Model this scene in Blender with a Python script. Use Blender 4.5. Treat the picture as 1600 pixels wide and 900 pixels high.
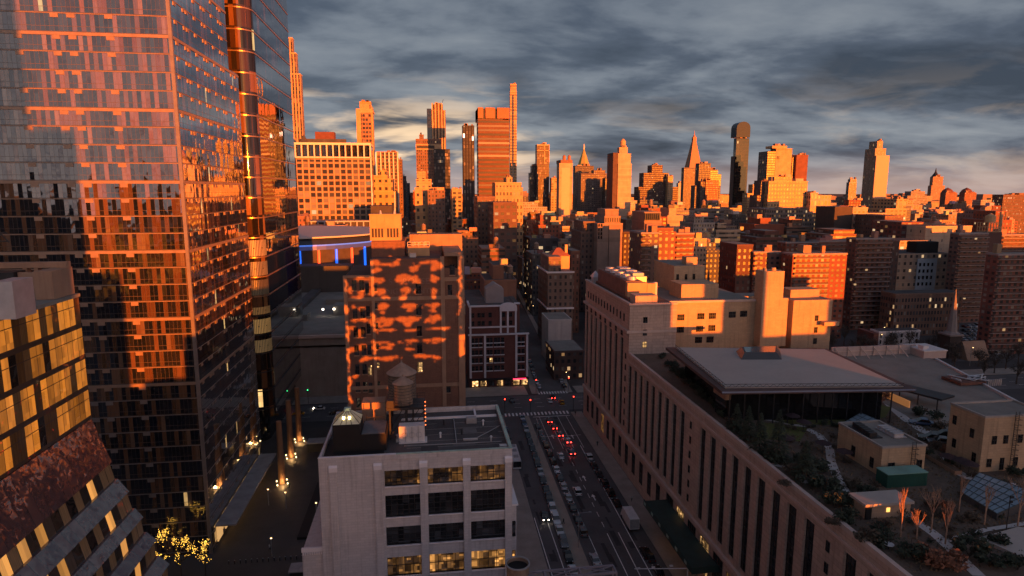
import bpy, bmesh, math, random
from mathutils import Vector, Matrix
R = math.radians
for o in list(bpy.data.objects): bpy.data.objects.remove(o, do_unlink=True)
scene = bpy.context.scene
COL = scene.collection

# ------------------------------------------------------------------ camera
cam_d = bpy.data.cameras.new("camera")
cam = bpy.data.objects.new("camera", cam_d); COL.objects.link(cam)
cam_d.sensor_width = 36.0
cam_d.lens = 990.0 / 1600.0 * 36.0
cam_d.clip_start = 0.5; cam_d.clip_end = 20000
cam.location = (0, 0, 85)
cam.rotation_euler = (R(90 - 8.786), 0, R(-7.67))
scene.camera = cam

# ------------------------------------------------------------------ sun
SUN_AZ, SUN_EL = R(25), R(2.2)      # the sun stands low behind the viewpoint, to the right of the street axis
to_sun = Vector((math.sin(SUN_AZ) * math.cos(SUN_EL), -math.cos(SUN_AZ) * math.cos(SUN_EL), math.sin(SUN_EL)))
sun_d = bpy.data.lights.new("sun", 'SUN')
sun_d.energy = 5.0; sun_d.angle = R(0.16); sun_d.color = (1.0, 0.205, 0.010)
sun = bpy.data.objects.new("sun", sun_d); COL.objects.link(sun)
sun.rotation_euler = to_sun.to_track_quat('Z', 'Y').to_euler()
sun.location = (0, 0, 400)

# ------------------------------------------------------------------ sky
world = bpy.data.worlds.new("World"); scene.world = world
world.use_nodes = True
NT = world.node_tree; NT.nodes.clear()
class NB:
    """small helper to write node maths as calls"""
    def __init__(s, nt): s.nt = nt
    def n(s, t, **k):
        q = s.nt.nodes.new(t)
        for a, b in k.items(): setattr(q, a, b)
        return q
    def _in(s, sock, v):
        if hasattr(v, 'is_output'): s.nt.links.new(v, sock)
        else:
            try: sock.default_value = v
            except TypeError: sock.default_value = (v, v, v)
    def m(s, op, a, b=0.0, c=0.0, clamp=False):
        q = s.n('ShaderNodeMath', operation=op, use_clamp=clamp)
        s._in(q.inputs[0], a); s._in(q.inputs[1], b); s._in(q.inputs[2], c)
        return q.outputs[0]
    def vm(s, op, a, b=(0, 0, 0), out=0):
        q = s.n('ShaderNodeVectorMath', operation=op)
        s._in(q.inputs[0], a); s._in(q.inputs[1], b)
        return q.outputs[out]
    def dot(s, a, b): return s.vm('DOT_PRODUCT', a, b, 1)
    def scale(s, a, f):
        q = s.n('ShaderNodeVectorMath', operation='SCALE'); s._in(q.inputs[0], a); s._in(q.inputs['Scale'], f)
        return q.outputs[0]
    def sep(s, a):
        q = s.n('ShaderNodeSeparateXYZ'); s._in(q.inputs[0], a); return q.outputs
    def comb(s, x, y, z):
        q = s.n('ShaderNodeCombineXYZ')
        for i, v in enumerate((x, y, z)): s._in(q.inputs[i], v)
        return q.outputs[0]
    def noise(s, vec, scale, detail=4, rough=.55, dist=0.0, out=0):
        q = s.n('ShaderNodeTexNoise'); s._in(q.inputs['Vector'], vec)
        q.inputs['Scale'].default_value = scale; q.inputs['Detail'].default_value = detail
        q.inputs['Roughness'].default_value = rough; q.inputs['Distortion'].default_value = dist
        return q.outputs[out]
    def white(s, vec, out=0):
        q = s.n('ShaderNodeTexWhiteNoise', noise_dimensions='3D'); s._in(q.inputs['Vector'], vec); return q.outputs[out]
    def ramp(s, f, stops, interp='LINEAR'):
        q = s.n('ShaderNodeValToRGB'); s._in(q.inputs[0], f); cr = q.color_ramp; cr.interpolation = interp
        while len(cr.elements) < len(stops): cr.elements.new(0.5)
        for e, (p, c) in zip(cr.elements, stops):
            e.position = p; e.color = tuple(c) + (1,) if len(c) == 3 else c
        return q.outputs[0]
    def smooth(s, v, a, b, lo=0.0, hi=1.0):
        q = s.n('ShaderNodeMapRange', interpolation_type='SMOOTHSTEP')
        for i, x in enumerate((v, a, b, lo, hi)): s._in(q.inputs[i], x)
        return q.outputs[0]
    def mix(s, f, a, b, blend='MIX'):
        q = s.n('ShaderNodeMix', data_type='RGBA', blend_type=blend)
        s._in(q.inputs[0], f)
        for i, v in ((6, a), (7, b)):
            if hasattr(v, 'is_output'): s.nt.links.new(v, q.inputs[i])
            else: q.inputs[i].default_value = tuple(v) + (1,) if len(v) == 3 else v
        return q.outputs[2]

w = NB(NT)
tc = w.n('ShaderNodeTexCoord').outputs['Generated']
d = w.vm('NORMALIZE', tc)
dx, dy, dz = w.sep(d)
sky = w.n('ShaderNodeTexSky', sky_type='NISHITA'); sky.sun_disc = False
sky.sun_elevation = SUN_EL; sky.sun_rotation = R(180) - SUN_AZ
sky.air_density = 1.0; sky.dust_density = 2.0; sky.ozone_density = 2.0
up = w.m('MAXIMUM', dz, 0.0)
inv = w.m('DIVIDE', 1.0, w.m('ADD', up, 0.17))
plane = w.comb(w.m('MULTIPLY', dx, inv), w.m('MULTIPLY', dy, inv), 0.0)
# broad stratocumulus rolls seen from below, plus finer tatters
rolls = w.noise(w.vm('MULTIPLY', plane, (0.80, 1.0, 1)), 1.5, 6, .5, .35)
tatters = w.noise(w.vm('ADD', w.vm('MULTIPLY', plane, (0.9, 1.2, 1)), (7.3, 2.1, 0)), 4.6, 5, .58, .2)
broad = w.noise(w.vm('ADD', plane, (31.0, 5.0, 0)), 0.5, 3, .5)
lum = w.m('ADD', w.m('MULTIPLY', rolls, 0.62), w.m('ADD', w.m('MULTIPLY', tatters, 0.17), w.m('MULTIPLY', broad, 0.3)))
cloud = w.ramp(lum, [(0.44, (0.034, 0.043, 0.063)), (0.53, (0.072, 0.086, 0.115)), (0.60, (0.145, 0.162, 0.19)), (0.69, (0.21, 0.225, 0.245)), (0.80, (0.30, 0.305, 0.31))])
# towards the horizon the sheet thins: cream breaks on the left of the street, dull rose on the right
low = w.smooth(dz, 0.19, 0.02)
az = w.m('DIVIDE', dx, w.m('MAXIMUM', w.m('ABSOLUTE', dy), 0.05))
leftish = w.smooth(az, 0.26, 0.02)
breaks = w.noise(w.comb(w.m('MULTIPLY', az, 5.0), w.m('MULTIPLY', dz, 26.0), 1.7), 1.0, 5, .55, .3)
gap = w.m('MULTIPLY', w.m('MULTIPLY', w.smooth(breaks, 0.49, 0.66), low), w.m('ADD', w.m('MULTIPLY', leftish, 0.85), 0.15))
cloud = w.mix(1.0, cloud, w.mix(w.smooth(dz, 0.05, 0.42), (0.76, 0.77, 0.79), (0.52, 0.545, 0.58)), 'MULTIPLY')
cloud = w.mix(gap, cloud, (0.80, 0.56, 0.34))
rose = w.m('MULTIPLY', w.smooth(dz, 0.06, -0.005), 0.6)
cloud = w.mix(rose, cloud, (0.38, 0.26, 0.22))
# the western half, behind the viewpoint, is broken cloud with clear evening sky and the glow round the sun
sunward = w.dot(d, tuple(to_sun))
west = w.smooth(sunward, -0.15, 0.75)
clear = w.mix(w.smooth(dz, 0.02, 0.75), (0.50, 0.41, 0.38), (0.085, 0.13, 0.22))
westcol = w.mix(w.smooth(lum, 0.5, 0.66), clear, w.mix(0.5, cloud, (0.27, 0.245, 0.265)))
westcol = w.mix(1.0, westcol, (0.92, 0.91, 0.97), 'MULTIPLY')
glow = w.m('POWER', w.m('MAXIMUM', sunward, 0.0), 36.0)
westcol = w.mix(w.m('MULTIPLY', glow, 0.8), westcol, (2.6, 1.1, 0.35))
allsky = w.mix(west, cloud, westcol)
# the clear part of the picture comes from the sky model, the cloud deck lies under it
nish = w.mix(1.0, sky.outputs[0], (0.10, 0.10, 0.10), 'MULTIPLY')
veil = w.mix(0.90, nish, allsky)
below = w.smooth(dz, -0.01, -0.06)
final = w.mix(below, veil, (0.05, 0.045, 0.045))
bg = w.n('ShaderNodeBackground'); NT.links.new(w.mix(1.0, final, (10.0, 10.0, 10.0), 'MULTIPLY'), bg.inputs[0])
bg.inputs[1].default_value = 0.077
NT.links.new(bg.outputs[0], w.n('ShaderNodeOutputWorld').inputs[0])

vs = scene.view_settings
vs.view_transform = 'Standard'; vs.look = 'None'; vs.gamma = 1.0; vs.exposure = 1.35; vs.use_curve_mapping = False
scene.cycles.max_bounces = 5; scene.cycles.diffuse_bounces = 2; scene.cycles.glossy_bounces = 4
scene.cycles.transmission_bounces = 2; scene.cycles.transparent_max_bounces = 4
scene.cycles.sample_clamp_indirect = 4.0; scene.cycles.blur_glossy = 0.3
scene.cycles.caustics_reflective = False; scene.cycles.caustics_refractive = False
scene.cycles.use_denoising = True
scene.cycles.use_adaptive_sampling = True; scene.cycles.adaptive_threshold = 0.02

# ------------------------------------------------------------------ helpers
rng = random.Random(7)
class MB:
    """collects geometry in world metres; build() makes ONE mesh object of it"""
    def __init__(s): s.v = []; s.f = []; s.mi = []
    def poly(s, pts, mi=0):
        b = len(s.v); s.v += [tuple(p) for p in pts]; s.f.append(tuple(range(b, b + len(pts)))); s.mi.append(mi)
    def box(s, x0, x1, y0, y1, z0, z1, mi=0, top=None, bottom=True):
        if x1 < x0: x0, x1 = x1, x0
        if y1 < y0: y0, y1 = y1, y0
        b = len(s.v)
        s.v += [(x0, y0, z0), (x1, y0, z0), (x1, y1, z0), (x0, y1, z0), (x0, y0, z1), (x1, y0, z1), (x1, y1, z1), (x0, y1, z1)]
        fs = [(0, 1, 5, 4), (1, 2, 6, 5), (2, 3, 7, 6), (3, 0, 4, 7), (4, 5, 6, 7)] + ([(3, 2, 1, 0)] if bottom else [])
        for i, f in enumerate(fs):
            s.f.append(tuple(b + k for k in f)); s.mi.append(top if (i == 4 and top is not None) else mi)
    def hexa(s, lo, hi, mi=0):
        """four low points and four high points, counter-clockwise from above"""
        b = len(s.v); n = len(lo); s.v += [tuple(p) for p in lo] + [tuple(p) for p in hi]
        for i in range(n):
            j = (i + 1) % n; s.f.append((b + i, b + j, b + n + j, b + n + i)); s.mi.append(mi)
        s.f.append(tuple(b + n + i for i in range(n))); s.mi.append(mi)
        s.f.append(tuple(b + i for i in reversed(range(n)))); s.mi.append(mi)
    def prism(s, poly, z0, z1, mi=0):
        s.hexa([(x, y, z0) for x, y in poly], [(x, y, z1) for x, y in poly], mi)
    def cyl(s, cx, cy, z0, z1, r0, r1=None, n=16, mi=0, cap=True):
        r1 = r0 if r1 is None else r1
        b = len(s.v)
        for z, r in ((z0, r0), (z1, r1)):
            for i in range(n):
                a = 2 * math.pi * i / n; s.v.append((cx + r * math.cos(a), cy + r * math.sin(a), z))
        for i in range(n):
            j = (i + 1) % n; s.f.append((b + i, b + j, b + n + j, b + n + i)); s.mi.append(mi)
        if cap:
            s.f.append(tuple(b + n + i for i in range(n))); s.mi.append(mi)
            s.f.append(tuple(b + i for i in reversed(range(n)))); s.mi.append(mi)
    def tube(s, p, q, r, n=6, mi=0, r1=None):
        p = Vector(p); q = Vector(q); a = (q - p)
        if a.length < 1e-6: return
        a.normalize(); u = a.orthogonal().normalized(); w_ = a.cross(u); b = len(s.v)
        for c, rr in ((p, r), (q, r if r1 is None else r1)):
            for i in range(n):
                t = 2 * math.pi * i / n; s.v.append(tuple(c + (u * math.cos(t) + w_ * math.sin(t)) * rr))
        for i in range(n):
            j = (i + 1) % n; s.f.append((b + i, b + j, b + n + j, b + n + i)); s.mi.append(mi)
        s.f.append(tuple(b + n + i for i in range(n))); s.mi.append(mi)
        s.f.append(tuple(b + i for i in reversed(range(n)))); s.mi.append(mi)
    def bar(s, p, q, w_, h, mi=0):
        """square bar between two points"""
        p = Vector(p); q = Vector(q); a = (q - p).normalized()
        side = a.cross(Vector((0, 0, 1)))
        side = Vector((1, 0, 0)) if side.length < 1e-4 else side.normalized()
        upv = side.cross(a)
        c = [side * (i * w_ / 2) + upv * (j * h / 2) for i, j in ((-1, -1), (1, -1), (1, 1), (-1, 1))]
        b = len(s.v); s.v += [tuple(p + k) for k in c] + [tuple(q + k) for k in c]
        for i in range(4):
            j = (i + 1) % 4; s.f.append((b + i, b + j, b + 4 + j, b + 4 + i)); s.mi.append(mi)
        s.f.append((b + 3, b + 2, b + 1, b)); s.mi.append(mi); s.f.append((b + 4, b + 5, b + 6, b + 7)); s.mi.append(mi)
    def build(s, name, mats, parent=None, smooth=False, loc=None):
        me = bpy.data.meshes.new(name)
        o0 = Vector(loc) if loc is not None else (wloc(parent) if parent else Vector((0, 0, 0)))
        me.from_pydata([tuple(Vector(p) - o0) for p in s.v], [], s.f)
        mats = mats if isinstance(mats, (list, tuple)) else [mats]
        for m_ in mats: me.materials.append(m_)
        me.polygons.foreach_set('material_index', s.mi)
        if smooth: me.polygons.foreach_set('use_smooth', [True] * len(s.f))
        bm = bmesh.new(); bm.from_mesh(me); bmesh.ops.recalc_face_normals(bm, faces=bm.faces); bm.to_mesh(me); bm.free()
        o = bpy.data.objects.new(name, me); COL.objects.link(o)
        if parent: o.parent = parent; o.location = o0 - wloc(parent)
        else: o.location = o0
        return o
def wloc(o):
    v = Vector((0, 0, 0))
    while o is not None: v += Vector(o.location); o = o.parent
    return v
def thing(name, label, cat, loc=(0, 0, 0), group=None, rz=0.0):
    o = bpy.data.objects.new(name, None); COL.objects.link(o)
    o.location = loc; o.rotation_euler = (0, 0, rz); o.empty_display_size = 0.5
    return tag(o, label, cat, group)
def tag(o, label=None, cat=None, group=None, kind=None):
    for k, v in (('label', label), ('category', cat), ('group', group), ('kind', kind)):
        if v: o[k] = v
    return o
def struct(name, mb, mats, **k):
    return tag(mb.build(name, mats, **k), kind='structure')
def dup(root, loc, rz=None, label=None, group=None, deep=True):
    r = root.copy(); COL.objects.link(r); r.location = loc
    if rz is not None: r.rotation_euler = (0, 0, rz)
    if label: r['label'] = label
    if group: r['group'] = group
    def rec(src, dst):
        for ch in KIDS.setdefault(src.name, [c for c in bpy.data.objects if c.parent == src]):
            c = ch.copy(); COL.objects.link(c); c.parent = dst; rec(ch, c)
    rec(root, r)
    return r
KIDS = {}

# ------------------------------------------------------------------ materials
MATS = {}
def principled(m_):
    return next(n for n in m_.node_tree.nodes if n.type == 'BSDF_PRINCIPLED')
def mat(name, col, rough=.75, metal=0.0, var=.18, scale=.35, streak=0.0, bump=0.0, emit=None, power=0.0, spec=.5, fine=0.0, course=None):
    """plain weathered surface: noise over object coordinates varies the colour; streak adds vertical rain stains"""
    if name in MATS: return MATS[name]
    m_ = bpy.data.materials.new(name); m_.use_nodes = True; MATS[name] = m_
    nb = NB(m_.node_tree); p = principled(m_)
    tcn = nb.n('ShaderNodeTexCoord'); co = tcn.outputs['Object']
    n1 = nb.noise(co, scale, 6, .6)
    f = n1
    if fine: f = nb.m('ADD', nb.m('MULTIPLY', n1, 1 - fine), nb.m('MULTIPLY', nb.noise(co, scale * 14, 3, .6), fine))
    c = Vector(col)
    lo, hi = tuple(c * (1 - var * 1.6)), tuple(c * (1 + var * 1.4))
    colr = nb.ramp(f, [(0.25, lo), (0.5, tuple(c)), (0.75, hi)])
    if streak:
        st = nb.noise(nb.vm('MULTIPLY', co, (1, 1, .06)), 1.3, 4, .6)
        colr = nb.mix(nb.m('MULTIPLY', nb.smooth(st, .5, .72), streak), colr, tuple(c * .45))
    if course:
        _, u_, v_, side_, _ = face_uv(nb)
        bt = nb.n('ShaderNodeTexBrick'); nb._in(bt.inputs['Vector'], nb.comb(u_, v_, 0.0)); bt.inputs['Scale'].default_value = 1.0
        bt.inputs['Brick Width'].default_value = course[0]; bt.inputs['Row Height'].default_value = course[1]; bt.inputs['Mortar Size'].default_value = course[1] * .05
        bt.inputs['Color1'].default_value = (.86, .86, .87, 1); bt.inputs['Color2'].default_value = (1.12, 1.1, 1.08, 1); bt.inputs['Mortar'].default_value = (.62, .6, .6, 1)
        colr = nb.mix(nb.m('MULTIPLY', side_, course[2]), colr, nb.mix(1.0, colr, bt.outputs['Color'], 'MULTIPLY'))
    m_.node_tree.links.new(colr, p.inputs['Base Color'])
    p.inputs['Roughness'].default_value = rough; p.inputs['Metallic'].default_value = metal
    p.inputs['Specular IOR Level'].default_value = spec
    if bump:
        b = nb.n('ShaderNodeBump'); b.inputs['Strength'].default_value = bump; b.inputs['Distance'].default_value = .1
        nb._in(b.inputs['Height'], nb.noise(co, scale * 6, 5, .6)); m_.node_tree.links.new(b.outputs[0], p.inputs['Normal'])
    if emit:
        p.inputs['Emission Color'].default_value = tuple(emit) + (1,); p.inputs['Emission Strength'].default_value = power * .72
    return m_
def lamp_mat(name, col, power):
    return mat(name, tuple(min(.8, c) for c in col), .4, 0, 0.02, emit=col, power=power)

def face_uv(nb):
    """metres along a wall and up it, from object coordinates, for walls facing any side"""
    tcn = nb.n('ShaderNodeTexCoord')
    x, y, z = nb.sep(tcn.outputs['Object'])
    nx, ny, nz = nb.sep(tcn.outputs['Normal'])
    alongx = nb.m('GREATER_THAN', nb.m('ABSOLUTE', ny), nb.m('ABSOLUTE', nx))
    u = nb.m('ADD', nb.m('MULTIPLY', x, alongx), nb.m('MULTIPLY', y, nb.m('SUBTRACT', 1.0, alongx)))
    side = nb.m('LESS_THAN', nb.m('ABSOLUTE', nz), 0.5)
    return tcn, u, z, side, alongx
def attr(nb, n_):
    q = nb.n('ShaderNodeAttribute', attribute_type='OBJECT', attribute_name=n_); return q.outputs['Fac']

def make_city_facade():
    """wall with a grid of windows; bay, storey and window size come from the object's own properties"""
    m_ = bpy.data.materials.new("city_facade"); m_.use_nodes = True
    nb = NB(m_.node_tree); p = principled(m_)
    tcn, u, v, side, alongx = face_uv(nb)
    oi = nb.n('ShaderNodeObjectInfo'); wall = oi.outputs['Color']; rnd = oi.outputs['Random']
    bay, flr, ww, wh, lit = [attr(nb, a) for a in ('bay', 'storey', 'window_width', 'window_height', 'lit_share')]
    ub = nb.m('DIVIDE', u, bay); vb = nb.m('DIVIDE', v, flr)
    uc = nb.m('ABSOLUTE', nb.m('SUBTRACT', nb.m('FRACT', ub), .5)); vf = nb.m('FRACT', vb)
    vc = nb.m('ABSOLUTE', nb.m('SUBTRACT', vf, .52))
    inu = nb.m('LESS_THAN', uc, nb.m('MULTIPLY', ww, .5)); inv_ = nb.m('LESS_THAN', vc, nb.m('MULTIPLY', wh, .5))
    win = nb.m('MULTIPLY', nb.m('MULTIPLY', inu, inv_), side)
    cell = nb.comb(nb.m('FLOOR', ub), nb.m('FLOOR', vb), nb.m('ADD', nb.m('MULTIPLY', rnd, 57.0), nb.m('MULTIPLY', alongx, 3.0)))
    r1 = nb.white(cell); r2 = nb.white(nb.vm('ADD', cell, (11.3, 5.1, 2.2)))
    # sill line: pale strip under the window
    glass = nb.ramp(r1, [(0.0, (.012, .014, .018)), (.55, (.02, .022, .027)), (.72, (.05, .05, .052)), (.9, (.16, .14, .12)), (1.0, (.3, .27, .23))])
    co = tcn.outputs['Object']
    n1 = nb.noise(co, .12, 5, .6); st = nb.noise(nb.vm('MULTIPLY', co, (1, 1, .07)), .5, 4, .6)
    wcol = nb.mix(1.0, wall, nb.ramp(n1, [(.25, (.72, .72, .74)), (.75, (1.22, 1.2, 1.16))]), 'MULTIPLY')
    wcol = nb.mix(nb.m('MULTIPLY', nb.smooth(st, .52, .75), .4), wcol, nb.mix(1.0, wall, (.5, .48, .48), 'MULTIPLY'))
    # storey courses read as a faint darker joint
    joint = nb.m('MULTIPLY', nb.m('LESS_THAN', vf, .06), nb.m('MULTIPLY', side, .22))
    wcol = nb.mix(joint, wcol, (.05, .045, .04))
    col = nb.mix(win, wcol, glass)
    L = m_.node_tree.links
    L.new(col, p.inputs['Base Color'])
    L.new(nb.m('SUBTRACT', .85, nb.m('MULTIPLY', win, .50)), p.inputs['Roughness'])
    on = nb.m('MULTIPLY', win, nb.m('LESS_THAN', r2, lit))
    L.new(nb.mix(r1, (1.0, .45, .14), (1.0, .70, .38)), p.inputs['Emission Color'])
    L.new(nb.m('MULTIPLY', on, nb.m('ADD', .04, nb.m('MULTIPLY', r1, .26))), p.inputs['Emission Strength'])
    bmp = nb.n('ShaderNodeBump'); bmp.inputs['Strength'].default_value = .6; bmp.inputs['Distance'].default_value = .25
    nb._in(bmp.inputs['Height'], nb.m('SUBTRACT', 1.0, win)); L.new(bmp.outputs[0], p.inputs['Normal'])
    return m_
FACADE = make_city_facade()

def make_glass(name, pane, floor_h, spandrel, stops, tilt=.012, wave=.02, ior=2.2, lit=.02, frame=(.05, .045, .045), blind_lit=(1.0, .6, .22), power=.8, rough=.03, zphase=0.0, transom=0.0):
    """curtain wall: panes of their own slight tilt, so reflections break from pane to pane; curtains and blinds behind"""
    m_ = bpy.data.materials.new(name); m_.use_nodes = True
    nb = NB(m_.node_tree); p = principled(m_); L = m_.node_tree.links
    tcn, u, v, side, alongx = face_uv(nb)
    v = nb.m('ADD', v, zphase)
    ub = nb.m('DIVIDE', u, pane); vb = nb.m('DIVIDE', v, floor_h)
    uf = nb.m('FRACT', ub); vf = nb.m('FRACT', vb)
    cell = nb.comb(nb.m('FLOOR', ub), nb.m('FLOOR', vb), alongx)
    r = nb.white(cell, 1); r1 = nb.white(cell); r2 = nb.white(nb.vm('ADD', cell, (3.7, 9.1, 4.4)))
    pair = nb.white(nb.comb(nb.m('FLOOR', nb.m('DIVIDE', ub, 3.0)), nb.m('FLOOR', vb), 8.0))
    base = nb.ramp(nb.m('ADD', nb.m('MULTIPLY', r1, .6), nb.m('MULTIPLY', pair, .4)), stops, 'CONSTANT')
    fold = nb.noise(nb.comb(nb.m('MULTIPLY', u, 9.0), nb.m('MULTIPLY', v, .3), 0.0), 1.0, 2, .5)
    base = nb.mix(1.0, base, nb.ramp(fold, [(.3, (.72, .72, .72)), (.7, (1.2, 1.2, 1.2))]), 'MULTIPLY')
    isframe = nb.m('MAXIMUM', nb.m('LESS_THAN', nb.m('MULTIPLY', nb.m('ABSOLUTE', nb.m('SUBTRACT', uf, .5)), -1.0), -.47), nb.m('LESS_THAN', vf, spandrel))
    if transom: isframe = nb.m('MAXIMUM', isframe, nb.m('LESS_THAN', nb.m('ABSOLUTE', nb.m('SUBTRACT', vf, transom)), .012))
    col = nb.mix(isframe, base, frame)
    L.new(col, p.inputs['Base Color'])
    p.inputs['Roughness'].default_value = rough
    L.new(nb.m('SUBTRACT', ior, nb.m('MULTIPLY', isframe, ior - 1.6)), p.inputs['IOR'])
    on = nb.m('MULTIPLY', nb.m('LESS_THAN', r2, lit), nb.m('SUBTRACT', 1.0, isframe))
    p.inputs['Emission Color'].default_value = tuple(blind_lit) + (1,)
    sub_ = nb.white(nb.comb(nb.m('FLOOR', nb.m('MULTIPLY', ub, 2.0)), nb.m('FLOOR', nb.m('MULTIPLY', vb, 3.0)), 4.0))
    spot = nb.m('MULTIPLY', nb.m('ADD', .3, nb.m('MULTIPLY', r1, .7)), nb.m('ADD', .55, nb.m('MULTIPLY', sub_, .45)))
    L.new(nb.m('MULTIPLY', nb.m('MULTIPLY', on, power), spot), p.inputs['Emission Strength'])
    geo = nb.n('ShaderNodeNewGeometry')
    t1 = nb.scale(nb.vm('SUBTRACT', r, (.5, .5, .5)), tilt * 2)
    wv = nb.scale(nb.vm('SUBTRACT', nb.noise(nb.vm('ADD', tcn.outputs['Object'], nb.scale(r, 40.0)), .55, 1, .4, 0, 1), (.5, .5, .5)), wave * 2)
    L.new(nb.vm('NORMALIZE', nb.vm('ADD', geo.outputs['Normal'], nb.vm('ADD', t1, wv))), p.inputs['Normal'])
    return m_

# ------------------------------------------------------------------ shared materials
m_asphalt = mat("asphalt", (.092, .087, .089), .8, var=.28, scale=.12, fine=.3)
m_ground = mat("city_ground", (.05, .048, .05), .9, var=.3, scale=.05)
m_conc = mat("pavement_concrete", (.30, .26, .225), .85, var=.2, scale=.25, fine=.3)
m_paint = mat("road_paint", (.76, .74, .72), .7, var=.18, scale=.8)
m_median = mat("median_concrete", (.34, .285, .235), .85, var=.15, scale=.3, fine=.3)
m_white = mat("white_painted_brick", (.52, .485, .49), .8, var=.09, scale=.22, streak=.45, fine=.4, course=(1.2, .42, .5))
m_whitecap = mat("white_stone_trim", (.70, .66, .68), .7, var=.06, scale=.4)
m_tan = mat("tan_brick", (.42, .29, .20), .85, var=.14, scale=.2, streak=.35, fine=.4, course=(1.0, .36, .5))
m_tan2 = mat("buff_brick", (.46, .32, .20), .85, var=.14, scale=.2, streak=.4, fine=.4, course=(1.2, .45, .5))
m_limest = mat("pink_limestone", (.50, .36, .29), .85, var=.14, scale=.12, streak=.45, fine=.4, course=(2.4, .9, .7))
m_limetrim = mat("limestone_trim", (.56, .42, .36), .8, var=.1, scale=.3, streak=.15)
m_brickred = mat("dark_red_brick", (.16, .062, .05), .85, var=.2, scale=.3, streak=.2, fine=.4, course=(1.0, .4, .5))
m_brickbrn = mat("brown_brick", (.20, .10, .068), .88, var=.22, scale=.16, streak=.35, fine=.5, course=(1.2, .5, .5))
m_bricktrim = mat("tan_brick_trim", (.34, .21, .14), .85, var=.14, scale=.3, streak=.3)
m_roofdark = mat("tar_roof", (.07, .066, .067), .85, var=.42, scale=.18, fine=.3)
m_rooftan = mat("gravel_roof", (.22, .20, .175), .9, var=.22, scale=.15, fine=.3)
m_roofpale = mat("pale_roof", (.42, .37, .33), .85, var=.1, scale=.08, fine=.3)
m_black = mat("black_painted_wall", (.006, .006, .007), .75, var=.3)
m_steel = mat("dark_steel", (.03, .03, .034), .5, metal=.3, var=.3)
m_grey = mat("grey_metal", (.32, .32, .33), .5, metal=.4, var=.15, scale=.8)
m_galv = mat("galvanised_metal", (.50, .49, .50), .45, metal=.5, var=.12, scale=.6)
m_pale = mat("pale_painted_metal", (.60, .57, .57), .55, var=.1, scale=.7, streak=.2)
m_copper = mat("verdigris_coping", (.33, .44, .38), .7, var=.25, scale=.7)
m_band = mat("bronze_panel", (.34, .23, .165), .45, metal=.35, var=.12, scale=.6)
m_bandgrey_shade = mat("grey_bronze_panel", (.26, .22, .20), .4, metal=.4, var=.12, scale=.6)
m_wood = mat("weathered_wood", (.22, .155, .115), .85, var=.25, scale=1.2, streak=.6)
m_green = mat("green_canopy", (.014, .042, .038), .6, var=.2, scale=.5)
m_lightwarm = lamp_mat("warm_lamp", (1.0, .58, .22), 5.0)
m_lightwhite = lamp_mat("white_lamp", (1.0, .86, .68), 5.0)
m_lightred = lamp_mat("red_lamp", (1.0, .03, .015), 9.0)
m_lightgreen = lamp_mat("green_lamp", (.05, .9, .25), 2.5)
m_lightdim = lamp_mat("dim_warm_lamp", (1.0, .5, .16), 1.6)
def make_pane(name, litp, tone=(.02, .022, .026), power=.6, cell=.9, cellv=1.2, warm=(1.0, .55, .2)):
    """glass of one window: dark reflecting panes, some with blinds, a share of them lit from inside"""
    m_ = bpy.data.materials.new(name); m_.use_nodes = True
    nb = NB(m_.node_tree); p = principled(m_); L = m_.node_tree.links
    tcn, u, v, side, alongx = face_uv(nb)
    oi = nb.n('ShaderNodeObjectInfo')
    c = nb.comb(nb.m('FLOOR', nb.m('DIVIDE', u, cell)), nb.m('FLOOR', nb.m('DIVIDE', v, cellv)), nb.m('MULTIPLY', oi.outputs['Random'], 91.0))
    r1 = nb.white(c); r2 = nb.white(nb.vm('ADD', c, (5.5, 2.5, 9.9))); r3 = nb.white(c, 1)
    L.new(nb.ramp(r1, [(0, tuple(x * .5 for x in tone)), (.5, tone), (.75, tuple(x * 2.0 for x in tone)), (.93, tuple(x * 2.6 for x in tone)), (1, tuple(x * 3.4 for x in tone))]), p.inputs['Base Color'])
    p.inputs['Roughness'].default_value = .06; p.inputs['IOR'].default_value = 1.7
    p.inputs['Emission Color'].default_value = tuple(warm) + (1,)
    roomlit = nb.m('LESS_THAN', oi.outputs['Random'], litp)
    def blocks(w_, h_, k): return nb.white(nb.comb(nb.m('FLOOR', nb.m('DIVIDE', u, w_)), nb.m('FLOOR', nb.m('DIVIDE', v, h_)), nb.m('ADD', nb.m('MULTIPLY', oi.outputs['Random'], 31.0), k)))
    # rooms of their own brightness, with darker furniture low down and bright ceilings lights here and there
    part = nb.m('MULTIPLY', nb.smooth(blocks(2.3, 60, 1.0), .15, .9, .12, 1.0), nb.m('ADD', .25, nb.m('MULTIPLY', blocks(.45, .7, 2.0), .75)))
    keep = nb.m('ADD', nb.smooth(blocks(.9, 1.1, 3.0), .2, .5, .15, .8), nb.smooth(blocks(.6, .35, 5.0), .93, .95, 0.0, 2.0))
    L.new(nb.m('MULTIPLY', nb.m('MULTIPLY', roomlit, power), nb.m('MULTIPLY', part, keep)), p.inputs['Emission Strength'])
    geo = nb.n('ShaderNodeNewGeometry')
    L.new(nb.vm('NORMALIZE', nb.vm('ADD', geo.outputs['Normal'], nb.scale(nb.vm('SUBTRACT', r3, (.5, .5, .5)), .04))), p.inputs['Normal'])
    return m_
m_pane = make_pane("window_glass", .06)
m_panelit = make_pane("window_glass_lit", .75, power=.45, warm=(1.0, .44, .11))
m_panedim = make_pane("window_glass_dim", 1.1, power=.10, warm=(1.0, .42, .10))
m_panedark = make_pane("window_glass_dark", .0, tone=(.012, .013, .015))

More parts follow.
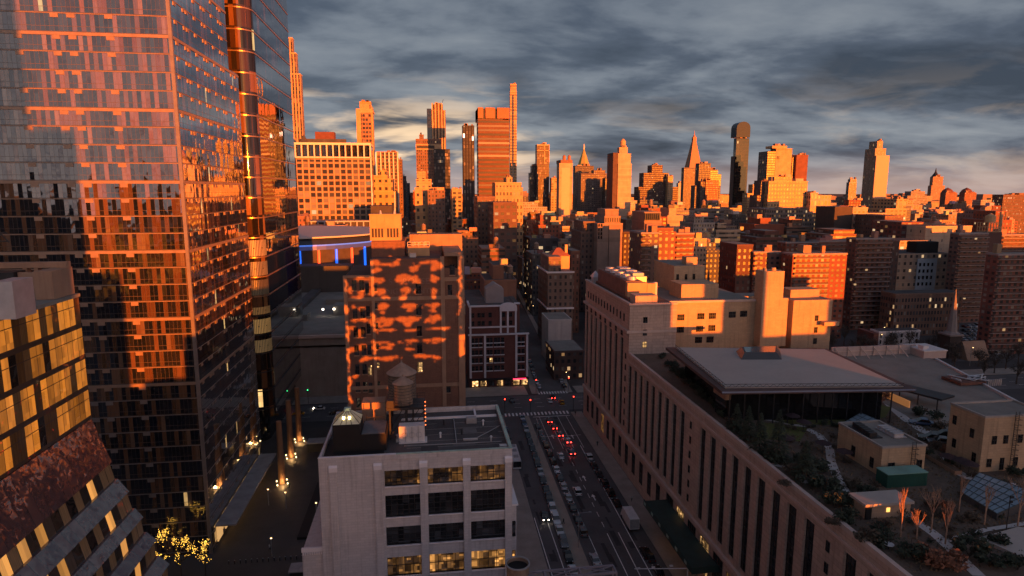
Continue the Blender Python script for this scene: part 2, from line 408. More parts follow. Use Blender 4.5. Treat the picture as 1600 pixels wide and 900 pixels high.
# ------------------------------------------------------------------ ground, roads, pavements
g = MB(); g.poly([(-9000, -3000, 0), (9000, -3000, 0), (9000, 14000, 0), (-9000, 14000, 0)])
struct('ground', g, m_ground)
r = MB()
r.poly([(24.3, 40, .004), (51.8, 40, .004), (53.8, 233, .004), (27.6, 233, .004)])
struct('road', r, m_asphalt)
r = MB(); r.poly([(-600, 233, .008), (900, 233, .008), (900, 252, .008), (-600, 252, .008)])
struct('avenue_road', r, m_asphalt)
r = MB(); r.poly([(46, 252, .006), (57.5, 252, .006), (140, 1650, .006), (124, 1650, .006)])
struct('street_road', r, m_asphalt)
def slab(name, pts, z=.15, mm=None):
    s_ = MB(); s_.prism(pts, 0.0, z); struct(name, s_, mm or m_conc)
slab('pavement', [(51.9, 40), (58.2, 40), (58.2, 230), (53.9, 230)])
slab('pavement', [(12.6, 40), (24.1, 40), (27.5, 230), (12.6, 230)])
slab('pavement', [(57.7, 254), (60.2, 254), (78, 540), (75.2, 540)])
slab('pavement', [(42.6, 254), (45.8, 254), (62.4, 540), (59, 540)])
slab('pavement', [(-400, 253), (41, 253), (41, 265.5), (-400, 265.5)])
slab('pavement', [(62, 253), (800, 253), (800, 262), (62, 262)])
slab('median', [(31.2, 94), (35.1, 94), (35.35, 131), (37.1, 228), (35.6, 228), (32.0, 150)], .16, m_median)
slab('plaza', [(-51, 60), (-19.5, 60), (-24, 226), (-51, 226)], .12, mat("plaza_paving", (.05, .044, .042), .7, var=.25, scale=.2, fine=.3))
mk = MB()
def stripe(x0, y0, x1, y1, w_=.16, z=.012):
    dd = Vector((x1 - x0, y1 - y0, 0)); nn = Vector((-dd.y, dd.x, 0)).normalized() * (w_ / 2)
    mk.poly([(x0 - nn.x, y0 - nn.y, z), (x1 - nn.x, y1 - nn.y, z), (x1 + nn.x, y1 + nn.y, z), (x0 + nn.x, y0 + nn.y, z)])
stripe(25.9, 96, 26.5, 153, .2); stripe(29.0, 96, 29.6, 153, .2)
stripe(37.9, 96, 39.5, 225, .16)            # edge of the parked row beside the median
stripe(47.6, 96, 49.9, 198, .2); stripe(42.3, 100, 43.3, 143, .2); stripe(44.9, 100, 46.2, 143, .2)
for k in range(11):
    y = 146 + k * 5.2; stripe(43.4 + k * .1, y, 43.44 + k * .1, y + 2.6, .14)
stripe(43.6, 196, 44.3, 226, .16); stripe(47.2, 196, 47.9, 226, .16); stripe(50.6, 196, 51.2, 226, .16)
stripe(40.3, 196, 40.9, 226, .16)
stripe(38.6, 226.6, 52.8, 226.6, .45)       # stop line
stripe(38, 207, 52.3, 207, .2)
for k in range(18):                          # crossing before the avenue
    x = 28.2 + k * 1.42; mk.poly([(x, 228.6, .013), (x + .65, 228.6, .013), (x + .72, 231.8, .013), (x + .07, 231.8, .013)])
for k in range(11):
    x = 45.4 + k * 1.2; mk.poly([(x, 253.0, .0145), (x + .6, 253.0, .0145), (x + .65, 256.2, .0145), (x + .05, 256.2, .0145)])
for yy in (238, 242.6, 247.2):
    for k in range(60): stripe(-120 + k * 9, yy, -117 + k * 9, yy, .15, .014)
for (x, y) in ((45.6, 203), (49, 204), (42.2, 205), (41.5, 186), (45.2, 172), (44.9, 160)):   # lane arrows
    stripe(x, y, x, y + 2.2, .3); mk.poly([(x - .6, y + 2.2, .0128), (x + .6, y + 2.2, .0128), (x, y + 3.6, .0128)])
for k in range(16):                          # flush cracks and patched trenches
    pass
struct('road_markings', mk, m_paint)
pt = MB()
for k in range(26):
    x = rng.uniform(39, 50); y = rng.uniform(100, 224); a, b = rng.uniform(.5, 1.6), rng.uniform(2, 9)
    pt.poly([(x, y, .007 + k * .0001), (x + a, y, .007 + k * .0001), (x + a, y + b, .007 + k * .0001), (x, y + b, .007 + k * .0001)])
for k in range(12):
    x = rng.uniform(25.5, 30); y = rng.uniform(100, 224); a, b = rng.uniform(.5, 1.4), rng.uniform(2, 9)
    pt.poly([(x, y, .0101 + k * .0001), (x + a, y, .0101 + k * .0001), (x + a, y + b, .0101 + k * .0001), (x, y + b, .0101 + k * .0001)])
struct('road_patches', pt, mat("patched_asphalt", (.03, .03, .033), .75, var=.3, scale=.5))

# ------------------------------------------------------------------ residential glass tower (left)
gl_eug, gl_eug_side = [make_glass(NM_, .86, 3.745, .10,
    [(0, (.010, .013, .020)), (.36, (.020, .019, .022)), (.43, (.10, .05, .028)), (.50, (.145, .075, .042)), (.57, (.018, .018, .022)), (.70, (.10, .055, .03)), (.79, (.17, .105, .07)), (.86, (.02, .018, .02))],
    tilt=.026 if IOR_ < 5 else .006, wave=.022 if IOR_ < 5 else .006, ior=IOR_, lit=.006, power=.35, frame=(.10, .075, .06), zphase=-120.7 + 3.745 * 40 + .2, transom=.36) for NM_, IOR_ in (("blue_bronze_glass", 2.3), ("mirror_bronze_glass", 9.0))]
XE, YE = -52.0, 147.0
t = thing('glass_tower', "tall residential glass tower with bronze floor bands and vent boxes, tallest at the left edge", 'tower', (XE, YE, 0))
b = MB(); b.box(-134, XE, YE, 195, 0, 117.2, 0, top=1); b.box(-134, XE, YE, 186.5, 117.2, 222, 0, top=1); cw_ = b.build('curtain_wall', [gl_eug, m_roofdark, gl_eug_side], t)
for p_ in cw_.data.polygons:
    if p_.normal.x > .5: p_.material_index = 2
vents = []
zs = [120.7 - 3.745 * k for k in range(-9, 33)]
for i, z in enumerate(zs):
    thick = (i % 4) == 2 and z > 30
    b = MB(); h = .62 if thick else .13; pr_ = .16 if thick else .10
    yb = 195 if z < 117 else 186.5
    b.box(-134, XE + pr_, YE - pr_, YE, z - h - .02, z - .02); b.box(XE, XE + pr_, YE, yb, z - h - .02, z - .02)
    fb = b.build('floor_band', m_band if z > 42 else m_bandgrey_shade, t)  # greyer copy below the sun line paints the shade into the bands
    for x in (-130, -126.5, -119.5, -112.5, -105, -101.6, -94.4, -90.8, -81.4, -74.2, -71.1, -63.9):
        if rng.random() < .93: vents.append((abs(z - 80) * .6 + abs(x - XE), fb, (x - .75, x + .75, YE - .11, YE - .01, z - h - .8, z - h - .025), z))
    for y in (150, 155.2, 156.9, 162, 167.4, 169.2, 174.6, 180.2, 182, 188.5, 192):
        if y < yb - 1 and rng.random() < .95: vents.append((abs(z - 80) * .6 + abs(y - YE), fb, (XE + .01, XE + .12, y - .6, y + .6, z - h - .75, z - h - .025), z))
vents.sort(key=lambda q: q[0])
for (dd, fb, bx_, z) in vents[:96]:
    b = MB(); b.box(*bx_); b.build('vent_box', m_band if z > 42 else m_bandgrey_shade, fb)
b = MB()
for (dd, fb, bx_, z) in vents[96:]: b.box(*bx_, 0 if z > 42 else 1)
tag(b.build('vent_box', [m_band, m_bandgrey_shade], t), kind='stuff')
b = MB(); b.box(XE - .5, XE + .22, YE - .22, YE + .35, 0, 222); b.build('corner_post', m_bandgrey_shade, t)

# ------------------------------------------------------------------ office tower with the rounded corner
gl_t2 = make_glass("smooth_dark_glass", 1.5, 6.4, .05,
    [(0, (.010, .010, .012)), (.6, (.022, .018, .017)), (.8, (.06, .035, .022)), (.93, (.12, .07, .04))],
    tilt=.0035, wave=.004, ior=9.0, lit=.0, frame=(.02, .018, .018), rough=.02, power=1.0)
X2, Y2, Y2b = -52.4, 213.0, 271.5
t = thing('round_cornered_tower', "dark glass office tower with a rounded corner flashing the low sun, beside the residential tower", 'tower', (X2, Y2, 0))
def rounded(x1, y0, y1, r, off=0.0, n=14):
    pts = [(-130, y0 - off)]
    for k in range(n + 1):
        a = -math.pi / 2 + (math.pi / 2) * k / n
        pts.append((x1 - r + (r + off) * math.cos(a), y0 + r + (r + off) * math.sin(a)))
    pts += [(x1 + off, y1 + off), (-130, y1 + off)]
    return pts
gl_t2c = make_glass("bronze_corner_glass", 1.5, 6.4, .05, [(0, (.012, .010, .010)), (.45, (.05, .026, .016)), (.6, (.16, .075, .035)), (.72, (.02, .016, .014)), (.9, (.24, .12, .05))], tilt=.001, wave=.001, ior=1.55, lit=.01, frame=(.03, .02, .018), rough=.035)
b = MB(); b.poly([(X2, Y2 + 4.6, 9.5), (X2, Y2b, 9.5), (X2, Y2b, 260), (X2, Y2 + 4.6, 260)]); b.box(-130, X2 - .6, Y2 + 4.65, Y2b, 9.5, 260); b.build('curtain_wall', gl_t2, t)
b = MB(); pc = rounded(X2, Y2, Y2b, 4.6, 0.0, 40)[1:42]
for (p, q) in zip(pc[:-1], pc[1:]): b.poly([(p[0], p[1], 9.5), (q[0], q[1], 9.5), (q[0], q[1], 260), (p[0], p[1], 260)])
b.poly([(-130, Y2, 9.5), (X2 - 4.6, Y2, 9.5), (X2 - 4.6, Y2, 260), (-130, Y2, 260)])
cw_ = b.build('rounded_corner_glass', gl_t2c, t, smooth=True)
bm = bmesh.new(); bm.from_mesh(cw_.data); bmesh.ops.remove_doubles(bm, verts=bm.verts, dist=1e-4); bmesh.ops.recalc_face_normals(bm, faces=bm.faces)
for f_ in bm.faces:
    if f_.normal.dot(f_.calc_center_median() - Vector((X2 - 4.6, Y2 + 4.6, 0)) + wloc(t)) < 0 and len(bm.faces) < 0: f_.normal_flip()
bm.to_mesh(cw_.data); bm.free()
b = MB(); b.prism(rounded(X2 - 2.5, Y2 + 2.5, Y2b - 2, 3.6), 0, 9.4); b.build('lobby_wall', m_panedark, t)
z = 12.0; k = 0
while z < 200:
    b = MB(); b.prism(rounded(X2, Y2, Y2b, 4.6, .16), z, z + .38); b.build('floor_band', mat("polished_bronze", (.36, .22, .14), .3, metal=.6, var=.05) if z > 45 else m_steel, t); z += 6.4; k += 1
# lit office floors behind the rounded corner
for (z0, z1, mm) in ((63.8, 69, 'a'), (57.4, 62, 'b'), (51.0, 56, 'c'), (44.6, 47, 'd'), (38.2, 43, 'a'), (31.8, 36, 'b')):
    pts = rounded(X2, Y2, Y2b, 4.6, .05)[1:15]
    b = MB()
    for (p, q) in zip(pts[:-1], pts[1:]): b.poly([(p[0], p[1], z0), (q[0], q[1], z0), (q[0], q[1], z1), (p[0], p[1], z1)])
    lf = b.build('lit_office_floor', lamp_mat("office_glow_" + mm, {'a': (.30, .17, .06), 'b': (.16, .10, .045), 'c': (.06, .04, .025), 'd': (.20, .10, .035)}[mm], .42), t)
    b = MB()
    for (p, q) in zip(pts[:-1], pts[1:]): b.bar((p[0], p[1], z0), (p[0], p[1], z1), .16, .16)
    b.bar((pts[3][0], pts[3][1], (z0 + z1) / 2), (pts[9][0], pts[9][1], (z0 + z1) / 2), .2, .3)
    b.build('mullion', m_steel, lf)

# ------------------------------------------------------------------ pleated glass building at the bottom left
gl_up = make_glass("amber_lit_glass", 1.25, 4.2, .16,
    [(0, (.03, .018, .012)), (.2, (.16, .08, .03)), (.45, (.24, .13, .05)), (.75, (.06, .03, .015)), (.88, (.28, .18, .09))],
    tilt=.02, wave=.04, ior=1.9, lit=.66, power=.30, blind_lit=(1.0, .30, .03), frame=(.10, .06, .04), transom=.72)  # pane glow stands for lit offices and for low sun on this wall
m_pleat = bpy.data.materials.new("pleated_glass_panel"); m_pleat.use_nodes = True
def _pleat():
    nb = NB(m_pleat.node_tree); p = principled(m_pleat); L = m_pleat.node_tree.links
    co = nb.n('ShaderNodeTexCoord').outputs['Object']; x, y, z_ = nb.sep(co)
    cell = nb.comb(0.0, nb.m('FLOOR', nb.m('DIVIDE', y, 1.55)), nb.m('FLOOR', nb.m('DIVIDE', z_, 4.4)))
    r_ = nb.white(cell, 1)
    seam = nb.m('GREATER_THAN', nb.m('ABSOLUTE', nb.m('SUBTRACT', nb.m('FRACT', nb.m('DIVIDE', y, 1.55)), .5)), .475)
    c_ = nb.mix(nb.white(cell), (.070, .040, .046), (.12, .058, .055))
    L.new(nb.mix(seam, c_, (.03, .02, .02)), p.inputs['Base Color'])
    p.inputs['Roughness'].default_value = .10; p.inputs['IOR'].default_value = 2.2
    geo = nb.n('ShaderNodeNewGeometry')
    wv = nb.scale(nb.vm('SUBTRACT', nb.noise(nb.vm('ADD', co, nb.scale(r_, 30.0)), 1.1, 2, .5, .8, 1), (.5, .5, .5)), .34)
    L.new(nb.vm('NORMALIZE', nb.vm('ADD', geo.outputs['Normal'], wv)), p.inputs['Normal'])
_pleat()
t = thing('pleated_office_building', "low glass office building with stacked sloping glass pleats, at the bottom left corner", 'building', (-45, 88, 0))
YN, YF = 18.0, 88.0
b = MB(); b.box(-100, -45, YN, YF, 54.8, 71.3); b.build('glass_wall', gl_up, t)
b = MB(); b.box(-100, -44.85, YN, YF + .15, 71.32, 71.75); b.build('roof', m_rooftan, t)
def strip(x0, z0, x1, z1, name, mm):
    """a band of the pleated front, from its upper edge to its lower edge"""
    b = MB()
    b.hexa([(x1 - 1.2, YN, z1), (x1, YN, z1), (x1, YF, z1), (x1 - 1.2, YF, z1)], [(x0 - 1.2, YN, z0), (x0, YN, z0), (x0, YF, z0), (x0 - 1.2, YF, z0)])
    return b.build(name, mm, t)
prof = [(-45.0, 54.7), (-42.99, 88.0, 48.47)[::2], (-42.48, 88.0, 46.04)[::2], (-41.18, 88.0, 44.09)[::2], (-40.65, 88.0, 41.61)[::2], (-39.69, 88.0, 40.22)[::2], (-39.46, 88.0, 38.0)[::2], (-38.22, 88.0, 36.75)[::2], (-38.16, 88.0, 34.33)[::2], (-36.83, 88.0, 32.95)[::2], (-36.84, 88.0, 29.61)[::2], (-35.59, 88.0, 28.0)[::2]]
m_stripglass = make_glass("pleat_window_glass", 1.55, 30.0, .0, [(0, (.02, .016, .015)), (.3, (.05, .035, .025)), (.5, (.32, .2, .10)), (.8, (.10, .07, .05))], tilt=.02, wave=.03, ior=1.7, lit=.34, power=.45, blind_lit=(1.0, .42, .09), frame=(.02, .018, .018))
for k in range(0, len(prof) - 1):
    (xa, za), (xb, zb) = prof[k], prof[k + 1]
    if k % 2 == 0: strip(xa, za, xb, zb, 'sloping_glass_pleat', m_pleat)
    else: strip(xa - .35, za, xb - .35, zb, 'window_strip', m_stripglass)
b = MB()
for k in range(0, len(prof) - 1):
    (xa, za), (xb, zb) = prof[k], prof[k + 1]
    b.hexa([(-99, YF - .4, zb), (xb - .6, YF - .4, zb), (xb - .6, YF - .02, zb), (-99, YF - .02, zb)], [(-99, YF - .4, za), (xa - .6, YF - .4, za), (xa - .6, YF - .02, za), (-99, YF - .02, za)])
b.box(-100, prof[-1][0] - .5, YN, YF - .45, 0, prof[-1][1]); b.build('end_wall', m_panedark, t)
# open frame round the roof terrace
fr = MB()
fr.box(-100, -45.3, 86.6, 87.6, 75.3, 76.0); fr.box(-47.2, -45.2, 83.0, 87.65, 71.8, 75.28)
for x in (-49.2, -50.5, -55.5, -60): fr.box(x, x + .5, 86.7, 87.5, 71.8, 75.28)
fr.build('terrace_frame', m_bricktrim, t)
b = MB(); b.box(-60, -50.0, 84, 86.4, 71.8, 75.1); b.build('plant_screen', m_steel, t)
b = MB(); b.box(-49.9, -47.9, 84.6, 85.0, 71.8, 75.0); b.build('copper_panel', m_band, t)
b = MB(); b.box(*[-44.1, -42.21], 70.5, 74, 71.8, 75.74); b.build('stair_bulkhead', m_galv, t)
g = thing('facade_cleaning_gantry', "lattice arm of a roof gantry reaching in from the left edge above the pleated building", 'gantry', (-46.5, 72, 71.76))
b = MB()
zt = 79.69
for dz_ in (0, .9):
    for yy in (71.2, 73.0): b.bar((-56, yy, zt + dz_), (-43.6, yy, zt + dz_), .16, .16)
for k in range(9):
    x = -55 + k * 1.4; b.bar((x, 71.2, zt), (x + .7, 71.2, zt + .9), .08, .08); b.bar((x + .7, 71.2, zt + .9), (x + 1.4, 71.2, zt), .08, .08)
b.build('boom', m_steel, g)
b = MB(); b.bar((-46.4, 72, 71.76), (-45.2, 72, zt), .3, .3); b.bar((-47.4, 72, 71.76), (-45.2, 72, zt), .3, .3); b.build('mast', m_steel, g)

# ------------------------------------------------------------------ white loft building in the foreground
def grid_window(parent, x0, x1, z0, z1, y, nx, nz, glass, framew=.07, name='window', axis='y', frame_mat=None, lintel=True):
    """a window: one pane sheet with its muntin frame as a sub-part; axis 'y' faces the camera, 'x-' faces left"""
    b = MB()
    if axis == 'y': b.box(x0, x1, y, y + .05, z0, z1)
    else: b.box(y, y + .05, x0, x1, z0, z1)
    w_ = b.build(name, glass, parent)
    f = MB()
    def bx(a0, a1, c0, c1, dpt):
        if axis == 'y': f.box(a0, a1, y - dpt, y - .004, c0, c1)
        else: f.box(y - dpt, y - .004, a0, a1, c0, c1)
    for i in range(nx + 1):
        x = x0 + (x1 - x0) * i / nx; bx(max(x0, x - framew / 2), min(x1, x + framew / 2), z0, z1, .06)
    for i in range(nz + 1):
        z = z0 + (z1 - z0) * i / nz; bx(x0, x1, max(z0, z - framew / 2), min(z1, z + framew / 2), .075)
    f.build('muntin_frame', frame_mat or m_steel, w_)
    return w_
WX0, WX1, WY, WY1, WZ = -15.9, 11.85, 88.0, 107.0, 46.6
t = thing('white_loft_building', "white painted brick loft building with large gridded factory windows, in the foreground", 'building', (WX0, WY, 0))
rows = [(44.87, 42.5), (41.05, 37.7), (36.1, 33.25), (31.3, 28.3), (26.6, 23.6)]
cols = [(-6.75, -1.72), (-.55, 4.6), (5.7, 10.85)]
b = MB()
b.box(WX0, cols[0][0], WY, WY1, 0, WZ)                                   # blank left bay
b.box(cols[2][1], WX1, WY, WY1, 0, WZ)
for (a, c) in ((cols[0][1], cols[1][0]), (cols[1][1], cols[2][0])): b.box(a, c, WY, WY + 1.2, 0, WZ)
zz = [WZ] + [v for rw in rows for v in rw] + [0]
for (xa, xb) in cols:
    for k in range(0, len(zz), 2): b.box(xa + .003, xb - .003, WY + .14, WY + 1.2, zz[k + 1], zz[k] - .004)
b.box(cols[0][0] + .003, cols[2][1] - .003, WY + 1.25, WY1, 0, WZ - .01)
b.build('wall', m_white, t)
p = MB()
for x in (-13.9, -7.65, -1.14, 5.13, 11.3):
    p.box(x - .52, x + .52, WY - .28, WY - .004, 0, 45.3)
p.build('pilaster', m_white, t)
for x in (-13.9, -7.65, -1.14, 5.13, 11.3):
    c = MB(); c.box(x - .58, x + .58, WY - .36, WY - .004, 45.304, 45.95); c.hexa([(x - .58, WY - .36, 45.95), (x + .58, WY - .36, 45.95), (x + .58, WY - .01, 45.95), (x - .58, WY - .01, 45.95)], [(x - .58, WY - .12, 46.2), (x + .58, WY - .12, 46.2), (x + .58, WY - .01, 46.2), (x - .58, WY - .01, 46.2)])
    c.build('pilaster_cap', m_whitecap, t)
for ri, (z1, z0) in enumerate(rows):
    for ci, (xa, xb) in enumerate(cols):
        glass = m_panedim if ri == 0 else m_panelit if (ri >= 3 or (ri == 2 and ci == 2) or (ri == 0 and ci == 1)) else (m_pane if ri != 1 else m_panedark)
        nx, nz = ((6, 2) if ri == 0 else (6, 4)) if ri < 3 else (4, 2)
        grid_window(t, xa, xb, z0, z1, WY + .5, nx, nz, glass, .09)
        s_ = MB(); s_.box(xa + .004, xb - .004, WY - .08, WY + .5, z0 - .16, z0 - .004); s_.build('sill', m_whitecap, t)
# roof: tar deck inside a parapet with a verdigris coping along the street side
b = MB(); b.box(WX0 + .35, WX1 - .35, WY + .35, WY1 - .3, WZ, WZ + .12)
b.build('roof', m_roofdark, t)
b = MB()
b.box(WX0, WX1, WY, WY + .34, WZ, WZ + .75); b.box(WX0, WX1, WY1 - .3, WY1, WZ, WZ + .9)
b.box(WX1 - .34, WX1, WY + .345, WY1 - .305, WZ, WZ + .75); b.box(WX0, WX0 + .34, WY + .345, WY1 - .305, WZ, WZ + .75)
b.build('parapet', m_white, t)
b = MB(); b.box(WX1 - .42, WX1 + .08, WY - .06, WY1, WZ + .752, WZ + .84); b.box(-5, WX1 - .43, WY - .06, WY + .4, WZ + .752, WZ + .83)
b.build('coping', m_copper, t)
b = MB(); b.box(WX0 - .05, -5.02, WY - .06, WY + .4, WZ + .752, WZ + .83); b.build('coping', m_whitecap, t)
# annex and side bay lower down
b = MB(); b.box(-18.9, WX0 - .01, WY + .5, WY1, 0, 32.9); b.build('annex', m_white, t)
b = MB(); b.box(-18.95, WX0 - .01, WY + .44, WY + .8, 32.9, 33.5)
for k in range(9): b.box(-18.8 + k * .32, -18.62 + k * .32, WY + .34, WY + .435, 32.5, 32.85)
b.build('annex_cornice', m_whitecap, t)
b = MB(); b.box(WX1 + .01, WX1 + .75, WY + .6, WY1, 0, 38.0); b.build('side_bay', m_white, t)
b = MB(); b.box(WX1 + .012, WX1 + 1.0, WY + .45, WY1 + .1, 38.0, 38.3); b.build('side_bay_ledge', m_whitecap, t)
for z in (34.2, 29.4): grid_window(t, WX1 + .12, WX1 + .62, z - 1.2, z + 1.3, WY + .58, 1, 2, m_pane if z > 30 else m_panelit, .06)
# stair and lift house, black, with a lit glass lantern
DZ = WZ + .12
zt = 53.42; xl, xr = -14.25, -10.28
b = MB(); b.box(xl, xr, 91.2, 95.4, DZ, 51.0); b.box(xr + .003, -6.57, 91.2, 97.0, DZ, 49.3); b.build('stair_house', m_black, t)
b = MB(); b.poly([(WX0 + .36, WY + .36, DZ + .03), (xr + 3.4, WY + .36, DZ + .03), (xr + 3.4, 96.5, DZ + .03), (WX0 + .36, 96.5, DZ + .03)]); b.build('black_roof_membrane', m_black, t)
b = MB(); b.box(xr + .15, -6.76, 91.4, 96.8, 49.304, 49.4); b.build('stair_house_roof', mat("slate_grey_roof", (.12, .13, .14), .8, var=.3, scale=.5), t)
lan = MB(); cx, cy = (xl + xr) / 2, 93.3
lan.hexa([(xl, 91.2, 51.0), (xr, 91.2, 51.0), (xr, 95.4, 51.0), (xl, 95.4, 51.0)], [(cx - .35, cy - .35, 52.5), (cx + .35, cy - .35, 52.5), (cx + .35, cy + .35, 52.5), (cx - .35, cy + .35, 52.5)])
lo = lan.build('glass_lantern', mat("lantern_glass", (.30, .34, .33), .15, var=.1, emit=(1.0, .62, .22), power=.05), t)
b = MB()
for (px, py) in ((xl, 91.2), (xr, 91.2), (xr, 95.4), (xl, 95.4), (cx, 91.2), (xl * .7 + xr * .3, 91.2), (xl * .3 + xr * .7, 91.2), (xl, 93.3), (xr, 93.3)):
    q = (cx + (px - cx) * .16, cy + (py - cy) * .16, 52.52); b.bar((px, py, 51.02), q, .07, .07)
b.build('glazing_bar', m_steel, lo)
b = MB(); b.box(cx - .45, cx + .45, cy - .45, cy + .45, 52.5, 52.85); b.build('lantern_cap', m_copper, lo)
for s_ in (-.42, .42):
    b = MB(); b.cyl(cx + s_, 91.95, 51.55, 51.95, .13, n=8); b.build('lantern_lamp', lamp_mat("lantern_bulb", (1.0, .68, .25), 14), lo)
b = MB(); b.box(-11.19, -7.44, 103, 106, DZ, 50.2); b.build('tan_stair_house', m_bricktrim, t)
b = MB(); b.bar((xr + .3, 98, 49.5), (xr + 3.2, 98, 49.5), .06, .06); b.bar((xr + 1.7, 98, DZ), (xr + 1.7, 98, 50.3), .07, .07); b.bar((xr + .3, 98, DZ), (xr + .3, 98, 50), .07, .07); b.build('pipe_rail', m_steel, t)
b = MB()
b.box(-4.9, 11.2, 103.2, 103.5, DZ, DZ + .35); b.box(7.5, 7.8, 103.6, 106.5, DZ, DZ + .35); b.build('low_divider', m_whitecap, t)
for (x, y, mm) in ((1.5, 95, m_pale), (4.88, 96, m_steel), (2.2, 100.5, m_steel), (8.6, 99.5, m_pale), (9.2, 92.5, m_galv)):
    b = MB(); b.cyl(x, y, DZ, DZ + .75, .14, n=8, cap=True); b.cyl(x, y, DZ + .75, DZ + .95, .24, .12, n=8); b.build('vent_pipe', mm, t)
b = MB(); b.box(5.0, 7.2, 93.3, 93.7, DZ, DZ + .25); b.box(10.2, 11.3, 89.2, 90.0, DZ, DZ + .55); b.build('roof_hatch', m_galv, t)
for (x, y, a, c, mm) in ((1.0, 99.2, 3.0, 2.2, 0), (5.2, 96.0, 2.2, 3.0, 1), (8.4, 101.2, 2.4, 1.6, 0), (3.4, 91.2, 3.4, 1.3, 1), (9.0, 94.8, 1.8, 2.4, 0), (-1.5, 90.2, 2.6, 1.6, 0)):
    b = MB(); b.poly([(x, y, DZ + .012 + .002 * mm), (x + a, y + .1, DZ + .012 + .002 * mm), (x + a - .1, y + c, DZ + .012 + .002 * mm), (x, y + c, DZ + .012 + .002 * mm)]); b.build('roof_patch', mat("pale_roof_patch", (.115, .11, .11), .8, var=.3) if mm else mat("dark_roof_patch", (.035, .034, .036), .7, var=.3), t)
for (p, q) in (((-4, 92.2), (10.8, 92.0)), ((3.9, 92.0), (3.9, 103)), ((7.2, 94), (11.2, 98.5))):
    b = MB(); b.bar((*p, DZ + .12), (*q, DZ + .12), .12, .12); b.build('roof_conduit', m_grey, t)
for k in range(5):
    b = MB(); y = 91.5 + k * 2.4; b.box(-3.6, 11.4, y, y + .06, DZ + .001, DZ + .008); b.build('roof_seam', m_roofpale, t)
b = MB(); b.box(5.9, 7.6, 100.4, 101.6, DZ, DZ + .8); b.box(6.0, 7.5, 100.5, 101.5, DZ + .8, DZ + .9); b.build('roof_hatch', m_grey, t)
# water tanks: a smaller one on the black steel stand, a bigger one behind it on its own legs
TY = 97.5
zp = 51.44
def roof_tank(label, tx, ty, zb_, zt_, zc, rr, legs):
    t = thing('rooftop_water_tank', label, 'water tank', (tx, ty, DZ))
    b = MB(); b.cyl(tx, ty, zb_, zt_, rr, rr * .96, n=24); tk = b.build('barrel', m_wood, t)
    b = MB(); z = zb_ + .3
    while z < zt_ - .1: b.cyl(tx, ty, z, z + .05, rr + .03, n=24, cap=True); z += .48
    b.build('hoop', m_steel, tk)
    b = MB(); b.cyl(tx, ty, zt_ + .01, zc, rr * 1.1, .12, n=16); b.cyl(tx, ty, zc, zc + .3, .14, n=8); b.build('cone_roof', mat("felt_cone_roof", (.30, .20, .15), .8, var=.2, scale=.8), t)
    if legs:
        b = MB()
        for (sx_, sy_) in ((-1, -1), (1, -1), (1, 1), (-1, 1)): b.bar((tx + sx_ * rr * .75, ty + sy_ * rr * .75, DZ), (tx + sx_ * rr * .75, ty + sy_ * rr * .75, zb_), .2, .2)
        b.cyl(tx, ty, zb_ - .25, zb_ - .01, rr * 1.05, n=16); b.build('leg_frame', m_steel, t)
    return t
roof_tank("larger water tank with a wide cone roof, behind the smaller tank on steel", -4.6, 104.0, 50.44, 54.88, 56.64, 2.325, True)
t = roof_tank("smaller wooden water tank on the black steel stand, in front of the larger tank", -4.17, TY, zp + .35, 55.1, 56.14, 1.5350000000000001, False)
s_ = MB()
x0, x1 = -6.69, -0.8
s_.box(x0, x1, TY - 2.3, TY + 2.3, zp - .05, zp + .3)
for x in (x0 + .5, (x0 + x1) / 2, x1 - .15):
    for y in (TY - 2.1, TY + 2.1): s_.bar((x, y, DZ), (x, y, zp - .05), .24, .24)
for y in (TY - 2.1, TY + 2.1):
    s_.bar((x0 + .5, y, DZ + .4), ((x0 + x1) / 2, y, zp - .3), .1, .1); s_.bar(((x0 + x1) / 2, y, DZ + .4), (x1 - .15, y, zp - .3), .1, .1)
s_.build('steel_stand', m_steel, t)
b = MB()
for y in (TY - 2.25, TY + 2.25):
    for z in (zp + .75, zp + 1.15): b.bar((x0, y, z), (x1, y, z), .05, .05)
    for k in range(6): b.bar((x0 + (x1 - x0) * k / 5, y, zp + .3), (x0 + (x1 - x0) * k / 5, y, zp + 1.15), .05, .05)
b.build('platform_rail', m_steel, t)
b = MB(); b.box(x0 + .1, x0 + 1.1, TY - 2.25, TY - 1.2, zp + .31, zp + 1.5); b.build('control_box', m_steel, t)
b = MB()
for k in range(7): b.cyl(x1 + .05, TY - 2.35, zp - 2.6 + k * .62, zp - 2.48 + k * .62, .07, n=6)
b.build('string_light', lamp_mat("string_bulb", (1.0, .16, .04), 3.0), t)
t = thing('cooling_unit', "pale boxy cooling unit with three fan rings under the water tank stand", 'cooling unit', (-2.85, 94, DZ))
x0, x1 = -4.79, -0.9; zt = 49.41
b = MB(); b.box(x0, x1, 93.5, 95.2, DZ + .2, zt); b.box(x0 - .05, x1 + .35, 93.3, 95.4, DZ, DZ + .2); b.build('casing', m_pale, t)
for k in range(3):
    xx = x0 + (x1 - x0) * (k * 2 + 1.6) / 7.2
    b = MB()
    for j in range(16):
        a, a2 = 2 * math.pi * j / 16, 2 * math.pi * (j + 1) / 16
        b.bar((xx + .42 * math.cos(a), 93.47, zt - 1.4 + .42 * math.sin(a)), (xx + .42 * math.cos(a2), 93.47, zt - 1.4 + .42 * math.sin(a2)), .06, .06)
    b.build('fan_ring', m_galv, t)
b = MB()
for k in range(1, 4): b.box(x0 + (x1 - x0) * k / 4 - .03, x0 + (x1 - x0) * k / 4 + .03, 93.42, 93.49, DZ + .25, zt - .1)
b.build('panel_seam', m_grey, t)
t = thing('exhaust_fan', "small galvanised exhaust fan beside the black stair house on the white roof", 'fan', (-4.7, 94.5, DZ))
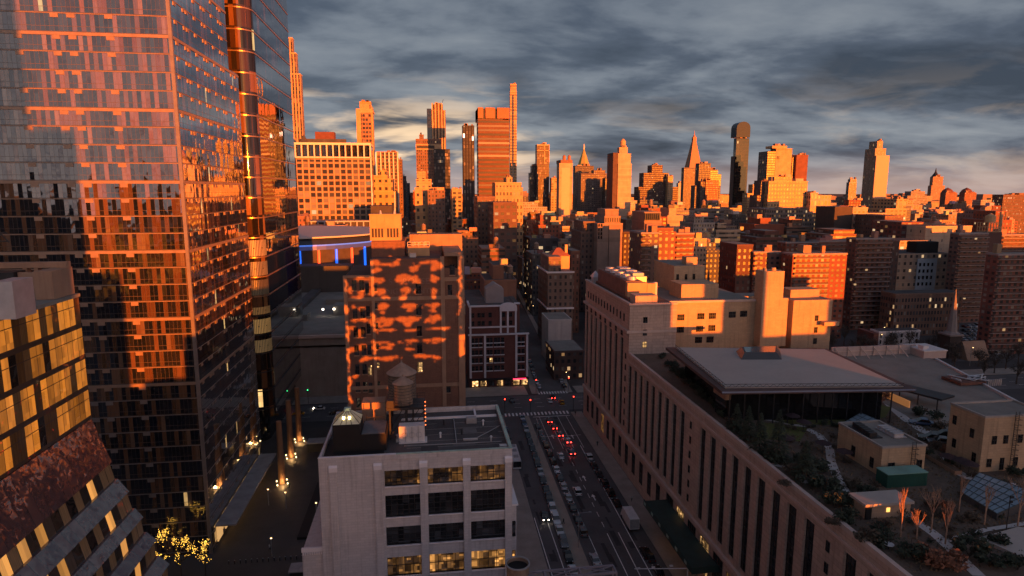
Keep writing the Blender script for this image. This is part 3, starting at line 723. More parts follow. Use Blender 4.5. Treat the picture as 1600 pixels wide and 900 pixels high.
b = MB(); b.box(-5.3, -4.2, 94, 95, DZ, DZ + .5); b.build('curb', m_galv, t)
b = MB(); b.cyl(-4.75, 94.5, DZ + .5, DZ + 1.0, .5, .42, n=14); b.cyl(-4.75, 94.5, DZ + 1.0, DZ + 1.15, .62, .3, n=14); b.build('hood', m_galv, t)

# ------------------------------------------------------------------ foreground roof below the frame: dunnage truss and vent barrel
t = thing('near_roof_building', "roof of a building just below the picture, its edge carrying the steel truss", 'building', (4, 40, 0))
b = MB(); b.box(4, 26, 30, 67.2, 0, 38.2); b.build('wall', m_white, t)
b = MB(); b.box(4.2, 25.8, 30.2, 67, 38.204, 38.4); b.build('roof', m_roofdark, t)
t = thing('steel_dunnage_truss', "grey steel truss frame with crossed braces at the bottom edge of the picture", 'truss', (15, 66, 38.4))
b = MB()
xa, xb = 8.52, 20.81; zt = 41.66
for y in (64.6, 66.0):
    b.bar((xa, y, zt), (xb, y, zt), .22, .22); b.bar((xa, y, zt - 2.0), (xb, y, zt - 2.0), .18, .18)
n_ = 3
for k in range(n_ + 1):
    x = xa + (xb - xa) * k / n_
    b.bar((x, 66, 38.4), (x, 66, zt), .18, .18); b.bar((x, 64.6, zt), (x, 66, zt), .16, .16); b.bar((x, 64.6, 38.4), (x, 64.6, zt), .18, .18)
    if k < n_:
        x2 = xa + (xb - xa) * (k + 1) / n_
        b.bar((x, 64.6, zt + .02), (x2, 66, zt + .02), .12, .1); b.bar((x, 66, zt + .05), (x2, 64.6, zt + .05), .12, .1)
b.build('frame', mat("purplish_grey_steel", (.20, .18, .21), .55, metal=.2, var=.15), t)
t = thing('vent_barrel', "open topped round vent barrel with a dark mouth, beside the bottom edge truss", 'vent', (9.55, 66, 38.4))
b = MB(); cx = 9.55; zt = 42.9; rr = 1.4050000000000002
b.cyl(cx, 66, 38.4, zt - .02, rr * .92, n=24, cap=False); b.build('drum', m_wood, t)
b = MB()
for k in range(24):
    a, a2 = 2 * math.pi * k / 24, 2 * math.pi * (k + 1) / 24
    b.bar((cx + rr * .95 * math.cos(a), 66 + rr * .95 * math.sin(a), zt), (cx + rr * .95 * math.cos(a2), 66 + rr * .95 * math.sin(a2), zt), .16, .14)
b.build('rim', m_grey, t)
b = MB(); b.cyl(cx, 66, zt - .6, zt - .5, rr * .9, n=24); b.build('mouth', m_black, t)

# ------------------------------------------------------------------ tall brown brick printing house
BY = 190.0
X = lambda a: a
t = thing('brown_brick_loft', "tall brown brick loft with tan brick bands and a faded wall sign, dappled with sun", 'building', (-24.67, BY, 0))
xL, xM0, xM1, xR = -24.67, -16.53, 4.5, 10.54
zL, zM, zR = 59.4, 64.88, 66.03
b = MB()
b.box(xL, xM0, BY, 222, 0, zL, 0, top=1); b.box(xM0 + .003, xM1, BY, 222, 0, zM, 0, top=1); b.box(xM1 + .003, xR, BY + .05, 222, 0, zR - 4.2, 0, top=1)
b.build('wall', [m_brickbrn, m_roofdark], t)
for (a, c, z) in ((xL, xL + 1.1, zL), (xM0 - .1, xM0 + .8, zM), (xM1 - .6, xM1 + .6, zR - .65), (xR - 1.5, xR, zR - .65)):
    b = MB(); b.box(a, c, BY - .3, BY - .003, 0, z); b.build('tan_pier', m_bricktrim, t)
for z in (52.9, 25.63, 18.07):
    b = MB(); b.box(xL + 1.21, xR - 1.51, BY - .2, BY - .004, z - .55, z + .55); b.build('tan_course', m_bricktrim, t)
b = MB(); b.box(xL, xM0 - .11, BY - .22, BY + .3, zL, zL + .7); b.build('tan_coping', m_bricktrim, t)
b = MB(); b.box(xM1 + .61, xR - 1.51, BY - .2, BY - .004, 58.48 - .6, 58.48 + .6); b.build('tan_course', m_bricktrim, t)
b = MB()
b.box(xM1 + .61, xR - 1.51, BY + 3.5, 221, zR - 4.2, zR - .6); b.build('loggia_back', m_brickbrn, t)
b = MB(); b.box(xM1 + .61, xR, BY, 222, zR - .6, zR + .5); b.box(xR - .6, xR + .5, BY + .06, 222, 0, zR - .61); b.build('corner_frame', m_bricktrim, t)
for (px, wpx, ys) in ((552.5, 6, (445, 488, 517, 545, 575, 603, 628)), (564, 6, (445, 488, 517, 545, 575, 603, 628)), (572.5, 5, (450, 485, 512, 545, 577, 605, 630)), (652, 7, (452, 485, 518, 545, 575)), (585.5, 3.4, (450, 477, 508, 540, 570, 600)), (697, 6, (610,)), (706, 7, (424,)) , (702, 6, (455,))):
    for y in ys:
        x = xL + (px - 536) * 0.18883870967741936
        z = 56.17 + (450 - y) * 0.19740000000000002
        wd = wpx * .11; hh = 1.55 if wpx > 4 else .9
        grid_window(t, x - wd, x + wd, z - hh, z + hh, BY - .03, 2 if wpx > 4 else 1, 2, m_pane, .1)
        s_ = MB(); s_.box(x - wd - .15, x + wd + .15, BY - .25, BY - .004, z - hh - .32, z - hh - .01); s_.build('sill', m_bricktrim, t)
# rooftop: louvred tank house, blind penthouses, cooling tower
def rr_(name, x0, x1, y0, y1, z0, z1, mm): 
    b = MB(); b.box(x0, x1, y0, y1, z0, z1); return b.build(name, mm, t)
m_tankhouse = mat("ochre_tank_house", (.50, .31, .16), .8, var=.12, scale=.3, streak=.2)
rr_('penthouse', -16.69, -6.73, 196, 214, zM - .2, 69.61, m_brickbrn)
ph = (-17.24, -7.79, 77.43, 69.97)
h_ = rr_('tank_house', ph[0], ph[1], 199, 207, 69.61, ph[2], m_tankhouse)
b = MB()
for k in range(4):
    for s_ in (0, 1):
        xx = ph[0] + (ph[1] - ph[0]) * (.06 + s_ * .49 + k * .1); b.box(xx, xx + .62, 198.93, 198.99, ph[3] + .6, ph[3] + 3.4)
b.build('louvre_grille', m_steel, h_)
b = MB(); b.box((ph[0] + ph[1]) / 2 - .12, (ph[0] + ph[1]) / 2 + .12, 198.9, 198.98, ph[3], ph[2]); b.box(ph[0] - .15, ph[1] + .15, 198.85, 207.1, ph[2], ph[2] + .3); b.build('roof', m_tankhouse, h_)
for px in (594, 616):
    b = MB(); b.cyl(ph[0] + (ph[1] - ph[0]) * (px - 577) / 49, 200.2, ph[2] + .3, ph[2] + 1.4, .45, .2, n=10); b.build('vent_cap', m_galv, h_)
b = MB(); b.cyl(ph[0] + (ph[1] - ph[0]) * .8, 203, ph[2] + .3, ph[2] + 7.0, .22, .15, n=8); b.build('flue_pipe', m_galv, h_)
ct = (-5.83, 0.8, 67.85, 63.89)
h_ = rr_('cooling_tower', ct[0], ct[1], 197, 206, zM - .2, ct[2], m_tankhouse)
b = MB()
for k in range(5):
    xx = ct[0] + (ct[1] - ct[0]) * k / 4
    b.bar((xx, 196.6, ct[2]), (xx, 196.6, ct[2] + 1.4), .14, .14)
b.bar((ct[0], 196.6, ct[2] + 1.4), (ct[1], 196.6, ct[2] + 1.4), .14, .14); b.bar((ct[0], 196.6, ct[2] + .6), (ct[1], 196.6, ct[2] + .6), .14, .14)
b.build('top_rail', m_pale, h_)
for k in range(3):
    b = MB(); b.cyl(ct[0] + (ct[1] - ct[0]) * (.25 + .25 * k), 201, ct[2], ct[2] + 1.3, 1.0, .9, n=14); b.build('fan_stack', m_tankhouse, h_)
rr_('rear_wing', -5.62, 11.84, 214, 221.5, zM - .2, 70.36, m_bricktrim)
rr_('roof_unit', -5.21, -3.3, 193, 195, zM, zM + 1.2, m_galv)
# faded painted letters, a shade paler than the brick
m_ghost = mat("faded_sign_paint", (.235, .145, .115), .9, var=.3, scale=.6)
def letters(txt, x, z, size, parent, y, mm, name='sign_lettering', depth=.01):
    cu = bpy.data.curves.new(name, 'FONT'); cu.body = txt; cu.size = size; cu.extrude = depth
    o = bpy.data.objects.new(name, cu); me = bpy.data.meshes.new_from_object(o); bpy.data.objects.remove(o)
    ob = bpy.data.objects.new(name, me); me.materials.append(mm); COL.objects.link(ob)
    ob.parent = parent; ob.location = Vector((x, y, z)) - wloc(parent); ob.rotation_euler = (math.pi / 2, 0, 0)
    return ob
letters("S    ROUSE", xM0 + 5.0, 57.17, 2.6, t, BY - .02, m_ghost)
letters("ING    PRINTING", xM0 + 3.6, 54.26, 2.4, t, BY - .02, m_ghost)

# ------------------------------------------------------------------ red brick corner house across the avenue
CY = 266.0
cx0, cx1 = 17.19, 42.87; zt = 35.43
t = thing('red_brick_corner_house', "dark red brick corner house with white stone pilasters and a curved gable, across the avenue", 'building', (cx0, CY, 0))
zu, zm = 25.34, 23.08
b = MB(); b.box(cx0, cx1, CY, 292, 0, zm, 0, top=1); b.box(cx0 + .1, 37.5, CY + .8, 292, zm + .01, zt, 0, top=1); b.box(37.5 + .01, cx1 - 3, CY + 5, 292, zm + .01, 35.63, 0, top=1)
b.build('wall', [m_brickred, m_roofdark], t)
b = MB()
for px in (735, 757.5, 806.5, 823.5):
    x = cx0 + (px - 733) * (cx1 - cx0) / 92; b.box(x - .45, x + .45, CY - .35, CY - .003, 4.2, zm)
for px in (735.5, 782.5, 793.5, 806):
    x = cx0 + (px - 733) * (cx1 - cx0) / 92; b.box(x - .4, x + .4, CY + .45, CY + .79, zm + .7, zt)
b.build('stone_pilaster', m_whitecap, t)
b = MB(); b.box(cx0 - .4, cx1 + .4, CY - .6, CY + .7, zm, zm + .55); b.box(cx0 - .2, cx1 - 5, CY + .3, CY + .78, zu + .9, zu + 1.5); b.build('stone_cornice', m_whitecap, t)
b = MB(); b.box(cx0, 30.83, CY + .3, CY + 1.6, zt, zt + .6); b.box(cx0 - .3, cx0 + .5, CY + .2, CY + 10, zt + .6, zt + 1.3); b.build('roof_cornice', m_whitecap, t)
gx0, gx1 = 30.56, 38.05
b = MB(); n_ = 10; pts = []
for k in range(n_ + 1):
    a = math.pi * k / n_; pts.append(((gx0 + gx1) / 2 - (gx1 - gx0) / 2 * math.cos(a), zt - .4 + 2.0 * math.sin(a) ** .8))
lo = [(x, CY + .25, z) for x, z in pts] + [(gx1, CY + .25, zt - 2), (gx0, CY + .25, zt - 2)]; hi = [(x, CY + 1.4, z) for x, z in pts] + [(gx1, CY + 1.4, zt - 2), (gx0, CY + 1.4, zt - 2)]
b.hexa(lo, hi); b.build('curved_gable', m_whitecap, t)
b = MB(); b.box(37.49, cx1 - 2.9, CY + 4.4, CY + 6, 35.63, 35.63 + .5); b.build('roof_cornice', m_whitecap, t)
zrow = [3.9 + 3.55 * k for k in range(1, 7)]
for z in [q for q in zrow if q < zm - 3] + [zm - 3.2]:
    for px in (739, 744.5, 751, 762, 767, 774, 779, 785, 811, 817):
        x = cx0 + (px - 733) * (cx1 - cx0) / 92
        grid_window(t, x - .62, x + .62, z, z + 2.1, CY - .03, 2, 2, m_pane if px > 760 else m_panedark, .1)
        s_ = MB(); s_.box(x - .8, x + .8, CY - .3, CY - .004, z - .42, z - .05); s_.build('sill', m_whitecap, t)
for px in (739, 749, 755, 766, 787, 798):
    for z in (zu + 1.9, zt - 4.6):
        x = cx0 + (px - 733) * (cx1 - cx0) / 92; grid_window(t, x - .7, x + .7, z, z + 2, CY + .76, 2, 2, m_panedark, .1)
b = MB(); b.box(cx0 + .2, cx1 + .25, CY - 1.6, CY - .01, 3.3, 3.9); b.build('shop_canopy', m_steel, t)
b = MB(); b.box(36.12, 41.77, CY - 1.72, CY - 1.61, 3.35, 3.85); b.build('neon_sign', lamp_mat("neon_red", (1.0, .02, .06), 2.6), t)
for k in range(7):
    b = MB(); x = cx0 + 1.2 + k * 3.6; b.box(x, x + 2.6, CY - .12, CY - .02, .5, 3.1); b.build('shop_window', make_pane("shop_glass", .9, power=.9), t)
sx0, sx1, sz = (25.46, 33.44, 41.55)
b = MB(); b.box(sx0, sx1, 276, 284, zt - 1, sz); b.hexa([(sx0, 276, sz), (sx1, 276, sz), (sx1, 284, sz), (sx0, 284, sz)], [((sx0 + sx1) / 2 - .1, 276, sz + 2.6), ((sx0 + sx1) / 2 + .1, 276, sz + 2.6), ((sx0 + sx1) / 2 + .1, 284, sz + 2.6), ((sx0 + sx1) / 2 - .1, 284, sz + 2.6)])
b.build('gabled_lift_tower', mat("grey_stucco", (.34, .29, .28), .85, var=.1, scale=.2), t)

# ------------------------------------------------------------------ long limestone postal block on the right, garden on its roof
MX = 58.5
t = thing('limestone_block', "long pink limestone block with tall window strips and a planted roof, right of the street", 'building', (MX, 60, 0))
ZR, ZT = 36.9, 51.6
strips = [(84.1 + 4.85 * k - 4.85 * 5, 2.6) for k in range(0, 4)] + [(84.1 + 4.85 * k, 2.6) for k in range(9)] + [(134.2 + 4.85 * k, 2.6) for k in range(9)]
tall = [(181.4 + 6.05 * k, 2.9) for k in range(8)]
b = MB()
def facade_strips(y0, y1, lst, z0, z1, ztop):
    """front wall laid as piers between the strips, sill course below and frieze above"""
    e = [y0]
    for (a, w_) in lst: e += [a, a + w_]
    e.append(y1)
    for k in range(0, len(e), 2): b.box(MX, MX + 1.0, e[k], e[k + 1], 11.9, z1 - .003)
    b.box(MX + .004, MX + 1.0, y0, y1, z1, ztop); b.box(MX + .12, MX + 1.0, y0 + .01, y1 - .01, 11.0, z0)
facade_strips(50, 176, strips, 12.8, 33.9, ZR)
facade_strips(176.0, 228, tall, 12.8, 40.6, ZT)
b.box(MX - .15, MX + 1.0, 50, 228, 0, 10.99)                              # base
b.box(MX + 1.005, 118, 50, 175.99, 0, ZR - .05, 0, top=1); b.prism([(118.01, 50), (122, 90), (130.6, 118), (143.6, 157.5), (143.6, 166), (118.01, 166)], 0, ZR - .06)
b.box(MX + 1.005, 72.9, 176, 228, 0, ZT - .1, 0, top=1)
b.build('wall', [m_limest, m_roofdark], t)
b = MB()
b.box(MX - .55, MX + .2, 50, 228.3, 11.0, 11.85); b.build('ledge', m_limetrim, t)
b = MB(); b.box(MX - .22, MX + .5, 50, 175.6, ZR, ZR + .75); b.build('parapet_coping', m_limetrim, t)
b = MB(); b.box(MX - .25, MX + .3, 50, 175.7, 34.9, 35.35); b.build('frieze_course', m_limetrim, t)
b = MB(); b.box(MX - .75, MX + .3, 175.75, 228.4, 43.3, 44.1); b.box(MX - .45, 72.9, 175.72, 176.5, 43.32, 44.05); b.build('cornice', m_limetrim, t)
b = MB(); b.box(MX - .3, MX + .6, 175.7, 228.2, ZT, ZT + .6); b.box(MX + .61, 73.0, 175.7, 176.4, ZT, ZT + .6); b.build('parapet_coping', m_limetrim, t)
for (y, w_) in strips:
    grid_window(t, y + .02, y + w_ - .02, 12.83, 33.87, MX + .45, 3, 12, m_panedark, .12, 'window_strip', 'x-')
for (y, w_) in tall:
    grid_window(t, y + .02, y + w_ - .02, 12.83, 40.57, MX + .45, 3, 14, m_panedark, .12, 'window_strip', 'x-')
def wall_window(y0, y1, z0, z1, glass=m_panedark, x=MX, parent=None):
    return grid_window(parent or t, y0, y1, z0, z1, x - .02, 2, 2, glass, .1, 'window', 'x-')
for (yc, n_) in ((130.5, 6), (80.6, 6), (178.6, 7)):
    for k in range(n_): wall_window(yc - .45, yc + .45, 14 + k * 3.5, 15.7 + k * 3.5)
for k in range(13):
    y = 181.2 + k * 3.55; wall_window(y - .55, y + .55, 46.0, 48.3); 
for k in range(8):
    y = 183.0 + 6.05 * k; wall_window(y - .9, y + .9, 41.2, 42.9)
for k in range(24):
    y = 68 + 6.6 * k
    if 109 < y < 146: continue
    grid_window(t, y, y + 2.6, 3.2, 9.4, MX - .17, 3, 4, m_panelit if k in (2, 5, 6, 20) else m_panedark, .12, 'window', 'x-')
for k in range(5):
    y = 112 + 6.6 * k; grid_window(t, y, y + 4.2, 2.2, 10.2, MX - .17, 4, 5, make_pane("entrance_glass", .5, power=.4) if k % 2 else m_panedark, .14, 'entrance_window', 'x-')
# green entrance canopy
b = MB(); b.box(52.6, MX - .2, 113.5, 142.5, 7.5, 8.3); b.box(52.4, 52.59, 113.3, 142.7, 7.2, 8.7); b.box(52.6, MX - .2, 113.3, 113.49, 7.2, 8.7); cn = b.build('entrance_canopy', m_green, t)
b = MB()
for k in range(6): b.box(52.34, 52.39, 116 + k * 5, 117.2 + k * 5, 7.6, 8.3)
b.build('canopy_stud', m_copper, cn)
for k in range(6):
    b = MB(); b.box(54.5, 55.1, 115 + k * 5, 115.6 + k * 5, 7.38, 7.49); b.build('canopy_lamp', m_lightdim, cn)
# west face of the tall end: plain bay near the street, then a set-back range, chimney and end pavilion
b = MB()
b.box(73.0, 97.01 + 5.4, 183, 215, 0, 50.7, 0, top=1)
b.box(112.96, 126.11, 181, 203, 0, 51.0, 0, top=1); b.box(97.01 + 5.45, 112.96, 196, 203, 0, 50.0, 0, top=1)
b.build('rear_range', [m_tan2, m_rooftan], t)
b = MB(); b.box(72.9, 97.01 + 5.5, 182.7, 183.2, 50.7, 51.4); b.build('range_coping', m_limetrim, t)
for (px, py) in ((1050, 495), (1065, 495), (1096, 494), (1114, 494), (1145, 493), (1163, 492), (1050, 514), (1065, 514), (1095, 513.5), (1114, 513), (1050, 532), (1094, 531), (1112, 531)):
    x = 73.4 + (px - 1047) * 0.20902654867256643; z = 46.42 - (py - 494) * 0.2025000000000002
    grid_window(t, x - 1.15, x + 1.15, z - .95, z + .95, 182.98, 4, 2, m_panedark, .12)
for (px, py) in ((1008, 500), (1008, 520), (1007, 539)):
    x = 63.3; z = 47.21 - (py - 500) * .19; grid_window(t, x - .65, x + .65, z - .9, z + .9, 175.97, 2, 2, m_pane if py < 530 else make_pane("amber_glass", 1.1, power=.5), .1)
for (px, py) in ((1276, 497), (1275, 517), (1274, 536)):
    x = 121.07; z = 45.21 - (py - 497) * .19; grid_window(t, x - .6, x + .6, z - .9, z + .9, 180.98, 2, 2, m_panedark, .1)
ch = (101.37, 108.04, 60.55)
b = MB(); b.box(ch[0], ch[1], 179, 184, ZR, ch[2]); c_ = b.build('chimney', m_tan2, t)
b = MB(); b.box(ch[0] + .3, ch[0] + 1.1, 179.5, 180.3, ch[2], ch[2] + .9); b.build('chimney_pot', m_tan2, c_)
b = MB(); b.cyl((ch[0] + ch[1]) / 2 + .8, 181, ch[2], ch[2] + .9, .8, .7, n=12); b.build('chimney_pot', m_tan2, c_)
b = MB(); b.box(ch[1] + .01, ch[1] + 2.2, 179.6, 183.8, ZR, ch[2] - 8.5); b.build('chimney_buttress', m_tan2, t)
b = MB(); b.box(114.8, 124.72, 186, 192, 51.0, 51.33 + 2.2); b.build('roof_hut', m_tan2, t)
b = MB(); b.box(122.24, 127.25, 178.6, 180.95, 43.08, 44.32); b.build('bracket_balcony', m_tan2, t)
p1 = (82.07, 93.28, 59.75)
b = MB(); b.box(p1[0] + .5, p1[1], 203, 222, 50.6, p1[2], 0, top=1); b.build('penthouse', [m_tan2, m_rooftan], t)
for px in (1058, 1072, 1085):
    x = 86.84 + (px - 1072) * .215; grid_window(t, x - .45, x + .45, 55.0, 56.9, 202.97, 2, 1, m_panedark, .08)
p2 = (79.94, 92.39, 54.74)
b = MB(); b.box(p2[0], p2[1], 190, 200, 50.6, p2[2] + .6); b.build('penthouse', m_tan2, t)
p3 = (88.74, 91.27, 62.9)
b = MB(); b.box(88.04, 91.99, 206, 210, p1[2], 62.25); b.build('roof_hut', m_tan2, t)
# cooling plant on the tall end
b = MB(); b.box(60.8, 66.5, 185, 224, ZT, ZT + .7); b.box(61.5, 66.8, 189.5, 222, ZT + .71, ZT + 5.2); pl = b.build('cooling_plant', mat("rust_brown_louvre", (.20, .09, .065), .7, var=.2, scale=.4), t)
b = MB(); b.box(61.3, 67.5, 187.2, 189.4, ZT + .71, ZT + 5.0); b.box(67.6, 70.3, 187.2, 190.5, ZT + .71, ZT + 4.7); b.build('plant_casing', m_tankhouse, pl)
for k in range(5):
    b = MB(); b.cyl(64.3, 193 + k * 6, ZT + 5.2, ZT + 6.3, 1.7, 1.5, n=16); b.build('fan_stack', m_galv, pl)
b = MB(); b.box(66.9, 71.2, 198, 221, ZT + .2, ZT + 5.4); b.build('plant_casing', m_galv, pl)
for k in range(3):
    b = MB(); b.box(67.2, 70.9, 200 + k * 7, 204.5 + k * 7, ZT + 5.41, ZT + 6.3); b.build('plant_hood', m_pale, pl)
b = MB(); b.cyl(71.3, 190.5, ZT + .1, ZT + 4.6, .75, n=14); b.build('flue_pipe', m_pale, pl)
b = MB(); b.box(60.64, 67.33, 177.5, 182.5, ZT, 54.2); b.build('stair_bulkhead', m_limest, t)
b = MB(); b.hexa([(59.5, 222, ZT + 2), (62.5, 222, ZT + 2), (62.5, 226, ZT + 2), (59.5, 226, ZT + 2)], [(60.9, 223.8, ZT + 4.2), (61.1, 223.8, ZT + 4.2), (61.1, 224.2, ZT + 4.2), (60.9, 224.2, ZT + 4.2)]); b.box(59.9, 62.1, 222.4, 225.6, ZT, ZT + 1.99); b.build('corner_turret', m_galv, t)
# rear flat roof with braced screen wall
b = MB(); b.prism([(100, 104), (125.7, 104), (130.3, 118), (143.3, 157.6), (143.3, 165.9), (104, 165.9), (104, 140)], ZR - .03, ZR + .14); b.build('rear_roof', m_rooftan, t)
b = MB(); b.box((116.08, 166.44, 37.0)[0], 143, 165.2, 165.7, ZR + .04, ZR + 2.9); sc = b.build('screen_wall', mat("pinkish_screen_wall", (.46, .36, .33), .85, var=.1, scale=.3, streak=.3), t)
b = MB()
for k in range(7):
    x = 117 + k * 4.1; b.bar((x, 165.1, ZR + 2.5), (x + .6, 161.9, ZR + .08), .2, .2); b.box(x - .15, x + .15, 164.9, 165.19, ZR + .05, ZR + 2.9)
b.box(115.6, 143, 164.95, 165.19, ZR + 1.5, ZR + 1.75); b.build('wall_brace', m_limetrim, sc)
bl = (141.23, 148.42, 39.01)
b = MB(); b.box(bl[0], bl[1], 160, 168, ZR, bl[2]); b.build('stair_bulkhead', mat("pinkish_stucco", (.48, .37, .33), .85, var=.08), t)
b = MB(); b.box(bl[0] - .2, bl[1] + .2, 159.8, 168.2, bl[2], bl[2] + .3); b.cyl(bl[0] + 3, 163, bl[2] + .3, bl[2] + 1.2, .8, n=10); b.box(bl[0] + .5, bl[0] + 1.8, 161, 163, bl[2] + .3, bl[2] + 1.4); b.build('bulkhead_roof', m_pale, t)
b = MB(); b.bar((143.5, 158, ZR + .3), (131.3, 118, ZR + .3), .6, .7); b.build('roof_kerb', m_pale, t)

# ------------------------------------------------------------------ planted roof of the limestone block
GZ = 37.0
m_soil = mat("mulch_bed", (.12, .085, .062), .95, var=.4, scale=.25, fine=.5)
m_lawn = mat("roof_lawn", (.10, .11, .028), .95, var=.25, scale=.2, fine=.5)
m_path = mat("pale_path", (.50, .46, .44), .85, var=.12, scale=.3, fine=.3)
m_leaf = mat("evergreen_leaf", (.030, .040, .022), .8, var=.5, scale=.8)
m_leaf2 = mat("winter_shrub_leaf", (.09, .065, .042), .85, var=.45, scale=.7)
m_leaf3 = mat("russet_shrub_leaf", (.24, .095, .05), .85, var=.4, scale=.7)
m_bark = mat("bare_bark", (.40, .24, .16), .85, var=.2, scale=1.5)
m_barkd = mat("dark_bark", (.07, .05, .04), .9, var=.2, scale=1.5)
b = MB(); b.box(59.6, 117.9, 50, 175.8, ZR - .04, GZ); struct('garden_soil', b, m_soil)
def sheet(name, pts, mm, dz_): 
    b = MB(); b.poly([(p[0], p[1], GZ + dz_) for p in pts]); return struct(name, b, mm)
sheet('lawn', [(68.25, 123.19, 37.0), (73.96, 116.69, 37.0), (83.6, 115.03, 37.0), (96.49, 117.81, 37.0), (102.23, 123.57, 37.0), (98.61, 127.56, 37.0), (81.82, 125.89, 37.0), (72.12, 127.62, 37.0)], m_lawn, .03)
sheet('lawn', [(62.89, 110.58, 37.0), (70.65, 107.92, 37.0), (76.46, 114.55, 37.0), (68.61, 118.52, 37.0)], m_lawn, .034)
def path(pts, wd, dz_=.02):
    b = MB(); L_, R_ = [], []
    pts = [Vector((p[0], p[1], 0)) for p in pts]
    for i, p in enumerate(pts):
        d_ = (pts[min(i + 1, len(pts) - 1)] - pts[max(i - 1, 0)]).normalized(); n_ = Vector((-d_.y, d_.x, 0)) * wd / 2
        L_.append((p.x + n_.x, p.y + n_.y, GZ + dz_)); R_.append((p.x - n_.x, p.y - n_.y, GZ + dz_))
    for i in range(len(pts) - 1): b.poly([L_[i], R_[i], R_[i + 1], L_[i + 1]])
    struct('path', b, m_path)
path([(68.83, 121.54, 37.0), (72.33, 118.77, 37.0), (75.75, 115.0, 37.0), (76.29, 110.42, 37.0), (74.37, 104.32, 37.0), (70.81, 98.5, 37.0), (68.09, 92.93, 37.0), (65.94, 87.87, 37.0)], 1.5)
path([(104.89, 129.45, 37.0), (101.86, 121.93, 37.0), (99.84, 116.2, 37.0), (98.48, 110.17, 37.0), (98.58, 104.16, 37.0), (99.87, 99.39, 37.0)], 2.0, .024)
path([(69.98, 82.67, 37.0), (70.4, 79.49, 37.0), (70.18, 74.15, 37.0), (69.29, 70.08, 37.0), (68.05, 64.77, 37.0)], 1.6, .028)
path([(59.73, 99.18, 37.0), (62.74, 96.15, 37.0), (61.32, 91.45, 37.0)], 1.0, .032)
path([(91.12, 97.69, 37.0), (89.67, 92.53, 37.0), (89.79, 90.01, 37.0), (95.17, 85.73, 37.0)], 2.2, .036)
path([(70.59, 72.6, 37.0), (78.32, 74.42, 37.0), (87.75, 75.47, 37.0)], .8, .04)
b = MB(); b.hexa([((74.98, 72.0, 37.0)[0], (74.98, 72.0, 37.0)[1], GZ + .01), ((77.78, 62.79, 37.0)[0], (77.78, 62.79, 37.0)[1], GZ + .01), ((90.75, 70.71, 37.0)[0], (90.75, 70.71, 37.0)[1], GZ + .01), ((82.85, 73.81, 37.0)[0], (82.85, 73.81, 37.0)[1], GZ + .01)], [((74.98, 72.0, 37.0)[0], (74.98, 72.0, 37.0)[1], GZ + .5), ((77.78, 62.79, 37.0)[0], (77.78, 62.79, 37.0)[1], GZ + .5), ((90.75, 70.71, 37.0)[0], (90.75, 70.71, 37.0)[1], GZ + .5), ((82.85, 73.81, 37.0)[0], (82.85, 73.81, 37.0)[1], GZ + .5)])
tag(b.build('timber_deck', m_roofpale), "pale raised timber deck at the right end of the roof garden's lower edge", 'deck')
# pavilion with the wide pale roof
t = thing('garden_pavilion', "wide low roof garden pavilion with a pale flat roof, dark eaves and one skylight", 'pavilion', (80, 130, GZ))
A, B_, C_, D_ = (63.38, 153.14, 44.6), (100.52, 146.11, 44.6), (97.73, 115.13, 44.6), (60.52, 119.28, 44.6)
zt = 44.6
def off(pt, dx_, dy_): return (pt[0] + dx_, pt[1] + dy_)
outer = [off(D_, -1.6, -1.9), off(C_, 1.6, -1.6), off(B_, 1.4, 1.0), off(A_, -2.0, 1.0)] if False else [off(D_, -1.6, -1.9), off(C_, 1.6, -1.4), off(B_, 1.4, 1.0), off(A, -2.2, 1.0)]
b = MB(); b.prism(outer, zt - .75, zt - .1); b.build('eave', mat("dark_brown_eave", (.085, .05, .045), .7, var=.15), t)
b = MB(); b.prism([D_[:2], C_[:2], B_[:2], A[:2]], zt - .09, zt + .06); b.build('roof', m_roofpale, t)
def lerp(p, q, f): return (p[0] + (q[0] - p[0]) * f, p[1] + (q[1] - p[1]) * f)
b = MB()
for (p, q, n_) in ((D_, C_, 26), (A, D_, 18)):
    for z in (zt + .16, zt + .75): b.bar((*p[:2], z), (*q[:2], z), .08, .08)
    for k in range(n_):
        a0, a1 = lerp(p, q, k / n_), lerp(p, q, (k + 1) / n_); b.bar((*a0, zt + .75), (*lerp(a0, a1, .5), zt + .16), .06, .06); b.bar((*lerp(a0, a1, .5), zt + .16), (*a1, zt + .75), .06, .06)
b.build('edge_rail', m_steel, t)
b = MB(); b.bar((*off(outer[0], 0, -.06), zt - .3), (*off(outer[1], 0, -.06), zt - .3), .1, .3); b.build('fascia', mat("blue_grey_fascia", (.22, .25, .33), .5, var=.08), t)
inner = [off(D_, 1.5, 1.5), off(C_, -3.5, 1.5), off(B_, -2, -1), off(A, 2.5, -1)]
b = MB(); b.prism(inner, GZ, zt - .76); b.build('glass_wall', mat("dark_pavilion_glass", (.012, .012, .014), .08, var=.1), t)
b = MB()
for k in range(12):
    p_ = lerp(off(D_, 0, -.4), off(C_, -.5, -.4), (k + .3) / 12); b.box(p_[0] - .1, p_[0] + .1, p_[1] - .1, p_[1] + .1, GZ, zt - .76)
b.build('post', m_steel, t)
q = [(77.05, 147.16, 44.8), (74.44, 139.45, 44.8), (84.21, 138.13, 44.8), (88.85, 146.89, 44.8)]
cq = (sum(p[0] for p in q) / 4, sum(p[1] for p in q) / 4)
b = MB(); lo = [(p[0], p[1], zt + .07) for p in (q[1], q[2], q[3], q[0])]; hi = [(cq[0] + (p[0] - cq[0]) * .8, cq[1] + (p[1] - cq[1]) * .7, zt + 1.5) for p in (q[1], q[2], q[3], q[0])]
b.hexa(lo, hi); sk = b.build('skylight', mat("skylight_frame", (.05, .055, .06), .5, var=.1), t)
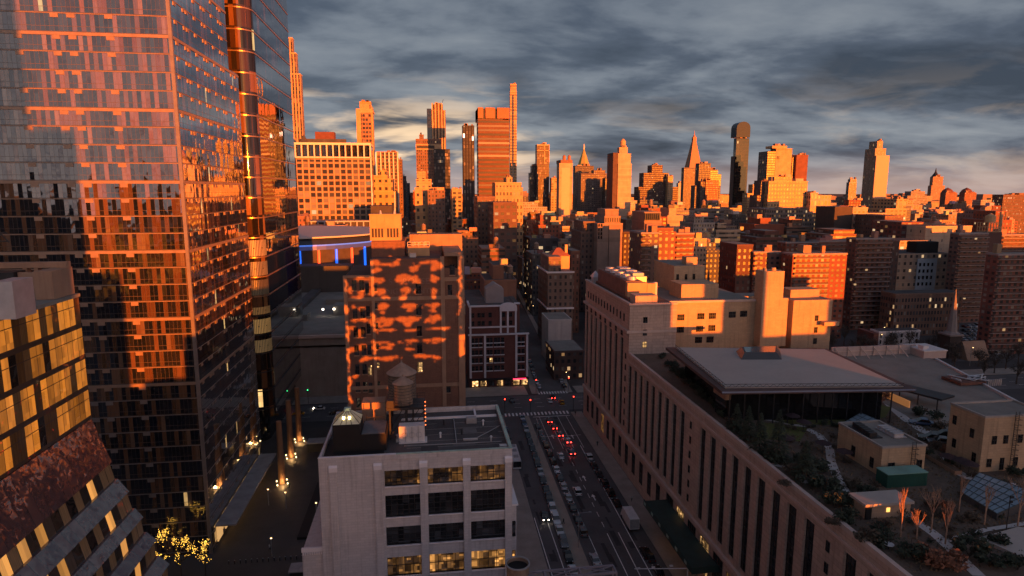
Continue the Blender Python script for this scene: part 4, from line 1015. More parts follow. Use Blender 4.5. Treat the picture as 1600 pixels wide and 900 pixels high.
b = MB(); b.poly([(p[0] * .9 + cq[0] * .1, p[1] * .9 + cq[1] * .1, zt + 1.52) for p in hi]); b.build('skylight_glass', mat("teal_skylight_glass", (.07, .12, .14), .12, var=.12, scale=.9), sk)
t = thing('garden_kiosk', "small dark kiosk with a tan flat roof below the pavilion's near corner", 'kiosk', ((65.81, 122.73, 37.0)[0], (65.81, 122.73, 37.0)[1], GZ))
kx, ky = (64.21, 121.0, 37.0)[:2]
b = MB(); b.box(kx - 2.4, kx + 2.0, ky, ky + 5, GZ, 41.4); b.build('wall', m_panedark, t)
b = MB(); b.box(kx - 2.8, kx + 1.2, ky - .3, ky + 5.3, 41.41, 42.6); b.box(kx + 1.21, kx + 3.2, ky + .5, ky + 4, 40.2, 40.8); b.build('roof', m_bricktrim, t)
# the two brick penthouse blocks
def block(name, label, x0, x1, y0, y1, zt, wl, wf, ladder=None):
    t = thing(name, label, 'building', (x0, y0, GZ))
    b = MB(); b.box(x0, x1, y0, y1, GZ - .02, zt); b.build('wall', m_tan2, t)
    b = MB(); b.box(x0 - .12, x1 + .12, y0 - .12, y0 + .25, zt, zt + .35); b.box(x0 - .12, x0 + .25, y0 + .26, y1 + .12, zt, zt + .35); b.box(x1 - .25, x1 + .12, y0 + .26, y1 + .12, zt, zt + .35); b.box(x0 + .26, x1 - .26, y1 - .25, y1 + .12, zt, zt + .35); b.build('parapet', mat("concrete_coping", (.34, .30, .27), .8, var=.12), t)
    b = MB(); b.box(x0 + .27, x1 - .27, y0 + .27, y1 - .27, zt, zt + .05); b.build('roof', m_rooftan, t)
    for (y, z, w_, h_) in wl: grid_window(t, y - w_, y + w_, z - h_, z + h_, x0 - .03, 2, 2, m_panedark, .09, 'window', 'x-')
    for (x, z, w_, h_) in wf: grid_window(t, x - w_, x + w_, z - h_, z + h_, y0 - .03, 2, 2, m_panedark, .09)
    if ladder:
        b = MB()
        for s_ in (-.35, .35): b.bar((ladder + s_, y0 - .35, GZ), (ladder + s_, y0 - .35, zt + 1.0), .07, .07)
        z = GZ + .3
        while z < zt + .9: b.bar((ladder - .35, y0 - .35, z), (ladder + .35, y0 - .35, z), .05, .05); z += .4
        for z in [GZ + 2.2 + k * .9 for k in range(int((zt - GZ - 1.5) / .9) + 1)]: b.bar((ladder - .35, y0 - .35, z), (ladder - .4, y0 - .95, z), .05, .05); b.bar((ladder + .35, y0 - .35, z), (ladder + .4, y0 - .95, z), .05, .05); b.bar((ladder - .4, y0 - .95, z), (ladder + .4, y0 - .95, z), .05, .05)
        b.build('caged_ladder', m_steel, t)
    return t
z1 = 42.01
t = block('tan_penthouse_block', "low tan brick block with roof ducts, between the glass skylight and the green container", 75.3, 83.4, 92, 103.5, z1,
      [(94.2, GZ + 1.6, .45, .9), (99.0, GZ + 1.6, .5, 1.0)], [(77.2, GZ + 1.5, .6, .9), (79.6, GZ + 1.0, .9, .6), (82.4, GZ + 1.7, .5, .9)], 80.9)
d_ = MB()
for k in range(6): d_.box(76.2 + k * .12, 77.6 + k * .12, 96.4 + k * .95, 97.1 + k * .95, z1 + .25, z1 + .95)
d_.box(76.0, 78.4, 96.0, 102.0, z1 + .05, z1 + .22); d_.build('roof_duct', m_steel, t)
d_ = MB(); d_.box(80.3, 82.6, 95.5, 100.5, z1 + .1, z1 + .3)
for k in range(5): d_.box(80.5, 82.3, 95.8 + k * .95, 96.4 + k * .95, z1 + .31, z1 + .8)
d_.build('roof_duct', m_galv, t)
z2 = 46.71
t = block('tan_stair_block', "taller plain tan brick block with a wall ladder, right of the low tan block", 93.4, 106, 91.3, 98.5, z2,
      [(93.5, GZ + 6.2, .4, .8), (97.3, GZ + 7.2, .4, .8), (92.6, GZ + 2.2, .4, .8), (96.9, GZ + 3.0, .4, .8)], [(95.6, GZ + 5.7, .45, .75), (97.8, GZ + 5.7, .45, .75), (100.6, GZ + 5.7, .45, .75), (95.1, GZ + 1.6, .45, .75), (97.6, GZ + 1.3, .4, 1.1), (100.2, GZ + 1.6, .45, .75)], 99.2)
# glass roofs
def glassroof(label, pts, z0, z1, n_, m__):
    t = thing('glass_skylight', label, 'skylight', (pts[0][0], pts[0][1], GZ))
    P = [Vector((p[0], p[1], z)) for p, z in zip(pts, (z0, z0, z1, z1))]
    b = MB(); b.hexa([(p.x, p.y, GZ) for p in P], [(p.x, p.y, p.z - .05) for p in P]); b.build('kerb_wall', m_roofdark, t)
    b = MB(); b.poly([tuple(p) for p in P]); b.build('glass', mat("blue_skylight_glass", (.22, .30, .36), .16, var=.14, scale=.5, spec=.8), t)
    b = MB()
    for k in range(n_ + 1):
        f = k / n_; b.bar(P[0].lerp(P[1], f) + Vector((0, 0, .04)), P[3].lerp(P[2], f) + Vector((0, 0, .04)), .09, .08)
    for k in range(m__ + 1):
        f = k / m__; b.bar(P[0].lerp(P[3], f) + Vector((0, 0, .045)), P[1].lerp(P[2], f) + Vector((0, 0, .045)), .08, .07)
    b.build('glazing_bar', mat("teal_steel", (.05, .075, .085), .5, var=.1), t)
glassroof("pale blue glass skylight behind the low tan block, next to the lawn", [(82.11, 112.6, 38.0), (82.55, 103.25, 38.0), (90.74, 105.76, 38.6), (89.43, 116.31, 38.6)], 38.0, 38.9, 7, 5)
glassroof("large pale blue glass skylight in front of the taller tan block", [(82.58, 83.61, 38.0), (82.2, 76.6, 38.0), (92.29, 79.41, 38.6), (89.68, 87.57, 38.6)], 38.0, 38.9, 8, 5)
# green container
gx0, gx1 = 73.41, 80.6
t = thing('green_container', "dark green rooftop shipping container with a pale lid, in front of the low tan block", 'container', (gx0, 88, GZ))
b = MB(); b.box(gx0, gx1, 88, 90.6, GZ, 39.25)
for k in range(22): b.box(gx0 + .15 + k * (gx1 - gx0 - .3) / 22, gx0 + .3 + k * (gx1 - gx0 - .3) / 22, 87.95, 87.998, GZ + .1, 39.1)
b.build('body', mat("container_green", (.012, .075, .06), .5, var=.15), t)
b = MB(); b.box(gx0 - .05, gx1 + .05, 87.9, 90.7, 39.254, 39.4); b.build('lid', mat("pale_green_lid", (.16, .33, .29), .5, var=.15), t)
# shed with a lit doorway
sx0, sx1 = 63.22, 70.56
t = thing('garden_shed', "flat roofed low garden shed with one lamp lit opening, near the roof's street edge", 'shed', (sx0, 79.5, GZ))
b = MB(); b.box(sx0, sx1, 79.5, 82.6, GZ, 39.0); b.build('wall', m_tan, t)
b = MB(); b.box(sx0 - .3, sx1 + .3, 79.2, 83, 39.004, 39.4); b.build('roof', m_roofpale, t)
b = MB(); x_ = 66.82; b.box(x_ - .2, x_ + .35, 79.42, 79.49, GZ + .9, GZ + 1.55); b.build('lit_opening', lamp_mat("amber_opening", (1.0, .5, .12), 1.0), t)
b = MB(); b.box(sx0 - .02, sx0 + .9, 79.3, 79.49, GZ, GZ + 1.8); b.build('dark_doorway', m_black, t)

# ---- plants
def leaf_blob(b, c, r, n_, size, squash=.8, rg=None):
    rg = rg or rng
    for k in range(n_):
        while True:
            p = Vector((rg.uniform(-1, 1), rg.uniform(-1, 1), rg.uniform(-1, 1)))
            if p.length < 1: break
        p = p * (.55 + .45 * rg.random())
        q = Vector((c[0] + p.x * r, c[1] + p.y * r, c[2] + p.z * r * squash))
        u = Vector((rg.gauss(0, 1), rg.gauss(0, 1), rg.gauss(0, 1))).normalized(); w_ = u.orthogonal().normalized(); s_ = size * rg.uniform(.5, 1.3)
        b.poly([q - u * s_, q + w_ * s_ * .6, q + u * s_, q - w_ * s_ * .6])
def shrub(name, label, mm, r, loc, group=None, n_=260):
    t = thing(name, label, 'shrub', loc, group)
    b = MB()
    for k in range(6): b.tube((loc[0], loc[1], loc[2]), (loc[0] + rng.uniform(-.6, .6) * r, loc[1] + rng.uniform(-.6, .6) * r, loc[2] + r * .9), .05, 4)
    b.build('stem', m_barkd, t)
    b = MB()
    for k in range(6):
        a = rng.uniform(0, 6.28); leaf_blob(b, (loc[0] + math.cos(a) * r * .5, loc[1] + math.sin(a) * r * .5, loc[2] + r * rng.uniform(.35, .75)), r * rng.uniform(.4, .65), n_ // 6, r * .13)
    b.build('foliage', mm, t)
    return t
def conifer(name, label, h_, r, loc, group=None, mm=None):
    t = thing(name, label, 'tree', loc, group); x, y, z = loc
    b = MB(); b.tube((x, y, z), (x, y, z + h_ * .95), .14, 6, r1=.03); b.build('trunk', m_barkd, t)
    b = MB()
    for k in range(int(620 * h_ / 6)):
        f = rng.random() ** .8; a = rng.uniform(0, 6.28); rad = r * (1 - f) * (.35 + .65 * rng.random()) + .08
        q = Vector((x + rad * math.cos(a), y + rad * math.sin(a), z + h_ * (.08 + .92 * f) - rad * .15))
        o_ = Vector((math.cos(a), math.sin(a), -.35)).normalized(); s_ = .5 * (1 - f * .6) * rng.uniform(.6, 1.3); w_ = o_.cross(Vector((rng.uniform(-.4, .4), rng.uniform(-.4, .4), 1))).normalized()
        b.poly([q - o_ * s_ * .6, q + w_ * s_ * .5, q + o_ * s_, q - w_ * s_ * .5])
    b.build('crown', mm or m_leaf, t)
    return t
def bare_tree(name, label, h_, loc, group=None, spread=.55, up_=.9, mm=None, trunk_f=.38, depth=5, r0=.13):
    t = thing(name, label, 'tree', loc, group); x, y, z = loc
    b = MB(); top = Vector((x, y, z + h_ * trunk_f)); b.tube((x, y, z), top, r0, 7, r1=r0 * .75); b.build('trunk', mm or m_bark, t)
    c = MB()
    def grow(p, d_, L_, r_, dep):
        q = p + d_ * L_; c.tube(p, q, r_, 4 if dep > 2 else 5, r1=r_ * .62)
        if dep >= depth: return
        for k in range(3 if dep < 3 else 2):
            a = rng.uniform(0, 6.28); tilt = rng.uniform(.35, 1) * spread
            n_ = (d_ + Vector((math.cos(a) * tilt, math.sin(a) * tilt, up_ * .35))).normalized()
            grow(p.lerp(q, rng.uniform(.55, 1)), n_, L_ * rng.uniform(.62, .86), r_ * .62, dep + 1)
    grow(top, Vector((rng.uniform(-.08, .08), rng.uniform(-.08, .08), 1)).normalized(), h_ * .2, r0 * .75, 1)
    for k in range(3):
        a = rng.uniform(0, 6.28); grow(top - Vector((0, 0, h_ * .05 * k)), Vector((math.cos(a) * spread, math.sin(a) * spread, up_)).normalized(), h_ * .2, r0 * .55, 2)
    c.build('crown', mm or m_bark, t)
    return t
def at(px): return (px[0], px[1], GZ)
for (pt, h_, lab, sp) in (((65.02, 74.51, 37.0), 7.4, "upright bare young tree glowing red in the sun, nearest the garden shed", .22), ((70.62, 75.46, 37.0), 7.4, "spreading bare young tree glowing red in the sun, right of the garden shed", .6),
                      ((69.68, 71.91, 37.0), 6.8, "forked bare young tree glowing red, at the roof garden's lower right", .3), ((66.74, 73.61, 37.0), 4.6, "short dull red bare sapling between the taller glowing young trees", .35),
                      ((83.81, 74.74, 37.0), 8.4, "bare young tree at the right edge beside the large glass skylight", .45), ((79.35, 75.7, 37.0), 6.6, "slim bare young tree standing before the large glass skylight's middle", .25),
                      ((78.72, 79.52, 37.0), 6.6, "slim bare young tree at the left end of the large glass skylight", .3)):
    bare_tree('bare_tree', lab, h_, at(pt), spread=sp, depth=6, r0=.11)
for i, (pt, h_, r) in enumerate((((61.18, 99.79, 37.0), 9.8, 2.5), ((60.32, 104.43, 37.0), 7.6, 2.1), ((60.92, 109.87, 37.0), 7.0, 2.0), ((61.52, 92.13, 37.0), 7.2, 2.6), ((60.76, 114.21, 37.0), 6.0, 2.0))):
    conifer('conifer_tree', ["tallest dark conifer on the roof garden, at its street edge", "middle sized dark conifer left of the tallest one on the roof garden", "dark conifer close to the kiosk on the roof garden", "broad dark conifer right of the tallest one, below the curved path", "small dark conifer under the pavilion's near eave corner"][i], h_, r, at(pt))
bl = []
for (x, y, r, k) in ((1250, 725, 1.9, 0), (1275, 735, 2.0, 0), (1268, 760, 2.0, 0), (1290, 770, 2.2, 0), (1240, 742, 1.6, 1), (1302, 790, 1.9, 0), (1330, 790, 1.8, 0), (1320, 815, 1.7, 0), (1352, 845, 1.6, 1), (1375, 838, 1.5, 0),
                     (1385, 855, 1.7, 0), (1420, 870, 1.8, 0), (1445, 880, 1.9, 2), (1470, 885, 1.8, 2), (1490, 892, 1.8, 2), (1515, 870, 2.2, 0), (1400, 800, 1.5, 0), (1330, 760, 1.4, 1), (1355, 775, 1.4, 0), (1365, 790, 1.4, 0),
                     (1260, 700, 1.1, 1), (1235, 690, 1.1, 1), (1318, 700, 1.2, 1), (1330, 690, 1.3, 1), (1300, 632, 1.5, 2), (1280, 634, 1.3, 2), (1370, 630, 1.6, 2), (1385, 622, 1.5, 2), (1235, 636, 1.2, 1), (1330, 634, 1.2, 1),
                     (1440, 650, 1.6, 0), (1460, 655, 1.6, 0), (1470, 672, 1.5, 1), (1445, 712, 1.3, 0), (1462, 702, 1.2, 1), (1478, 706, 1.1, 2), (1290, 664, .9, 0), (1305, 667, .9, 0), (1560, 720, 1.3, 0), (1590, 745, 1.4, 0),
                     (1120, 625, 1.5, 0), (1105, 612, 1.5, 0), (1085, 598, 1.5, 0), (1068, 585, 1.5, 0), (1050, 573, 1.4, 0), (1035, 560, 1.3, 0), (1092, 618, 1.0, 1), (1070, 600, 1.0, 1), (1128, 648, 1.2, 0), (1140, 662, 1.1, 1),
                     (1225, 760, 1.0, 1), (1300, 820, 1.0, 1), (1470, 810, 1.2, 1), (1440, 812, 1.1, 1), (1520, 815, 1.1, 1), (1455, 795, 1.1, 1), (1480, 795, 1.0, 2), (1560, 850, 1.4, 0), (1545, 885, 1.6, 0), (1590, 890, 1.7, 0)):
    bl.append((x, y, r, k))
SHR = [(1250, 725, 64.79, 98.5), (1275, 735, 66.04, 95.71), (1268, 760, 61.69, 90.24), (1290, 770, 62.6, 87.88), (1240, 742, 61.2, 94.6), (1302, 790, 61.2, 83.86), (1330, 790, 63.93, 83.49), (1320, 815, 59.87, 79.23), (1352, 845, 59.35, 74.11), (1375, 838, 62.17, 74.89), (1385, 855, 61.11, 72.27), (1420, 870, 62.43, 69.79), (1445, 880, 63.4, 68.19), (1470, 885, 64.9, 67.27), (1490, 892, 65.74, 66.17), (1515, 870, 70.41, 68.71), (1400, 800, 69.34, 80.78), (1330, 760, 68.14, 89.37), (1355, 775, 68.48, 86.0), (1365, 790, 67.35, 83.03), (1260, 700, 70.07, 104.9), (1235, 690, 68.81, 108.17), (1318, 700, 76.99, 103.97), (1330, 690, 80.45, 106.6), (1300, 632, 90.24, 126.91), (1280, 634, 86.84, 126.5), (1370, 630, 100.9, 126.36), (1385, 622, 105.63, 129.35), (1235, 636, 79.93, 126.57), (1330, 634, 93.98, 125.54), (1440, 650, 104.68, 117.49), (1460, 655, 105.89, 115.39), (1470, 672, 102.33, 109.65), (1445, 712, 89.47, 98.76), (1462, 702, 93.72, 101.11), (1478, 706, 94.68, 99.8), (1290, 664, 80.97, 115.38), (1305, 667, 82.26, 114.12), (1560, 720, 100.85, 95.0), (1590, 745, 98.39, 88.85), (1120, 625, 65.77, 133.34), (1105, 612, 66.23, 139.45), (1085, 598, 66.16, 146.71), (1068, 585, 66.35, 154.05), (1050, 573, 66.14, 161.49), (1035, 560, 66.71, 170.2), (1092, 618, 63.03, 136.97), (1070, 600, 63.33, 146.01), (1128, 648, 62.49, 123.97), (1140, 662, 61.64, 118.72), (1225, 760, 57.22, 90.84), (1300, 820, 57.44, 78.65), (1470, 810, 74.54, 78.18), (1440, 812, 71.44, 78.22), (1520, 815, 78.45, 76.73), (1455, 795, 75.36, 80.95), (1480, 795, 77.78, 80.62), (1560, 850, 76.91, 70.94), (1545, 885, 71.04, 66.44), (1590, 890, 74.09, 65.33)]
kinds = [("dark_evergreen_shrub", "dark evergreen shrub in the roof garden's planting beds", "dark evergreen shrubs on the roof garden", m_leaf),
         ("brown_winter_shrub", "brown leafless winter shrub in the roof garden's beds", "brown winter shrubs on the roof garden", m_leaf2),
         ("russet_shrub", "russet red winter shrub in the roof garden's beds", "russet shrubs on the roof garden", m_leaf3)]
for (row, s_) in zip(bl, SHR):
    nm, lab, gr, mm = kinds[row[3]]
    shrub(nm, lab, mm, row[2] * 1.2, (s_[2], s_[3], GZ), gr, 460)
for (x, y) in [(65.33, 162.24), (64.69, 156.06), (64.54, 151.38), (64.13, 145.91), (63.85, 141.78), (63.73, 137.83), (63.62, 134.08), (63.51, 130.51), (63.13, 127.14), (66.8, 159.48), (66.38, 150.0), (66.01, 141.48), (65.61, 135.67), (62.32, 122.42), (61.41, 116.57), (61.54, 113.08), (61.59, 109.14), (60.59, 102.65), (60.27, 99.91), (61.88, 98.09)]:
    shrub('dark_evergreen_shrub', kinds[0][1], m_leaf, rng.uniform(1.3, 1.9), (x, y, GZ), kinds[0][2], 420)
for k in range(46):
    while True:
        x = rng.uniform(61, 97); y = rng.uniform(70, 116)
        if not (74 < x < 85 and 86 < y < 104) and not (91 < x < 107 and 89 < y < 99) and not (61 < x < 67 and 78 < y < 84): break
    kk = 1 if k % 3 else 0
    shrub(kinds[kk][0], kinds[kk][1], kinds[kk][3], rng.uniform(.6, 1.1), (x, y, GZ), kinds[kk][2], 240)
gr = MB()
for k in range(5200):
    x = rng.uniform(60.5, 100); y = rng.uniform(66, 118)
    if 74.5 < x < 84.5 and 87 < y < 104: continue
    if 92 < x < 107 and 90 < y < 99: continue
    h_ = rng.uniform(.1, .38); a = rng.uniform(0, 6.28); u = Vector((math.cos(a), math.sin(a), 0)) * rng.uniform(.1, .28)
    p = Vector((x, y, GZ - .01)); gr.poly([p - u, p + u, p + u * .6 + Vector((rng.uniform(-.1, .1), rng.uniform(-.1, .1), h_))])
tag(gr.build('ground_cover', mat("dry_ground_cover", (.16, .11, .065), .95, var=.45, scale=.3)), "low dry winter ground cover in the roof garden beds", 'ground cover', kind='stuff')
# parasols
def parasol(label, pt, r=1.5):
    x, y = pt[:2]; t = thing('garden_parasol', label, 'parasol', (x, y, GZ))
    b = MB(); b.tube((x, y, GZ), (x, y, GZ + 2.5), .05, 6); b.cyl(x, y, GZ, GZ + .1, .35, n=10); b.build('pole', m_steel, t)
    b = MB(); b.cyl(x, y, GZ + 2.0, GZ + 2.6, r, .05, n=8, cap=True); b.build('canopy', mat("plum_canvas", (.035, .018, .022), .8, var=.15), t)
for pt, lab in (((74.15, 116.3, 37.0), "dark round parasol beside the upper lawn, topmost of the roof garden's parasols"), ((74.33, 112.73, 37.0), "dark round parasol just below the topmost one, over the terrace"), ((66.25, 105.42, 37.0), "dark round parasol standing among the brown shrubs"),
                ((71.61, 102.32, 37.0), "wide dark parasol above the white curving path"), ((72.96, 98.21, 37.0), "wide dark parasol close to the low tan block's left wall"),
                ((89.6, 93.83, 37.0), "dark parasol nearest the taller tan block's left corner"), ((90.56, 92.15, 37.0), "dark parasol in the middle of the row by the taller tan block"), ((90.73, 90.62, 37.0), "plum parasol at the skylight end of the row by the taller tan block")):
    parasol(lab, pt, 1.5)
# long timber planter table and a lamp post
px0, px1 = (89.77, 99.88, 37.0), (89.0, 90.85, 37.0)
t = thing('timber_planter', "long low timber planter running beside the low tan block", 'planter', (*px0[:2], GZ))
b = MB(); b.bar((*px0[:2], GZ + .35), (*px1[:2], GZ + .35), 1.3, .7); b.build('box', m_bricktrim, t)
b = MB(); b.bar((*px0[:2], GZ + .74), (*px1[:2], GZ + .74), 1.1, .06); b.build('soil', m_soil, t)
lp = (80.91, 73.73, 37.0)
t = thing('garden_lamp_post', "black lamp post with a small head before the large glass skylight", 'lamp post', (*lp[:2], GZ))
b = MB(); b.tube((lp[0], lp[1], GZ), (lp[0], lp[1], GZ + 5.4), .07, 8, r1=.05); b.build('post', m_steel, t)
b = MB(); b.box(lp[0], lp[0] + .5, lp[1] - .1, lp[1] + .1, GZ + 5.0, GZ + 5.3); b.box(lp[0], lp[0] + .4, lp[1] - .1, lp[1] + .1, GZ + 4.3, GZ + 4.6); b.build('lamp_head', m_steel, t)
t = thing('round_hot_tub', "small round pale table on the paved corner by the roof's street edge", 'table', (*(61.04, 71.81, 37.0)[:2], GZ))
x, y = (61.04, 71.81, 37.0)[:2]
b = MB(); b.cyl(x, y, GZ + .7, GZ + .78, .65, n=16); b.build('table_top', m_pale, t); b = MB(); b.cyl(x, y, GZ, GZ + .7, .08, n=8); b.build('pedestal', m_steel, t)
t.name = 'garden_table'
# covered walk and unit on the rear roof
cw = (104.81, 127.38, 38.0)
t = thing('covered_walkway', "open covered walkway on posts behind the lawn, leading off the pavilion's right end", 'walkway', (*cw[:2], GZ))
b = MB(); b.hexa([(cw[0] - 1, cw[1] + 8, 39.4), (cw[0] + 6, cw[1] - 8, 39.4), (cw[0] + 11, cw[1] - 6, 39.4), (cw[0] + 3, cw[1] + 10, 39.4)], [(cw[0] - 1, cw[1] + 8, 39.8), (cw[0] + 6, cw[1] - 8, 39.8), (cw[0] + 11, cw[1] - 6, 39.8), (cw[0] + 3, cw[1] + 10, 39.8)]); b.build('roof', m_steel, t)
for k in range(5):
    b = MB(); x = cw[0] - .6 + k * 1.6; y = cw[1] + 7.6 - k * 3.7; b.box(x - .1, x + .1, y - .1, y + .1, GZ, 39.39); b.build('post', m_steel, t)
b = MB(); b.box(cw[0] + .8, cw[0] + 1.1, cw[1] - 5, cw[1] + 8, GZ, GZ + 1.6); b.build('backlit_screen', lamp_mat("warm_screen", (.9, .36, .12), .12), t)
un = (130.1, 141.53, 38.71)
t = thing('chiller_unit', "large rooftop chiller with silver pipes and rusty casing, behind the taller tan block", 'chiller', (un[0], 135, ZR))
b = MB(); b.box(un[0], un[0] + (un[1] - un[0]) * .62, 135, 141, ZR + .3, un[2] - .8); b.build('casing', mat("rust_casing", (.13, .055, .04), .7, var=.3, scale=.6), t)
b = MB()
for k in range(12): b.tube((un[0] + rng.uniform(0, un[1] - un[0]), 135 + rng.uniform(-.5, 5), un[2] - .7 + rng.uniform(0, .8)), (un[0] + rng.uniform(0, un[1] - un[0]), 135 + rng.uniform(-.5, 5), un[2] - .7 + rng.uniform(0, .8)), .16, 6)
for k in range(7): b.tube((un[0] + (un[1] - un[0]) * (.66 + .05 * k), 134.8, ZR), (un[0] + (un[1] - un[0]) * (.66 + .05 * k), 134.8, un[2] - .2), .18, 6)
b.build('pipework', m_galv, t)

# ------------------------------------------------------------------ unseen blocks behind the viewpoint: mirrored in the glass, tops set to place shadows
b = MB()
def blk(x0, x1, top, y0=-262, y1=-250): b.box(x0, x1, y0, y1, -1, top)
rs = random.Random(5)
x = -900
while x < 96:
    wd = rs.uniform(20, 50); blk(x, min(x + wd, 96.9), rs.uniform(45, 85)); x += wd + .1
blk(97, 104, 220); blk(104.1, 112.4, 114); blk(112.5, 114.4, 60); blk(114.5, 119, 84); blk(119.1, 127, 58); blk(127.1, 136, 60); blk(136.1, 152, 70); blk(152.1, 161.5, 62.5); blk(161.6, 174, 73); blk(174.1, 213, 26); blk(213.1, 224.5, 53)
blk(224.6, 250, 66); blk(250.1, 270, 70.5); blk(270.1, 298, 59.5); blk(298.1, 302.5, 80); blk(302.6, 331, 58.5); blk(331.1, 350, 70); blk(350.1, 372, 62); blk(372.1, 400, 80)
x = 400.1
while x < 1700:
    wd = rs.uniform(16, 46); top = 48 if 462 < x < 505 else 96 if 505 < x < 640 else rs.uniform(46, 64) if x < 600 else rs.uniform(50, 74); blk(x, x + wd, top); x += wd + .1
tag(b.build('city_behind_viewpoint', mat("shaded_city", (.14, .11, .095), .8, var=.3, scale=.03)), "city blocks standing behind the viewpoint, out of the picture", 'city blocks', kind='stuff')
# an unseen screen added beside the viewpoint, holed to throw sun patches
SY = -60.0; DXs, DZs = (190 - SY) * math.tan(SUN_AZ), (190 - SY) / math.cos(SUN_AZ) * math.tan(SUN_EL)
blobs = [(588, 438, 14, 4), (630, 437, 10, 6), (648, 440, 7, 8), (677, 438, 9, 5), (593, 456, 11, 4), (631, 456, 6, 5), (648, 458, 3, 2.6), (679, 457, 4, 5), (601, 466, 6, 2), (632, 466, 6, 3), (676, 466, 5, 2.5),
         (596, 479, 10, 4), (638, 479, 14, 4), (676, 480, 11, 4), (597, 488, 4, 1.6), (636, 487, 6, 1.6), (676, 488, 6, 1.5), (600, 500, 16, 4), (638, 499, 17, 4), (676, 500, 9, 5), (590, 509, 8, 2), (606, 507, 5, 2), (636, 508, 5, 3),
         (598, 517, 14, 2.6), (642, 517, 11, 2.4), (684, 517, 18, 2.6), (592, 535, 10, 3), (607, 539, 8, 3), (637, 535, 12, 3.4), (676, 535, 17, 4), (596, 545, 12, 2), (640, 546, 8, 2), (603, 560, 20, 2.4), (660, 558, 20, 2.2), (680, 563, 6, 2),
         (592, 386, 9, 4), (616, 388, 5, 6), (632, 390, 5, 4), (588, 412, 12, 4), (612, 415, 12, 3), (622, 408, 5, 4), (648, 421, 7, 4), (668, 413, 14, 3), (681, 420, 8, 5), (588, 424, 8, 3),
         (562, 437, 9, 2.4), (566, 456, 4, 4), (549, 452, 4, 6), (557, 463, 10, 2), (565, 480, 5, 3.2), (553, 479, 3, 5), (543, 484, 4, 4), (566, 499, 7, 2.6), (551, 500, 9, 4), (558, 520, 8, 5), (547, 512, 5, 3), (561, 541, 6, 5), (549, 545, 6, 6), (566, 560, 7, 3),
         (540, 446, 3, 12), (540, 482, 3, 10), (540, 520, 3, 14), (540, 560, 3, 16), (539, 600, 3, 14), (540, 626, 2.4, 7), (580, 452, 3, 12), (580, 500, 2.6, 14), (579, 545, 2.6, 12), (549, 588, 5, 4), (718, 440, 1.5, 60), (600, 610, 3, 2)]
kx = 0.18883870967741936; x536 = -25.01; z450 = 56.17; kz = 0.19740000000000002
wb = [(x536 + (px - 536) * kx + DXs, z450 + (450 - py) * kz + DZs, rx * kx, ry * kz) for (px, py, rx, ry) in blobs]
t = thing('scaffolded_building', "scaffolded building with torn netting beside the viewpoint, out of the picture", 'scaffold', (88, SY, 0))
from mathutils import noise as mnoise
b = MB(); st = .36; nx, nz = int(46 / st), int(78.5 / st)
def mask_hole(x, z):
    n1 = mnoise.noise(Vector((x * .55, z * 1.25, 3.1))); n2 = mnoise.noise(Vector((x * .22, z * .5, 9.7))); n3 = mnoise.noise(Vector((x * 1.3, z * 2.6, 5.5)))
    wx, wz = x + 1.1 * n2 + .5 * n1, z + .55 * n2 + .3 * n3; f = 0.0
    for (bx_, bz_, rx, rz_) in wb:
        d2 = ((wx - bx_) / (rx * 1.05)) ** 2 + ((wz - bz_) / (rz_ * 1.05 + .1)) ** 2
        if d2 < 5: f += math.exp(-d2 * .95)
    if x > 125.4 and 43.5 < z < 51.5: return True
    inside = (95 < x < 129 and 27 < z < 74)
    return f + .34 * n1 + .22 * n3 + (.10 * n2 if inside else -.2) > .47
for j in range(nz):
    z = j * st; run = None
    for i in range(nx + 1):
        x = 85 + i * st
        if i == nx or mask_hole(x, z):
            if run is not None: b.poly([(run, SY, z), (x, SY, z), (x, SY, z + st), (run, SY, z + st)]); run = None
        elif run is None: run = x
b.build('torn_netting', mat("scaffold_net", (.10, .09, .08), .9), t)
b = MB()
for x in (85, 96, 107, 118, 131): b.bar((x, SY - 1.2, 0), (x, SY - 1.2, 78), .2, .2)
for z in (20, 50, 78): b.bar((85, SY - 1.2, z), (131, SY - 1.2, z), .2, .2)
b.build('pole_frame', m_steel, t)

